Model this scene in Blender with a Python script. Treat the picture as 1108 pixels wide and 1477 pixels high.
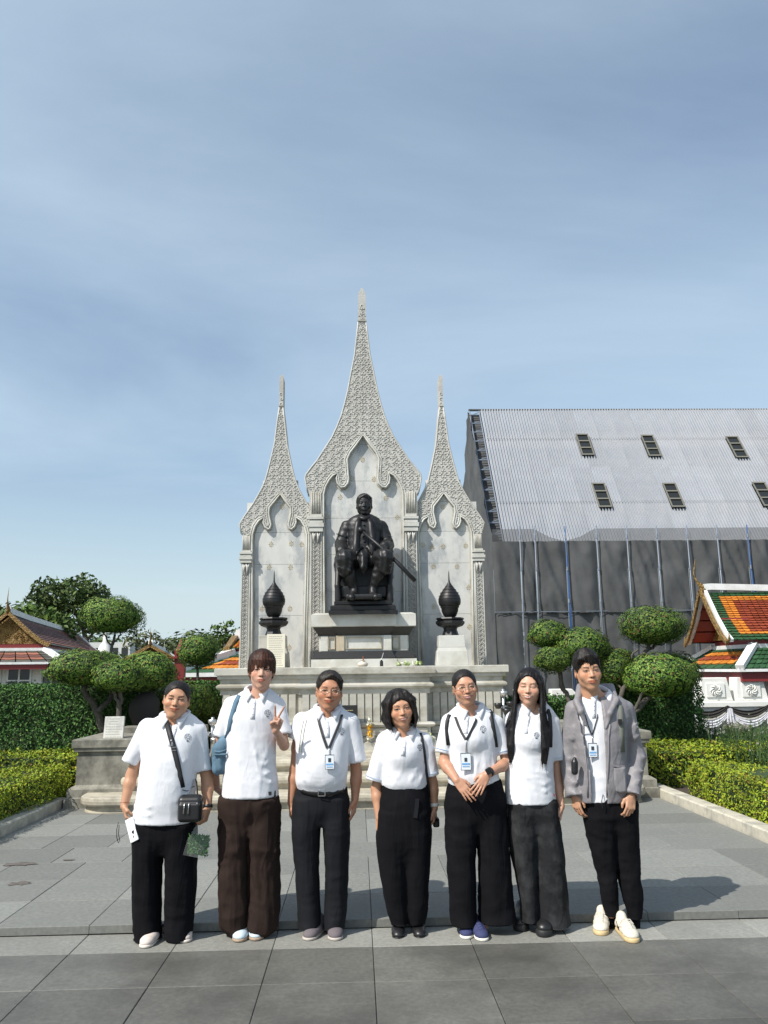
import bpy, bmesh, math, random, time
import numpy as np
from mathutils import Vector, Matrix
for _o in list(bpy.data.objects): bpy.data.objects.remove(_o)
S = bpy.context.scene
COL = S.collection
R = math.radians
# ---------------------------------------------------------------- camera
PW, PH, FPX, CAMH = 1108.0, 1477.0, 1160.0, 1.66
PITCH, YAW, ROLL = R(11.1), R(2.0), R(0.75)
_f = np.array([math.sin(YAW)*math.cos(PITCH), math.cos(YAW)*math.cos(PITCH), math.sin(PITCH)])
_r0 = np.array([math.cos(YAW), -math.sin(YAW), 0.0]); _u0 = np.cross(_r0, _f)
_r = _r0*math.cos(ROLL) - _u0*math.sin(ROLL)
_u = _r0*math.sin(ROLL) + _u0*math.cos(ROLL)
cd = bpy.data.cameras.new('camera'); cam = bpy.data.objects.new('camera', cd); COL.objects.link(cam)
cd.sensor_fit = 'VERTICAL'; cd.sensor_height = 24.0; cd.lens = 24.0*FPX/PH
cd.clip_start = 0.05; cd.clip_end = 2000
_m = Matrix.Identity(4)
for i in range(3):
    _m[i][0] = _r[i]; _m[i][1] = _u[i]; _m[i][2] = -_f[i]
_m[2][3] = CAMH
cam.matrix_world = _m
S.camera = cam
def ray(px, py):
    return _f*FPX + _r*(px-PW/2) + _u*(PH/2-py)
def at(px, py, Y):
    """the real place, on the vertical plane Y metres away, of a point of the photograph"""
    d = ray(px, py); p = d*(Y/d[1]); return np.array([p[0], p[1], p[2]+CAMH])
def gnd(px, py, z=0.0):
    d = ray(px, py); p = d*((z-CAMH)/d[2]); return np.array([p[0], p[1], z])
# ---------------------------------------------------------------- light
SUND = Vector((1.18, 0.93, -1.65)).normalized()          # the way the light travels
sun_el = math.asin(-SUND.z); sun_az = math.atan2(-SUND.x, -SUND.y)  # clockwise from +Y
wd = bpy.data.worlds.new('World'); S.world = wd; wd.use_nodes = True
nt = wd.node_tree; nt.nodes.clear()
wo = nt.nodes.new('ShaderNodeOutputWorld'); bg = nt.nodes.new('ShaderNodeBackground')
sky = nt.nodes.new('ShaderNodeTexSky'); sky.sky_type = 'NISHITA'; sky.sun_disc = False
sky.sun_elevation = sun_el; sky.sun_rotation = sun_az
sky.air_density = 1.15; sky.dust_density = 1.6; sky.ozone_density = 1.0; sky.altitude = 0
bg.inputs[1].default_value = 0.130
tc = nt.nodes.new('ShaderNodeTexCoord')
def wn(t, **k):
    n = nt.nodes.new(t)
    for a, b in k.items(): setattr(n, a, b)
    return n
sep = wn('ShaderNodeSeparateXYZ'); nt.links.new(tc.outputs['Generated'], sep.inputs[0])
# clouds lie on a flat layer: direction / height
zc = wn('ShaderNodeMath', operation='MAXIMUM'); nt.links.new(sep.outputs[2], zc.inputs[0]); zc.inputs[1].default_value = 0.0
za = wn('ShaderNodeMath', operation='ADD'); nt.links.new(zc.outputs[0], za.inputs[0]); za.inputs[1].default_value = 0.16
dx = wn('ShaderNodeMath', operation='DIVIDE'); nt.links.new(sep.outputs[0], dx.inputs[0]); nt.links.new(za.outputs[0], dx.inputs[1])
dy = wn('ShaderNodeMath', operation='DIVIDE'); nt.links.new(sep.outputs[1], dy.inputs[0]); nt.links.new(za.outputs[0], dy.inputs[1])
cb = wn('ShaderNodeCombineXYZ'); nt.links.new(dx.outputs[0], cb.inputs[0]); nt.links.new(dy.outputs[0], cb.inputs[1])
mp = wn('ShaderNodeMapping'); mp.inputs['Scale'].default_value = (0.62, 0.95, 1); mp.inputs['Rotation'].default_value = (0, 0, R(-14)); mp.inputs['Location'].default_value = (2.3, 0.9, 0)
nt.links.new(cb.outputs[0], mp.inputs[0])
n1 = wn('ShaderNodeTexNoise'); n1.inputs['Scale'].default_value = 1.0; n1.inputs['Detail'].default_value = 9; n1.inputs['Roughness'].default_value = 0.56; n1.inputs['Distortion'].default_value = 0.35
nt.links.new(mp.outputs[0], n1.inputs['Vector'])
cr = wn('ShaderNodeValToRGB'); cr.color_ramp.elements[0].position = 0.34; cr.color_ramp.elements[1].position = 0.74
cr.color_ramp.elements[0].color = (0.17, 0.17, 0.17, 1); cr.color_ramp.elements[1].color = (0.68, 0.68, 0.68, 1)
nt.links.new(n1.outputs[0], cr.inputs[0])
hz1 = wn('ShaderNodeMath', operation='SUBTRACT'); hz1.inputs[0].default_value = 1.0; nt.links.new(zc.outputs[0], hz1.inputs[1])
hz2 = wn('ShaderNodeMath', operation='POWER'); nt.links.new(hz1.outputs[0], hz2.inputs[0]); hz2.inputs[1].default_value = 7.0
hz3 = wn('ShaderNodeMath', operation='MULTIPLY'); nt.links.new(hz2.outputs[0], hz3.inputs[0]); hz3.inputs[1].default_value = 0.92
hz4 = wn('ShaderNodeMath', operation='MAXIMUM'); nt.links.new(hz3.outputs[0], hz4.inputs[0]); nt.links.new(cr.outputs[0], hz4.inputs[1])
mx = wn('ShaderNodeMix', data_type='RGBA'); nt.links.new(hz4.outputs[0], mx.inputs[0]); nt.links.new(sky.outputs[0], mx.inputs[6])
mx.inputs[7].default_value = (4.6, 5.75, 6.6, 1)
nt.links.new(mx.outputs[2], bg.inputs[0]); nt.links.new(bg.outputs[0], wo.inputs[0])
sl = bpy.data.lights.new('sun', 'SUN'); sl.energy = 4.9; sl.angle = R(0.5); sl.color = (1.0, 0.955, 0.88)
so = bpy.data.objects.new('sun', sl); COL.objects.link(so); so.rotation_euler = SUND.to_track_quat('-Z', 'Y').to_euler(); so.location = (-6, -6, 12)
S.view_settings.view_transform = 'Standard'; S.view_settings.look = 'None'; S.view_settings.exposure = 0.20; S.view_settings.gamma = 1
S.render.engine = 'CYCLES'
# ---------------------------------------------------------------- helpers
T0 = time.time()
def tag(o, label=None, cat=None, group=None, kind=None):
    if label: o['label'] = label
    if cat: o['category'] = cat
    if group: o['group'] = group
    if kind: o['kind'] = kind
    return o
def empty(name, loc=(0, 0, 0), rz=0.0, **k):
    o = bpy.data.objects.new(name, None); COL.objects.link(o); o.location = loc; o.rotation_euler = (0, 0, rz); o.empty_display_size = .2
    tag(o, **k); return o
def npmesh(name, V, F, mats=(), parent=None, smooth=True, col=None, mi=None, **k):
    """mesh object from numpy arrays; F is (n,3) or (n,4) or a list of polygons"""
    me = bpy.data.meshes.new(name); V = np.asarray(V, dtype=np.float32)
    if isinstance(F, np.ndarray):
        n, c = F.shape
        me.vertices.add(len(V)); me.vertices.foreach_set('co', V.ravel())
        me.loops.add(n*c); me.loops.foreach_set('vertex_index', F.astype(np.int32).ravel())
        me.polygons.add(n); me.polygons.foreach_set('loop_start', np.arange(0, n*c, c, dtype=np.int32))
    else:
        me.from_pydata([tuple(map(float, v)) for v in V], [], F)
    if mi is not None: me.polygons.foreach_set('material_index', np.asarray(mi, dtype=np.int32))
    me.polygons.foreach_set('use_smooth', np.full(len(me.polygons), smooth))
    if col is not None:
        a = me.color_attributes.new('Col', 'FLOAT_COLOR', 'POINT')
        c4 = np.ones((len(V), 4), dtype=np.float32); c4[:, :3] = col; a.data.foreach_set('color', c4.ravel())
    me.update(calc_edges=True)
    for m in (mats if isinstance(mats, (list, tuple)) else [mats]): me.materials.append(m)
    o = bpy.data.objects.new(name, me); COL.objects.link(o)
    if parent is not None: o.parent = parent
    tag(o, **k); return o
class MB:
    """collects simple solids and links them as one mesh object"""
    def __init__(s): s.v = []; s.f = []; s.m = []; s.c = 0
    def add(s, V, F, mi=0):
        V = np.asarray(V, dtype=float); s.v.append(V)
        for f in F: s.f.append(tuple(int(i)+s.c for i in f)); s.m.append(mi)
        s.c += len(V); return s
    def box(s, c, d, rz=0, mi=0, taper=1.0, rx=0, ry=0):
        x, y, z = d[0]/2, d[1]/2, d[2]/2
        P = [(-x, -y, -z), (x, -y, -z), (x, y, -z), (-x, y, -z), (-x*taper, -y*taper, z), (x*taper, -y*taper, z), (x*taper, y*taper, z), (-x*taper, y*taper, z)]
        M = Matrix.Rotation(rz, 3, 'Z') @ Matrix.Rotation(ry, 3, 'Y') @ Matrix.Rotation(rx, 3, 'X')
        P = [np.array(M @ Vector(p))+np.array(c) for p in P]
        return s.add(P, [(0, 3, 2, 1), (4, 5, 6, 7), (0, 1, 5, 4), (1, 2, 6, 5), (2, 3, 7, 6), (3, 0, 4, 7)], mi)
    def b2(s, lo, hi, mi=0, bev=0.0):
        lo = np.array(lo, float); hi = np.array(hi, float)
        if bev <= 0: return s.box((lo+hi)/2, hi-lo, mi=mi)
        b = bev; x0, y0, z0 = lo; x1, y1, z1 = hi      # bevelled top rim
        P = [(x0, y0, z0), (x1, y0, z0), (x1, y1, z0), (x0, y1, z0), (x0, y0, z1-b), (x1, y0, z1-b), (x1, y1, z1-b), (x0, y1, z1-b), (x0+b, y0+b, z1), (x1-b, y0+b, z1), (x1-b, y1-b, z1), (x0+b, y1-b, z1)]
        F = [(0, 3, 2, 1), (8, 9, 10, 11)]+[(i, (i+1) % 4, 4+(i+1) % 4, 4+i) for i in range(4)]+[(4+i, 4+(i+1) % 4, 8+(i+1) % 4, 8+i) for i in range(4)]
        return s.add(P, F, mi)
    def tube(s, P, r, n=8, mi=0, cap=True):
        P = [np.asarray(p, float) for p in P]; m = len(P)
        rr = [r]*m if np.isscalar(r) else list(r)
        V = []; up = np.array([0.13, 0.2, 1.0]); N = None
        for i in range(m):
            t = P[min(i+1, m-1)]-P[max(i-1, 0)]; t = t/(np.linalg.norm(t)+1e-9)
            if N is None:
                N = np.cross(t, up)
                if np.linalg.norm(N) < .1: N = np.cross(t, (1, 0, 0))
            N = N-t*(N@t); N /= np.linalg.norm(N)+1e-9; B = np.cross(t, N)
            for k in range(n):
                a = 2*math.pi*k/n; V.append(P[i]+rr[i]*(math.cos(a)*N+math.sin(a)*B))
        F = [(i*n+k, i*n+(k+1) % n, (i+1)*n+(k+1) % n, (i+1)*n+k) for i in range(m-1) for k in range(n)]
        if cap: F += [tuple(range(n))[::-1], tuple((m-1)*n+k for k in range(n))]
        return s.add(V, F, mi)
    def strip(s, P, w, wd, th, mi=0):
        """flat band along P; w = width directions (one or per point), wd = width, th = thickness"""
        P = [np.asarray(p, float) for p in P]; m = len(P); V = []
        for i in range(m):
            t = P[min(i+1, m-1)]-P[max(i-1, 0)]; t = t/(np.linalg.norm(t)+1e-9)
            ww = np.asarray(w[i] if isinstance(w, list) else w, float); ww = ww-t*(ww@t); ww /= np.linalg.norm(ww)+1e-9
            nn = np.cross(t, ww); d = wd[i] if isinstance(wd, list) else wd
            for a, b in ((-1, -1), (1, -1), (1, 1), (-1, 1)): V.append(P[i]+ww*a*d/2+nn*b*th/2)
        F = [(i*4+k, i*4+(k+1) % 4, (i+1)*4+(k+1) % 4, (i+1)*4+k) for i in range(m-1) for k in range(4)]+[(3, 2, 1, 0), tuple((m-1)*4+k for k in range(4))]
        return s.add(V, F, mi)
    def lathe(s, prof, c=(0, 0, 0), n=20, mi=0, sx=1, sy=1, a0=0, a1=2*math.pi):
        full = abs(a1-a0-2*math.pi) < 1e-6; m = n if full else n+1; V = []
        for r, z in prof:
            for k in range(m):
                a = a0+(a1-a0)*k/n; V.append((c[0]+r*sx*math.cos(a), c[1]+r*sy*math.sin(a), c[2]+z))
        F = []
        for i in range(len(prof)-1):
            for k in range(n if full else n):
                k2 = (k+1) % m; F.append((i*m+k, i*m+k2, (i+1)*m+k2, (i+1)*m+k))
        return s.add(V, F, mi)
    def prism(s, poly, f, d0, d1, mi=0):
        """poly: 2D points (convex or simple), f(u,v,d)->3D ; d0,d1 depths"""
        n = len(poly); V = [f(u, v, d0) for u, v in poly]+[f(u, v, d1) for u, v in poly]
        F = [tuple(range(n)), tuple(range(2*n-1, n-1, -1))]+[(i, n+i, n+(i+1) % n, (i+1) % n) for i in range(n)]
        return s.add(V, F, mi)
    def build(s, name, mats, parent=None, smooth=False, bevel=0, fix=True, **k):
        me = bpy.data.meshes.new(name); V = np.concatenate(s.v) if s.v else np.zeros((0, 3))
        me.from_pydata([tuple(v) for v in V.tolist()], [], s.f)
        me.polygons.foreach_set('material_index', np.array(s.m, dtype=np.int32))
        if fix:
            bm = bmesh.new(); bm.from_mesh(me); bmesh.ops.recalc_face_normals(bm, faces=bm.faces)
            if bevel: bmesh.ops.bevel(bm, geom=[e for e in bm.edges if len(e.link_faces) == 2 and e.calc_face_angle(0) > .6], offset=bevel, segments=2, affect='EDGES', profile=.5)
            bm.to_mesh(me); bm.free()
        me.polygons.foreach_set('use_smooth', np.full(len(me.polygons), smooth))
        for m in (mats if isinstance(mats, (list, tuple)) else [mats]): me.materials.append(m)
        o = bpy.data.objects.new(name, me); COL.objects.link(o)
        if parent is not None: o.parent = parent
        tag(o, **k); return o
def clone(o, parent=None, loc=None, mesh=None):
    c = o.copy(); COL.objects.link(c)
    if parent is not None: c.parent = parent
    if loc is not None: c.location = loc
    return c
# ---------------------------------------------------------------- materials
def mat(name, base, rough=0.6, var=0.0, vscale=5.0, bump=0.0, bscale=60.0, bdist=0.002, metal=0.0, spec=0.5, col=False, dark=None, dscale=2.0, damt=0.5, stretch=None, sheen=0.0, trans=0.0, alpha=None, sss=0.0, detail=6, dpos=(.45, .62)):
    m = bpy.data.materials.new(name); m.use_nodes = True; t = m.node_tree; N = t.nodes; L = t.links
    b = N['Principled BSDF']; b.inputs['Roughness'].default_value = rough; b.inputs['Metallic'].default_value = metal
    b.inputs['Specular IOR Level'].default_value = spec
    b.inputs['Base Color'].default_value = (*base, 1)
    tcn = N.new('ShaderNodeTexCoord'); src = tcn.outputs['Object']
    if stretch:
        mpn = N.new('ShaderNodeMapping'); mpn.inputs['Scale'].default_value = stretch; L.new(src, mpn.inputs[0]); src = mpn.outputs[0]
    cur = None
    if col:
        a = N.new('ShaderNodeAttribute'); a.attribute_name = 'Col'; cur = a.outputs['Color']; L.new(cur, b.inputs['Base Color'])
    def mixc(fac, c2, kind='MIX'):
        nonlocal cur
        x = N.new('ShaderNodeMix'); x.data_type = 'RGBA'; x.blend_type = kind
        if isinstance(fac, float): x.inputs[0].default_value = fac
        else: L.new(fac, x.inputs[0])
        if cur is None: x.inputs[6].default_value = (*base, 1)
        else: L.new(cur, x.inputs[6])
        if isinstance(c2, tuple): x.inputs[7].default_value = (*c2, 1)
        else: L.new(c2, x.inputs[7])
        cur = x.outputs[2]; L.new(cur, b.inputs['Base Color'])
    if var:
        n = N.new('ShaderNodeTexNoise'); n.inputs['Scale'].default_value = vscale; n.inputs['Detail'].default_value = detail; n.inputs['Roughness'].default_value = .6; L.new(src, n.inputs['Vector'])
        r = N.new('ShaderNodeValToRGB'); r.color_ramp.elements[0].position = .3; r.color_ramp.elements[1].position = .7
        lo = 1-var; hi = 1+var
        r.color_ramp.elements[0].color = (lo, lo, lo, 1); r.color_ramp.elements[1].color = (hi, hi, hi, 1); L.new(n.outputs[0], r.inputs[0])
        mixc(1.0, r.outputs[0], 'MULTIPLY')
    if dark:
        n = N.new('ShaderNodeTexNoise'); n.inputs['Scale'].default_value = dscale; n.inputs['Detail'].default_value = 8; n.inputs['Roughness'].default_value = .65; L.new(src, n.inputs['Vector'])
        r = N.new('ShaderNodeValToRGB'); r.color_ramp.elements[0].position = dpos[0]; r.color_ramp.elements[1].position = dpos[1]
        r.color_ramp.elements[0].color = (0, 0, 0, 1); r.color_ramp.elements[1].color = (damt, damt, damt, 1); L.new(n.outputs[0], r.inputs[0])
        mixc(r.outputs[0], tuple(dark))
    if bump:
        n = N.new('ShaderNodeTexNoise'); n.inputs['Scale'].default_value = bscale; n.inputs['Detail'].default_value = 5; L.new(src, n.inputs['Vector'])
        bn = N.new('ShaderNodeBump'); bn.inputs['Strength'].default_value = bump; bn.inputs['Distance'].default_value = bdist; L.new(n.outputs[0], bn.inputs['Height']); L.new(bn.outputs[0], b.inputs['Normal'])
    if sheen: b.inputs['Sheen Weight'].default_value = sheen
    if sss: b.inputs['Subsurface Weight'].default_value = sss; b.inputs['Subsurface Radius'].default_value = (.012, .004, .002); b.inputs['Subsurface Scale'].default_value = 1.0
    if trans: b.inputs['Transmission Weight'].default_value = trans
    if alpha is not None: b.inputs['Alpha'].default_value = alpha
    return m
def noise3(P, s, seed=0):
    """cheap smooth value noise, P (n,3) -> (n,) in -1..1"""
    P = np.asarray(P, float)*s+seed*17.13; i = np.floor(P).astype(np.int64); f = P-i; f = f*f*(3-2*f); o = 0
    def h(a, b, c):
        x = (a*73856093) ^ (b*19349663) ^ (c*83492791); x = (x ^ (x >> 13))*1274126177 & 0x7fffffff; return (x/0x7fffffff)*2-1
    for dx_ in (0, 1):
        for dy_ in (0, 1):
            for dz_ in (0, 1):
                w = (f[..., 0] if dx_ else 1-f[..., 0])*(f[..., 1] if dy_ else 1-f[..., 1])*(f[..., 2] if dz_ else 1-f[..., 2])
                o = o+w*h(i[..., 0]+dx_, i[..., 1]+dy_, i[..., 2]+dz_)
    return o
# ---------------------------------------------------------------- implicit surfaces: a grid of distances and its skin
class SDF:
    def __init__(s, lo, hi, h):
        s.lo = np.array(lo, float); s.h = h; s.n = (np.ceil((np.array(hi)-s.lo)/h)+1).astype(int)
        s.D = np.full(s.n, 9.0, dtype=np.float32)
    def sub(s, lo, hi):
        a = np.clip(np.floor((np.asarray(lo)-s.lo)/s.h).astype(int), 0, s.n); b = np.clip(np.ceil((np.asarray(hi)-s.lo)/s.h).astype(int)+1, 0, s.n)
        sl = tuple(slice(a[i], b[i]) for i in range(3))
        ax = [(s.lo[i]+s.h*np.arange(a[i], b[i])).astype(np.float32) for i in range(3)]
        return sl, ax[0][:, None, None], ax[1][None, :, None], ax[2][None, None, :]
    def put(s, sl, d, k, op):
        A = s.D[sl]
        if A.size == 0: return
        if op == 'u':
            if k > 0:
                h = np.maximum(k-np.abs(A-d), 0)/k; s.D[sl] = np.minimum(A, d)-h*h*k*.25
            else: s.D[sl] = np.minimum(A, d)
        elif op == 's':
            d = -d
            if k > 0:
                h = np.maximum(k-np.abs(A-d), 0)/k; s.D[sl] = np.maximum(A, d)+h*h*k*.25
            else: s.D[sl] = np.maximum(A, d)
    def cone(s, a, b, ra, rb, k=0.0, op='u', flat=None):
        a = np.asarray(a, float); b = np.asarray(b, float); m = max(ra, rb)*(1.0 if flat is None else max(1, flat[1]))+k+2*s.h
        sl, X, Y, Z = s.sub(np.minimum(a, b)-m, np.maximum(a, b)+m)
        ab = b-a; L2 = max(ab@ab, 1e-9)
        t = np.clip(((X-a[0])*ab[0]+(Y-a[1])*ab[1]+(Z-a[2])*ab[2])/L2, 0, 1)
        px, py, pz = X-a[0]-t*ab[0], Y-a[1]-t*ab[1], Z-a[2]-t*ab[2]
        d2 = px*px+py*py+pz*pz
        if flat is not None:
            w = np.asarray(flat[0], float); w = w/np.linalg.norm(w); c = px*w[0]+py*w[1]+pz*w[2]; d2 = d2+c*c*(1/flat[1]**2-1)
        s.put(sl, np.sqrt(np.maximum(d2, 0))-(ra+(rb-ra)*t), k, op); return s
    def chain(s, P, rr, k=0.0, op='u', flat=None):
        for i in range(len(P)-1): s.cone(P[i], P[i+1], rr[i], rr[i+1], k, op, flat)
        return s
    def ell(s, c, r, k=0.0, op='u', rot=None):
        c = np.asarray(c, float); r = np.asarray(r, float); m = max(r)+k+2*s.h if rot is not None else r+k+2*s.h
        sl, X, Y, Z = s.sub(c-m, c+m); x, y, z = X-c[0], Y-c[1], Z-c[2]
        if rot is not None:
            M = np.array(rot.transposed()); x, y, z = [M[i][0]*x+M[i][1]*y+M[i][2]*z for i in range(3)]
        k0 = np.sqrt((x/r[0])**2+(y/r[1])**2+(z/r[2])**2); k1 = np.sqrt((x/r[0]**2)**2+(y/r[1]**2)**2+(z/r[2]**2)**2)+1e-6
        s.put(sl, k0*(k0-1)/k1, k, op); return s
    def box(s, c, half, r=0.0, k=0.0, op='u', rot=None):
        c = np.asarray(c, float); half = np.asarray(half, float); m = (np.linalg.norm(half) if rot is not None else half)+k+r+2*s.h
        sl, X, Y, Z = s.sub(c-m, c+m); x, y, z = X-c[0], Y-c[1], Z-c[2]
        if rot is not None:
            M = np.array(rot.transposed()); x, y, z = [M[i][0]*x+M[i][1]*y+M[i][2]*z for i in range(3)]
        qx, qy, qz = np.abs(x)-half[0]+r, np.abs(y)-half[1]+r, np.abs(z)-half[2]+r
        d = np.sqrt(np.maximum(qx, 0)**2+np.maximum(qy, 0)**2+np.maximum(qz, 0)**2)+np.minimum(np.maximum(qx, np.maximum(qy, qz)), 0)-r
        s.put(sl, d, k, op); return s
    def loft(s, rows, k=0.0, op='u', ex=2.3, cap=True, fold=None):
        """rows (z, cx, cy, a, b) bottom to top: stacked ovals"""
        rows = sorted(rows); T = np.array(rows, float); m = T[:, 3:].max()*1.1+k+2*s.h
        lo = [T[:, 1].min()-m, T[:, 2].min()-m, T[0, 0]-k-2*s.h]; hi = [T[:, 1].max()+m, T[:, 2].max()+m, T[-1, 0]+k+2*s.h]
        sl, X, Y, Z = s.sub(lo, hi); z = Z[0, 0, :]
        zz = np.clip(z, T[0, 0], T[-1, 0])
        def smooth(v):   # piecewise smooth interpolation
            i = np.clip(np.searchsorted(T[:, 0], zz)-1, 0, len(T)-2); t = (zz-T[i, 0])/(T[i+1, 0]-T[i, 0])
            g = np.gradient(v, T[:, 0]); hh = T[i+1, 0]-T[i, 0]
            return ((2*t**3-3*t**2+1)*v[i]+(t**3-2*t**2+t)*hh*g[i]+(-2*t**3+3*t**2)*v[i+1]+(t**3-t**2)*hh*g[i+1]).astype(np.float32)
        cx, cy, a, b = [smooth(T[:, j])[None, None, :] for j in (1, 2, 3, 4)]
        x = (X-cx)/a; y = (Y-cy)/b
        q = (np.abs(x)**ex+np.abs(y)**ex)**(1/ex)
        d = (q-1)*np.minimum(a, b)*np.ones_like(Z)
        if fold is not None: d = d+fold(x, y, Z, np.arctan2(y, x))
        if cap:
            e = np.maximum(T[0, 0]-Z, Z-T[-1, 0]); d = np.maximum(d, e)
        s.put(sl, d, k, op); return s
    def cut(s, p, n):
        """keep the side of the plane the normal points away from"""
        p = np.asarray(p, float); n = np.asarray(n, float); n = n/np.linalg.norm(n)
        sl, X, Y, Z = s.sub(s.lo, s.lo+s.n*s.h)
        s.D[:] = np.maximum(s.D, (X-p[0])*n[0]+(Y-p[1])*n[1]+(Z-p[2])*n[2]); return s
    def field(s, fn, lo=None, hi=None):
        """D += fn(X,Y,Z)"""
        sl, X, Y, Z = s.sub(s.lo if lo is None else lo, s.lo+s.n*s.h if hi is None else hi); s.D[sl] = s.D[sl]+fn(X, Y, Z).astype(np.float32); return s
    def skin(s, relax=1):
        D = np.pad(s.D, 1, constant_values=1.0); lo = s.lo-s.h
        ins = D < 0; nx, ny, nz = [q-1 for q in D.shape]
        cs = [ins[i:nx+i, j:ny+j, k:nz+k] for i in (0, 1) for j in (0, 1) for k in (0, 1)]
        tot = np.zeros((nx, ny, nz), np.int8)
        for c in cs: tot += c
        act = (tot > 0) & (tot < 8); idx = np.argwhere(act)
        ids = np.full(act.shape, -1, np.int32); ids[act] = np.arange(len(idx))
        ci, cj, ck = idx.T; P = np.zeros((len(idx), 3)); W = np.zeros(len(idx))
        off = [(i, j, k) for i in (0, 1) for j in (0, 1) for k in (0, 1)]
        vals = {o: D[ci+o[0], cj+o[1], ck+o[2]] for o in off}
        for o in off:
            for ax in range(3):
                if o[ax] == 1: continue
                o2 = list(o); o2[ax] = 1; o2 = tuple(o2); a = vals[o]; b = vals[o2]; mk = (a < 0) != (b < 0)
                t = np.where(mk, a/(a-b+1e-12), 0); w = mk.astype(float)
                for c in range(3): P[:, c] += w*(o[c] if c != ax else t)
                W += w
        P /= W[:, None]; V = (idx+P)*s.h+lo
        F = []
        for ax in range(3):
            sl0 = [slice(1, -1)]*3; sl0[ax] = slice(0, -1); sl1 = list(sl0); sl1[ax] = slice(1, None)
            a = ins[tuple(sl0)]; b = ins[tuple(sl1)]; e = np.argwhere(a != b)
            if len(e) == 0: continue
            fl = a[tuple(e.T)]; o3 = [1, 1, 1]; o3[ax] = 0; e = e+np.array(o3); u, v = [(1, 2), (2, 0), (0, 1)][ax]
            def g(du, dv):
                q = e.copy(); q[:, u] -= du; q[:, v] -= dv; return ids[tuple(q.T)]
            q = np.stack([g(1, 1), g(0, 1), g(0, 0), g(1, 0)], 1); q[~fl] = q[~fl][:, ::-1]; F.append(q)
        F = np.concatenate(F)
        for _ in range(relax):
            A = np.zeros_like(V)
            for c in range(3):
                A[:, c] = sum(np.bincount(F[:, i], V[F[:, (i+j) % 4], c], len(V)) for i in range(4) for j in (1, 3))
            n = sum(np.bincount(F[:, i], minlength=len(V)) for i in range(4))*2.0
            V = V*.5+.5*A/np.maximum(n, 1)[:, None]
        return V, F
def nrm(v): v = np.asarray(v, float); return v/(np.linalg.norm(v)+1e-9)
def lerp(a, b, t): return np.asarray(a, float)*(1-t)+np.asarray(b, float)*t
def xf(V, M, t): return V @ np.array(M).T+np.asarray(t, float)
def cat_mesh(L):
    V = []; F = []; C = []; n = 0
    for v, f, c in L:
        V.append(v); F.append(f+n); C.append(np.broadcast_to(c, (len(v), 3))); n += len(v)
    return np.concatenate(V), np.concatenate(F), np.concatenate(C)
def vnormals(V, F):
    a = V[F[:, 2]]-V[F[:, 0]]; b = V[F[:, 3]]-V[F[:, 1]]; n = np.cross(a, b); N = np.zeros_like(V)
    for c in range(3): N[:, c] = sum(np.bincount(F[:, i], n[:, c], len(V)) for i in range(4))
    return N/(np.linalg.norm(N, axis=1)[:, None]+1e-12)
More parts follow.
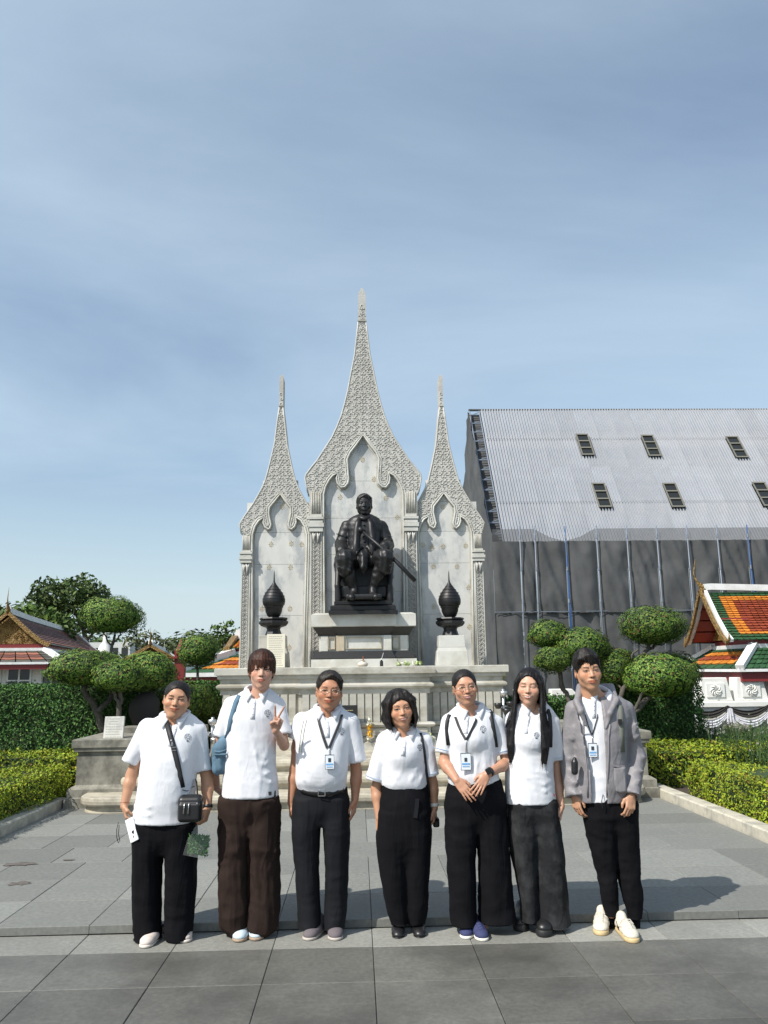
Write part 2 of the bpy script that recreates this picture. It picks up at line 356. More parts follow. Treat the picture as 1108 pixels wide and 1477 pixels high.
# ================================================================ people: heads, hair, hands
SK = {'a': (.50, .265, .155), 'b': (.66, .395, .27), 'c': (.62, .345, .215)}
def make_head(p):
    """returns V, F, colours in head space (origin between the ears, face towards -y)"""
    g = SDF((-.11, -.13, -.21), (.11, .13, .14), .0034)
    w = p.get('w', 1.0); jw = p.get('jaw', 1.0); ck = p.get('cheek', 1.0); sm = p.get('smile', .3)
    g.ell((0, .018, .032), (.076*w, .094, .082))
    g.ell((0, -.022, -.012), (.066*w, .068, .086), .02)
    for s in (-1, 1):
        g.chain([(s*.054*w*jw, .004, -.030), (s*.043*w*jw, -.012, -.062), (s*.016*jw, -.058, -.092)], [.018, .015, .014], .03)
        g.ell((s*.042*w, -.056, -.026), (.025*ck, .024*ck, .024), .025)
    g.ell((0, -.064, -.094), (.020*jw, .019, .016), .022)
    g.ell((0, -.066, -.055), (.036, .028, .024), .022)
    if p.get('double'): g.ell((0, -.033, -.100), (.038, .036, .018), .03)
    g.cone((-.034*w, -.070, .026), (.034*w, -.070, .026), .014, .014, .02)
    for s in (-1, 1):
        g.ell((s*.031*w, -.094, .006), (.018, .016, .010), .012, 's')       # socket
        g.ell((s*.031*w, -.0745, .005), (.0165, .0130, .0120), .004)       # lid
        eo = p.get('eye', .0036)
        g.ell((s*.031*w, -.0875, .0045), (.0148, .006, eo), .002, 's')      # opening
    nl = p.get('nose', 1.0)
    g.chain([(0, -.078, .014), (0, -.089, -.010), (0, -.100, -.026)], [.0062, .0076, .0112*nl], .012)
    for s in (-1, 1):
        g.ell((s*.0135*nl, -.090, -.029), (.0085, .0105, .0078), .006)
        g.ell((s*.0068, -.098, -.0365), (.0038, .0045, .003), .003, 's')
    up = sm*.008
    for s in (-1, 1):
        g.chain([(0, -.0945, -.0525), (s*.012, -.0925, -.0515+up*.1), (s*(.027+sm*.006), -.083, -.0560+up)], [.0050, .0050, .0025], .005)
        g.chain([(0, -.0935, -.0640), (s*.012, -.0915, -.0630+up*.2), (s*(.026+sm*.006), -.083, -.0575+up)], [.0062, .0056, .0025], .005)
        if sm > .2:   # smile folds
            g.chain([(s*.021, -.094, -.030), (s*.034, -.090, -.045), (s*.038, -.085, -.060)], [.002, .0026, .0015], .007, 's')
    op = p.get('open', 0.0)
    for s in (-1, 1):
        g.chain([(0, -.100, -.0580), (s*.013, -.0985, -.0576+up*.15), (s*(.029+sm*.006), -.088, -.0568+up)], [.0016+op*.0035, .0016+op*.003, .0012], .002, 's')
    for s in (-1, 1):   # ears
        Mx = Matrix.Rotation(s*R(18), 3, 'Z') @ Matrix.Rotation(R(-8), 3, 'X')
        g.ell((s*.0795*w, .010, -.008), (.0075, .019, .031), .007, 'u', Mx)
        g.ell((s*.0835*w, .004, -.004), (.005, .010, .018), .004, 's', Mx)
    nr = p.get('neck', .052)
    g.cone((0, .012, -.05), (0, .030, -.205), nr, nr*1.04, .025)
    if p.get('adam'): g.ell((0, -.03, -.135), (.012, .014, .016), .02)
    V, F = g.skin(1)
    sk = np.array(p['skin']); x, y, z = V.T; ax = np.abs(x)/w
    c = np.tile(sk, (len(V), 1)); fr = y < -.03
    def blend(mask, col, a=1.0):
        m = (np.clip(mask, 0, 1)*a)[:, None]; c[:] = c*(1-m)+np.array(col)*m
    bl = 1-np.hypot((ax-.043)/.026, (z+.022)/.024); blend(np.clip(bl*1.6, 0, 1)*fr, sk*np.array((1.12, .80, .74)), .55)
    blend(np.clip(1-np.hypot(x/.02, (z+.027)/.016), 0, 1)*(y < -.09), sk*np.array((1.08, .82, .76)), .6)
    blend((noise3(V, 60)*.5+.2)*1.0, sk*.93, .5)
    # lips
    lw = .028+sm*.006; zc_ = -.0582+up*np.clip(ax/lw, 0, 1)**2
    top = .0092*(1-(ax/lw)**2)*(1-.18*np.exp(-(ax/.004)**2)); bot = .0112*(1-(ax/lw)**2)
    inl = (ax < lw) & (y < -.078) & (z < zc_+top) & (z > zc_-bot)
    blend(inl.astype(float), p.get('lip', sk*np.array((.95, .45, .42))), .85)
    if op > 0:
        th = (ax < lw*.72) & (y < -.070) & (np.abs(z-zc_+.0006) < .0012+op*.0026*(1-(ax/lw)**2))
        ed = (ax < lw*1.05) & (y < -.070) & (np.abs(z-zc_+.0002) < .0030+op*.0028*(1-(ax/lw)**2)); blend(ed.astype(float), sk*.22, .9)
        blend(th.astype(float), (.56, .48, .42), 1)
    else: blend(((ax < lw) & (y < -.07) & (np.abs(z-zc_) < .0019)).astype(float), sk*.12, .95)
    # eyes: lid line, lashes, brow
    ex_ = (ax-.031)/.0180
    eye = np.clip(1-ex_**2, 0, 1); ez = z-(.0045+.0012*ex_)
    inside = (np.abs(ex_) < 1) & (np.abs(ez) < (p.get('eye', .0036))*np.sqrt(eye)+.0006) & (y < -.068)
    blend(inside.astype(float), (.30, .26, .24) if p.get('eye', .0036) > .002 else (.03, .02, .018), .9)
    iris = np.hypot(ax-.031, ez) < .0064
    blend((inside & iris).astype(float), (.012, .008, .006), 1)
    ll = (np.abs(ex_) < 1.12) & (np.abs(ez-(p.get('eye', .0036))*np.sqrt(np.clip(eye, 0, 1))) < .0027) & (y < -.06)
    blend(ll.astype(float), (.015, .01, .009), .92)
    l2 = (np.abs(ex_) < 1.0) & (np.abs(ez+(p.get('eye', .0036))*np.sqrt(np.clip(eye, 0, 1))) < .0011) & (y < -.06)
    blend(l2.astype(float), sk*.35, .6)
    bt = (ax-.013)/.036; bz = .0215+.0085*np.sin(np.clip(bt, 0, 1)*math.pi*.62)*p.get('arch', 1)-.003*np.clip(bt, 0, 1)
    brow = (bt > 0) & (bt < 1) & (np.abs(z-bz) < p.get('brow', .0048)*(1-.55*np.clip(bt, 0, 1))+.0004) & fr
    blend(brow.astype(float), (.022, .015, .012), .82)
    blend(((ax < .012) & (np.hypot(ax-.0068, z+.0355) < .0048) & (y < -.086)).astype(float), sk*.15, .9)  # nostrils: their shade is painted into the skin colour
    # scalp under the hair
    hl = p.get('hairline', .078)
    blend(np.clip((z+.35*y*0+.9*(y+.02)*(y > -.02)-hl+.012)/.01, 0, 1)*(ax < .9), p.get('hairc', (.012, .010, .010)), .9)
    return V, F, c
def make_hair(style, w=1.0, hairc=(.018, .015, .013), seed=0):
    rs = np.random.RandomState(seed)
    H = .0052 if style == 'long' else .0046
    lowz = {'short': -.08, 'bowl': -.08, 'bob': -.17, 'long': -.62, 'tied': -.09, 'bun': -.10, 'quiff': -.08}[style]
    g = SDF((-.16, -.14, lowz), (.16, .17, .17), H)
    def groove(k, amp, sc=1.0):
        def f(X, Y, Z):
            th = np.arctan2(X, -(Y-.02)); n = np.sin(th*k+np.sin(Z*40)*.8)+.6*np.sin(th*k*2.3+1.3+Z*25)
            return (amp*n*sc)*np.ones_like(Z)
        return f
    if style in ('tied', 'bun'):
        g.ell((0, .022, .038), (.0825*w, .102, .086)); g.ell((0, .03, -.005), (.080*w, .085, .07), .02)
        g.ell((0, -.108, -.004), (.073*w, .088, .093), .008, 's')
        for s in (-1, 1): g.ell((s*.080*w, .004, -.022), (.018, .022, .040), .006, 's')
        g.cut((0, .0, -.075), (0, -.5, -1))
        if style == 'bun': g.ell((0, .125, .01), (.035, .032, .035), .012)
        else: g.chain([(0, .10, -.01), (0, .13, -.05), (0, .12, -.09)], [.022, .02, .014], .02)
        for s in (-1, 1): g.chain([(s*.004, -.072, .099), (s*.002, .0, .125)], [.0015, .0015], .003, 's')
    elif style == 'short':
        g.ell((0, .020, .045), (.0855*w, .103, .090)); g.ell((0, .035, -.01), (.081*w, .078, .06), .02)
        g.ell((0, -.118, .004), (.078*w, .095, .090), .008, 's')
        for s in (-1, 1): g.ell((s*.085*w, .0, -.028), (.018, .028, .046), .006, 's')
        for i in range(26):
            t = i/25; x = (-.066+.13*t)*w; g.chain([(x*.9, -.035, .112-abs(x)*.5), (x+.010, -.066+.3*abs(x), .104-abs(x)*.55)], [.013, .008], .008)
    elif style == 'bowl':
        g.ell((0, .016, .044), (.095*w, .110, .094)); g.ell((0, .03, -.005), (.093*w, .09, .075), .02)
        g.ell((0, -.112, -.038), (.073*w, .085, .062), .008, 's')
        for s in (-1, 1): g.ell((s*.086*w, -.005, -.040), (.02, .030, .035), .006, 's')
        for i in range(34):
            t = i/33; x = (-.064+.128*t)*w; zb = .016-.025*abs(t*2-1)**3+rs.uniform(-.008, .006)
            if abs(t-.52) < .06: zb += .014
            g.chain([(x*.8, -.055+.35*abs(x), .105-abs(x)*.5), (x*1.03+rs.uniform(-.004, .004), -.091+.50*abs(x), .065), (x*1.04+rs.uniform(-.006, .006), -.094+.55*abs(x), zb)], [.012, .0075, .003], .005)
    elif style == 'quiff':
        g.ell((0, .018, .052), (.088*w, .104, .094)); g.ell((0, .035, -.005), (.083*w, .08, .065), .02)
        g.ell((0, -.116, -.002), (.076*w, .093, .084), .008, 's')
        for s in (-1, 1): g.ell((s*.088*w, -.002, -.030), (.018, .026, .040), .006, 's')
        px = -.026
        for i in range(40):
            t = i/39; s = -1 if t < .30 else 1; e = (px-.05*(.30-t)/.30*1.0) if s < 0 else (px+.092*(t-.30)/.70)
            zz = .050+rs.uniform(-.010, .010)+(0.006 if s < 0 else -.004)
            g.chain([(px+(e-px)*.35, -.045, .128-abs(e)*.25), (px+(e-px)*.8, -.086+.25*abs(e), .098-abs(e)*.3), (e*.92, -.090+.50*abs(e), zz+.02*(abs(e-px) < .02))], [.016, .010, .003], .007)
    elif style == 'bob':
        g.ell((0, .022, .044), (.095*w, .108, .092))
        for s in (-1, 1):
            for i in range(12):
                t = i/11; y = -.055+.12*t
                x0 = s*(.070+.02*math.sin(t*3)); zb = -.115-.02*math.sin(t*3)+rs.uniform(-.01, .01)
                g.chain([(s*.045, y*.8, .10), (x0*1.05, y, .05), (s*(.084+.010*math.sin(t*3)), y+.012, -.01), (s*(.090+.010*math.sin(t*3)), y+.010, -.065), (s*(.076+.008*t+rs.uniform(-.006,.006)), y+.002, zb)], [.018, .018, .016, .013, .003], .008)
        for i in range(9):
            t = i/8-.5; g.chain([(t*.12, .09, .05), (t*.17, .105, -.05), (t*.16, .09, -.125)], [.03, .03, .012], .02)
        g.ell((.004, -.103, -.030), (.064*w, .088, .098), .012, 's')
    elif style == 'long':
        g.ell((0, .022, .040), (.086*w, .104, .090)); g.ell((0, .035, -.02), (.082*w, .09, .09), .02)
        g.ell((0, -.110, -.008), (.068*w, .088, .094), .008, 's')
        for s in (-1, 1):
            for i in range(14):
                t = i/13; y = -.04+.10*t; dx = .005*math.sin(i*2.1)
                ln = -.435-.03*t-rs.uniform(0, .03)
                g.chain([(s*.050, y*.9, .085), (s*.078, y, .03), (s*(.086+dx*.3), y-.002, -.04), (s*(.088+.02*t+dx), y-.030*(1-t), -.16), (s*(.098+.025*t+dx), -.085+.02*t+.25*dx, -.28), (s*(.100+.02*t+dx*1.5), -.10+.012*t, -.37), (s*(.094+.014*t+dx*2), -.092, ln)], [.012, .015, .013, .013, .013, .011, .002], .005)
        for s in (-1, 1): g.ell((s*.082*w, -.010, -.012), (.010, .014, .022), .004, 's') if s > 0 else None
        for i in range(7):
            t = i/6-.5; g.chain([(t*.12, .09, .05), (t*.18, .105, -.08), (t*.22, .11, -.30)], [.03, .026, .01], .015)
        g.chain([(-.012, -.090, .085), (-.008, -.04, .128)], [.0022, .0022], .004, 's')
    k = {'long': 26, 'bob': 22}.get(style, 34)
    if style in ('tied', 'bun'):
        g.field(lambda X, Y, Z: .0009*np.sin(np.arctan2(Z-.02, X)*46+np.sin(Y*30))*np.ones_like(Y+X+Z))
    else: g.field(groove(k, .0011))
    V, F = g.skin(1)
    V = V+np.stack([noise3(V*np.array([1, 1, .15]), 160, 1), noise3(V*np.array([1, 1, .15]), 160, 2), 0*V[:, 0]], 1)*.0012
    c = np.tile(np.array(hairc), (len(V), 1))*(1+.35*noise3(V*np.array([1, 1, .1]), 220, 5))[:, None]
    if style == 'bowl': c += np.clip((-.02-V[:, 1])/.08, 0, 1)[:, None]*np.array([.035, .010, .004])*.8+np.clip((.05-V[:, 2])/.08, 0, 1)[:, None]*np.array((.028, .008, .003))
    # loose strands lying on the mass
    N = vnormals(V, F); ns = {'long': 3000, 'bob': 2000, 'tied': 1500, 'bun': 1500}.get(style, 1400); idx = rs.randint(0, len(V), ns)
    q_ = V[idx]; bad = (q_[:, 1] < -.045) & (np.abs(q_[:, 0]) < .066*w) & (q_[:, 2] > .0) if style in ('bob', 'long', 'short') else np.zeros(ns, bool); idx = idx[~bad]; ns = len(idx)
    P = V[idx]; nn = N[idx]
    if style in ('tied', 'bun'): fl = np.tile([0, 1, -.05], (ns, 1))+np.stack([0*P[:, 0], 0*P[:, 0], -.3*(P[:, 2] < .0)], 1)
    else: fl = P-np.array([-.02, .02, .125]); fl[P[:, 2] < .05] = [0, 0, -1]
    fl = fl+rs.normal(0, .07, fl.shape)*np.linalg.norm(fl, axis=1)[:, None]; L = rs.uniform(.018, .040, ns)*(1.7 if style in ('long', 'bob') else 1)
    fl0 = fl-nn*(fl*nn).sum(1)[:, None]; fl0 /= np.linalg.norm(fl0, axis=1)[:, None]+1e-9
    pts = [P+nn*.0002-fl0*rs.uniform(0, .010, (ns, 1))]
    for q in range(3):
        fl = fl-nn*(fl*nn).sum(1)[:, None]; fl /= np.linalg.norm(fl, axis=1)[:, None]+1e-9
        pts.append(pts[-1]+fl*(L/3)[:, None]+nn*(.0005-.0006*q)*rs.uniform(.2, 1.4, (ns, 1)))
    sd = np.cross(fl, nn); sd /= np.linalg.norm(sd, axis=1)[:, None]+1e-9; wd_ = [.0008, .0009, .0007, .0001]
    VV = np.stack([p_+sd*w_*e for p_, w_ in zip(pts, wd_) for e in (-1, 1)], 1).reshape(-1, 3)
    base = np.arange(ns)[:, None]*8+len(V)
    FF = np.concatenate([base+np.array([[2*q, 2*q+1, 2*q+3, 2*q+2]]) for q in range(3)])
    CC = np.repeat(c[idx]*rs.uniform(.5, 2.0, (ns, 1)), 8, 0)
    return np.concatenate([V, VV]), np.concatenate([F, FF]), np.concatenate([c, CC])
def hand(g, wrist, d, palm_n, side, pose='relax', s=1.0, k=.006):
    """five fingers on a palm. d: wrist->fingers, palm_n: out of the palm, side: towards the thumb"""
    w = np.asarray(wrist, float); d = nrm(d); n = nrm(np.asarray(palm_n, float)-d*np.dot(palm_n, d)); t = nrm(np.cross(d, n)); t = t if t@np.asarray(side, float) > 0 else -t
    P = lambda a, b, c: w+s*(d*a+t*b+n*c)
    g.cone(P(-.01, 0, 0), P(.030, .004, 0), .023*s, .024*s, .012, flat=(n, .62))
    g.chain([P(.025, .020, 0), P(.080, .024, 0)], [.016*s, .0125*s], .012, flat=(n, .75)); g.chain([P(.025, .0, 0), P(.084, .004, 0)], [.017*s, .0125*s], .012, flat=(n, .75)); g.chain([P(.025, -.018, 0), P(.076, -.026, 0)], [.016*s, .011*s], .012, flat=(n, .75))
    L = [(.082, .027, 1.0), (.087, .009, 1.08), (.084, -.009, 1.0), (.074, -.0255, .80)]
    for i, (a, b, l) in enumerate(L):
        if pose == 'relax': A = [R(18+5*i), R(30+4*i), R(22)]; sp = (1.5-i)*.06
        elif pose == 'grip': A = [R(55), R(75), R(50)]; sp = 0
        elif pose == 'loose': A = [R(30+4*i), R(42), R(30)]; sp = (1.5-i)*.04
        elif pose == 'flat': A = [R(6), R(12), R(10)]; sp = (1.5-i)*.10
        elif pose == 'vee': A = ([R(2), R(6), R(4)] if i < 2 else [R(85), R(95), R(50)]); sp = (.30 if i == 0 else -.24 if i == 1 else 0)
        seg = [.043*l, .026*l, .021*l]; ang = 0; p = P(a, b, .0); pts = [P(a-.014, b, 0), p]
        for q in range(3):
            ang += A[q]; dd = nrm(d*math.cos(ang)+n*math.sin(ang)+t*sp*math.cos(ang)); p = p+dd*seg[q]*s; pts.append(p)
        rr = [.0095, .0088, .0082, .0075, .0062] if i < 3 else [.0085, .0078, .0072, .0065, .0055]
        g.chain(pts, [r*s for r in rr], .0025)
    if pose == 'vee': tp = [P(.016, .026, .006), P(.045, .040, .018), P(.066, .022, .034), P(.074, .002, .040)]
    elif pose == 'grip': tp = [P(.014, .026, .004), P(.045, .040, .018), P(.068, .030, .034), P(.080, .012, .04)]
    else: tp = [P(.012, .022, .004), P(.040, .042, .012), P(.066, .050, .018), P(.088, .047, .022)]
    g.chain(tp, [.0145*s, .0115*s, .0095*s, .0075*s], .008)
def limb(g, P, rr, k=.02): g.chain(P, rr, k)
# ================================================================ materials of the place
def slab_mat(name, base, dark, amt, rough=.75, ds=1.3):
    m = mat(name, base, rough, var=.20, vscale=34, bump=.45, bscale=160, bdist=.002, dark=dark, dscale=ds, damt=amt, dpos=(.42, .66))
    t = m.node_tree; N = t.nodes; L = t.links; b = N['Principled BSDF']; src = b.inputs['Base Color'].links[0].from_socket
    oi = N.new('ShaderNodeObjectInfo'); mr = N.new('ShaderNodeMapRange'); mr.inputs[3].default_value = .80; mr.inputs[4].default_value = 1.18; L.new(oi.outputs['Random'], mr.inputs[0])
    x = N.new('ShaderNodeMix'); x.data_type = 'RGBA'; x.blend_type = 'MULTIPLY'; x.inputs[0].default_value = 1; L.new(src, x.inputs[6]); L.new(mr.outputs[0], x.inputs[7]); L.new(x.outputs[2], b.inputs['Base Color'])
    # texture runs on across the slabs (world position)
    g = N.new('ShaderNodeNewGeometry')
    for l in list(L):
        if l.from_node.type == 'TEX_COORD': L.new(g.outputs['Position'], l.to_socket)
    return m
M_SLABU = slab_mat('grey_granite', (.185, .187, .170), (.15, .155, .145), .5)
M_SLABM = slab_mat('grey_granite_edge', (.25, .25, .225), (.16, .16, .145), .5)
M_SLABL = slab_mat('dark_granite', (.118, .117, .104), (.052, .051, .046), .9, rough=.62, ds=1.1)
M_JOINT = mat('joint_mortar', (.075, .075, .07), .9, bump=.3)
M_KERB = mat('kerb_stone', (.50, .47, .38), .8, var=.12, vscale=6, dark=(.26, .25, .22), dscale=5, damt=.7, bump=.3, bscale=90, bdist=.003)
M_STEP = mat('cream_terrazzo', (.46, .42, .33), .6, var=.12, vscale=9, dark=(.20, .18, .14), dscale=3.2, damt=.75, bump=.2, bscale=70, bdist=.003)
M_GRAN = mat('weathered_granite', (.235, .225, .185), .8, var=.25, vscale=12, dark=(.09, .085, .07), dscale=3.5, damt=.85, bump=.4, bscale=120, bdist=.003, stretch=(1, 1, .8))
M_MARB = mat('aged_marble', (.46, .445, .395), .5, var=.10, vscale=5, dark=(.24, .225, .175), dscale=2.6, damt=.8, bump=.15, bscale=60, bdist=.002, stretch=(1, 1, 1.5))
M_MARB2 = mat('pale_marble', (.56, .56, .52), .45, var=.06, vscale=4, dark=(.36, .34, .28), dscale=2.2, damt=.6)
M_PANEL = mat('veined_marble_panel', (.55, .545, .515), .42, var=.10, vscale=3.2, dark=(.30, .32, .33), dscale=2.4, damt=.8, stretch=(1, 1, .55), dpos=(.48, .60))
M_CARVE = mat('carved_stone', (.455, .445, .41), .75, var=.12, vscale=8, dark=(.27, .26, .23), dscale=1.8, damt=.5, bump=.4, bscale=45, bdist=.012)
M_CURL = mat('carved_scrolls', (.47, .46, .425), .7, var=.12, vscale=10)
M_BAND = mat('black_granite', (.018, .017, .016), .35, var=.3, vscale=30, bump=.3, bscale=60)
M_STAIN = mat('rust_stained_marble', (.42, .36, .26), .5, var=.15, vscale=9, dark=(.30, .20, .10), dscale=6, damt=.7)
M_BRONZE = mat('black_bronze', (.017, .017, .018), .46, metal=.4, spec=.6, bump=.35, bscale=70, bdist=.004, var=.3, vscale=12)
M_GOLD = mat('faded_gold', (.46, .37, .20), .6)
M_TARP = mat('dark_scaffold_net', (.084, .086, .088), .8, spec=.2, var=.25, vscale=.8, bump=.25, bscale=25, bdist=.01)
M_TARP2 = mat('sheer_scaffold_net', (.10, .10, .10), .8, alpha=.55, spec=.2)
M_METAL = mat('corrugated_metal', (.35, .37, .40), .5, metal=.15, var=.08, vscale=.8, dark=(.42, .42, .43), dscale=.5, damt=.5)
M_POLE = mat('pale_scaffold_pole', (.20, .235, .29), .5, metal=.3); M_POLEB = mat('blue_scaffold_pole', (.03, .085, .22), .6)
M_DARK = mat('dark_glass', (.02, .022, .02), .12); M_RUST = mat('rusty_frame', (.15, .145, .12), .8)
M_WHITE = mat('white_plaster', (.74, .74, .70), .7, dark=(.55, .53, .46), dscale=2, damt=.4); M_CAPW = mat('white_ridge_cap', (.76, .77, .76), .55, dark=(.5, .5, .47), dscale=3, damt=.5)
M_MAROON = mat('maroon_fascia', (.20, .022, .022), .5); M_GILT = mat('gilded_carving', (.235, .14, .038), .45, metal=.2, var=.45, vscale=22, bump=1.0, bscale=18, bdist=.08)
M_TILE = mat('glazed_roof_tile', (1, 1, 1), .6, col=True, spec=.25)
M_LEAF = mat('leaf', (1, 1, 1), .55, col=True, spec=.22)
_b = M_LEAF.node_tree.nodes['Principled BSDF']; _b.inputs['Transmission Weight'].default_value = 0
M_CORE = mat('dark_foliage_core', (.028, .052, .014), .9); M_BARK = mat('grey_bark', (.085, .075, .062), .9, var=.35, vscale=20, bump=.6, bscale=60, bdist=.01)  # M_CORE: dark foliage colour of the solid cores that stop see-through
M_SOIL = mat('soil', (.055, .042, .03), .95, bump=.6, bscale=30, bdist=.02, var=.3); M_LAWN = mat('ground_earth', (.10, .105, .075), .95, var=.3, vscale=.6, bump=.3, bscale=20)
M_CLOTHW = mat('white_drape', (.62, .62, .66), .8); M_CLOTHB = mat('black_drape', (.025, .022, .02), .85); M_TXT = mat('engraved_text', (.36, .35, .31), .8)
from mathutils.bvhtree import BVHTree
rnd = random.Random(7); RS = np.random.RandomState(11)
CX = .10
# ================================================================ ground, paving, kerbs
g = MB(); g.b2((-150, -20, -.6), (150, 420, -.06)); g.build('ground', M_LAWN, kind='structure')
pl = MB(); pl.b2((-5.2, 1.5, -.05), (5.4, 5.69, -.012)); LOW = pl.build('pavement', M_JOINT, kind='structure')
pu = MB(); pu.b2((-3.60, 5.712, -.05), (3.75, 13.0, .041)); UPP = pu.build('upper_pavement', M_JOINT, kind='structure')
def slab_mesh(w, d, t, m, name='paving_slab'):
    mb = MB(); b = .003; x, y = w/2, d/2
    P = [(-x, -y, -t), (x, -y, -t), (x, y, -t), (-x, y, -t), (-x, -y, -b), (x, -y, -b), (x, y, -b), (-x, y, -b), (-x+b, -y+b, 0), (x-b, -y+b, 0), (x-b, y-b, 0), (-x+b, y-b, 0)]
    mb.add(P, [(8, 9, 10, 11)]+[(i, (i+1) % 4, 4+(i+1) % 4, 4+i) for i in range(4)]+[(4+i, 4+(i+1) % 4, 8+(i+1) % 4, 8+i) for i in range(4)])
    o = mb.build(name, m); me = o.data; bpy.data.objects.remove(o); return me
def lay(parent, xs, ys, z, m, t=.04, gap=.0035):
    cache = {}
    for j in range(len(ys)-1):
        for i in range(len(xs)-1):
            w = round(xs[i+1]-xs[i]-gap, 4); d = round(ys[j+1]-ys[j]-gap, 4); k = (w, d)
            if k not in cache: cache[k] = slab_mesh(w, d, t, m)
            o = bpy.data.objects.new('paving_slab', cache[k]); COL.objects.link(o); o.parent = parent
            o.location = ((xs[i]+xs[i+1])/2, (ys[j]+ys[j+1])/2, z+rnd.uniform(-.0012, .0012)); o.rotation_euler = (rnd.uniform(-.001, .001), rnd.uniform(-.001, .001), 0)
XJ = [-4.81+.6117*i for i in range(17)]
lay(LOW, XJ, [2.47, 3.045, 3.62, 4.195, 4.77, 5.335], 0, M_SLABL)
lay(LOW, [x for x in XJ], [5.335, 5.70], 0, M_SLABM)
XU = [-3.595]+[x for x in XJ if -3.4 < x < 3.6]+[3.745]
lay(UPP, XU, [5.70, 6.31, 6.92], .055, M_SLABU, .05); lay(UPP, XU, [6.92, 7.52], .055, M_SLABU, .05)
lay(UPP, [XU[0]]+[(a+b)/2 for a, b in zip(XU[1:-2], XU[2:-1])]+[XU[-1]], [7.52, 8.12], .055, M_SLABU, .05)
lay(UPP, XU, [8.12, 8.72, 9.32, 9.92, 10.5], .055, M_SLABU, .05)
M_STN = mat('dark_stain', (.115, .098, .085), .7, var=.4, vscale=30)
for px, py, w_, h_ in ((28, 1246, .17, .035), (28, 1274, .10, .035), (100, 1240, .06, .02)):
    c = gnd(px, py, .0595); r_ = np.random.RandomState(int(px)); mb = MB(); mb.add([(c[0]+w_*math.cos(t)*r_.uniform(.55, 1.1), c[1]+h_*2*math.sin(t)*r_.uniform(.5, 1.1), .0595) for t in np.linspace(0, 2*math.pi, 19)[:-1]], [tuple(range(18))]); mb.build('stain', M_STN, UPP, fix=False)
def kerb(x0, x1, y0, y1, n):
    e = empty('kerb', ((x0+x1)/2, (y0+y1)/2, 0), label='long pale stone kerb along the %s flower bed' % ('left' if x0 < 0 else 'right'), cat='kerb')
    st = (y1-y0)/n; mb = MB(); mb.b2((-(x1-x0)/2, -st/2+.002, 0), ((x1-x0)/2, st/2-.002, .165), bev=.014); o = mb.build('kerb_stone', M_KERB, e); me = o.data
    for i in range(n):
        c = o if i == 0 else clone(o, e)
        c.location = (0, y0+st*(i+.5)-(y0+y1)/2, rnd.uniform(-.003, .003)); 
kerb(-3.80, -3.605, 2.0, 10.55, 10); kerb(3.755, 3.93, 2.0, 10.85, 10)
for s, n_ in ((-1, 'left'), (1, 'right')):
    mb = MB(); x0 = -3.80 if s < 0 else 3.93; mb.b2((min(x0, x0+s*10), 2.0, -.05), (max(x0, x0+s*10), 16, .10)); mb.build('flower_bed', M_SOIL, kind='structure')
# ================================================================ mouldings round a plan
def sweep(path, prof, mat_, name, parent=None, mb=None, mi=0, cap=True, **k):
    """path: plan corners (open), outward normal to the right of travel; prof: (offset, z) bottom to top"""
    P = [np.array(p, float) for p in path]; n = len(P); V = []; own = mb is None
    if own: mb = MB()
    for i in range(n):
        a = nrm(P[i]-P[i-1]) if i > 0 else nrm(P[1]-P[0]); b = nrm(P[i+1]-P[i]) if i < n-1 else a
        na = np.array([a[1], -a[0]]); nb_ = np.array([b[1], -b[0]]); m = nrm(na+nb_); m = m/max(.3, m@na)
        for o, z in prof: q = P[i]+m*o; V.append((q[0], q[1], z))
    K = len(prof); F = [(i*K+j, (i+1)*K+j, (i+1)*K+j+1, i*K+j+1) for i in range(n-1) for j in range(K-1)]
    mb.add(V, F, mi)
    if cap:   # lid and floor
        mb.add([V[i*K+K-1] for i in range(n)], [tuple(range(n))], mi)
    return mb.build(name, mat_, parent, **k) if own else mb
def zz(px, py, Y): return float(at(px, py, Y)[2])
def xx(px, py, Y): return float(at(px, py, Y)[0])
# ---------------------------------------------------------------- stairs with rounded ends
stairs = empty('stone_stairs', (CX, 10.6, 0), label='broad cream stone stairs with rounded ends leading up to the monument', cat='stairs')
def round_step(hw, y0, y1, z0, z1, r):
    mb = MB(); pts = []
    for a in np.linspace(-90, 0, 9): pts.append((CX-hw+r+r*math.sin(R(a)), y0+r-r*math.cos(R(a))))
    pts = [(CX-hw, y1)]+pts+[(CX-0+0, y0-.03)]+[(2*CX-x, y) for x, y in pts[::-1]]+[(CX+hw, y1)]
    h = z1-z0; prof = [(-.045, z0), (-.045, z0+.012), (-.062, z0+.016), (-.062, z1-.105), (-.012, z1-.098), (0, z1-.080), (.004, z1-.045), (-.004, z1-.014), (-.022, z1)]
    sweep(pts, prof, None, None, mb=mb); o = mb.build('step', M_STEP, stairs); o.parent = None
    o.location = (0, 0, 0); o.parent = stairs; o.matrix_parent_inverse = Matrix.Translation((-CX, -10.6, 0)); return o
round_step(3.42, 9.94, 12.0, .055, .235, .34); round_step(3.05, 10.30, 12.0, .2352, .40, .30); round_step(2.72, 10.66, 12.2, .4002, .56, .25)
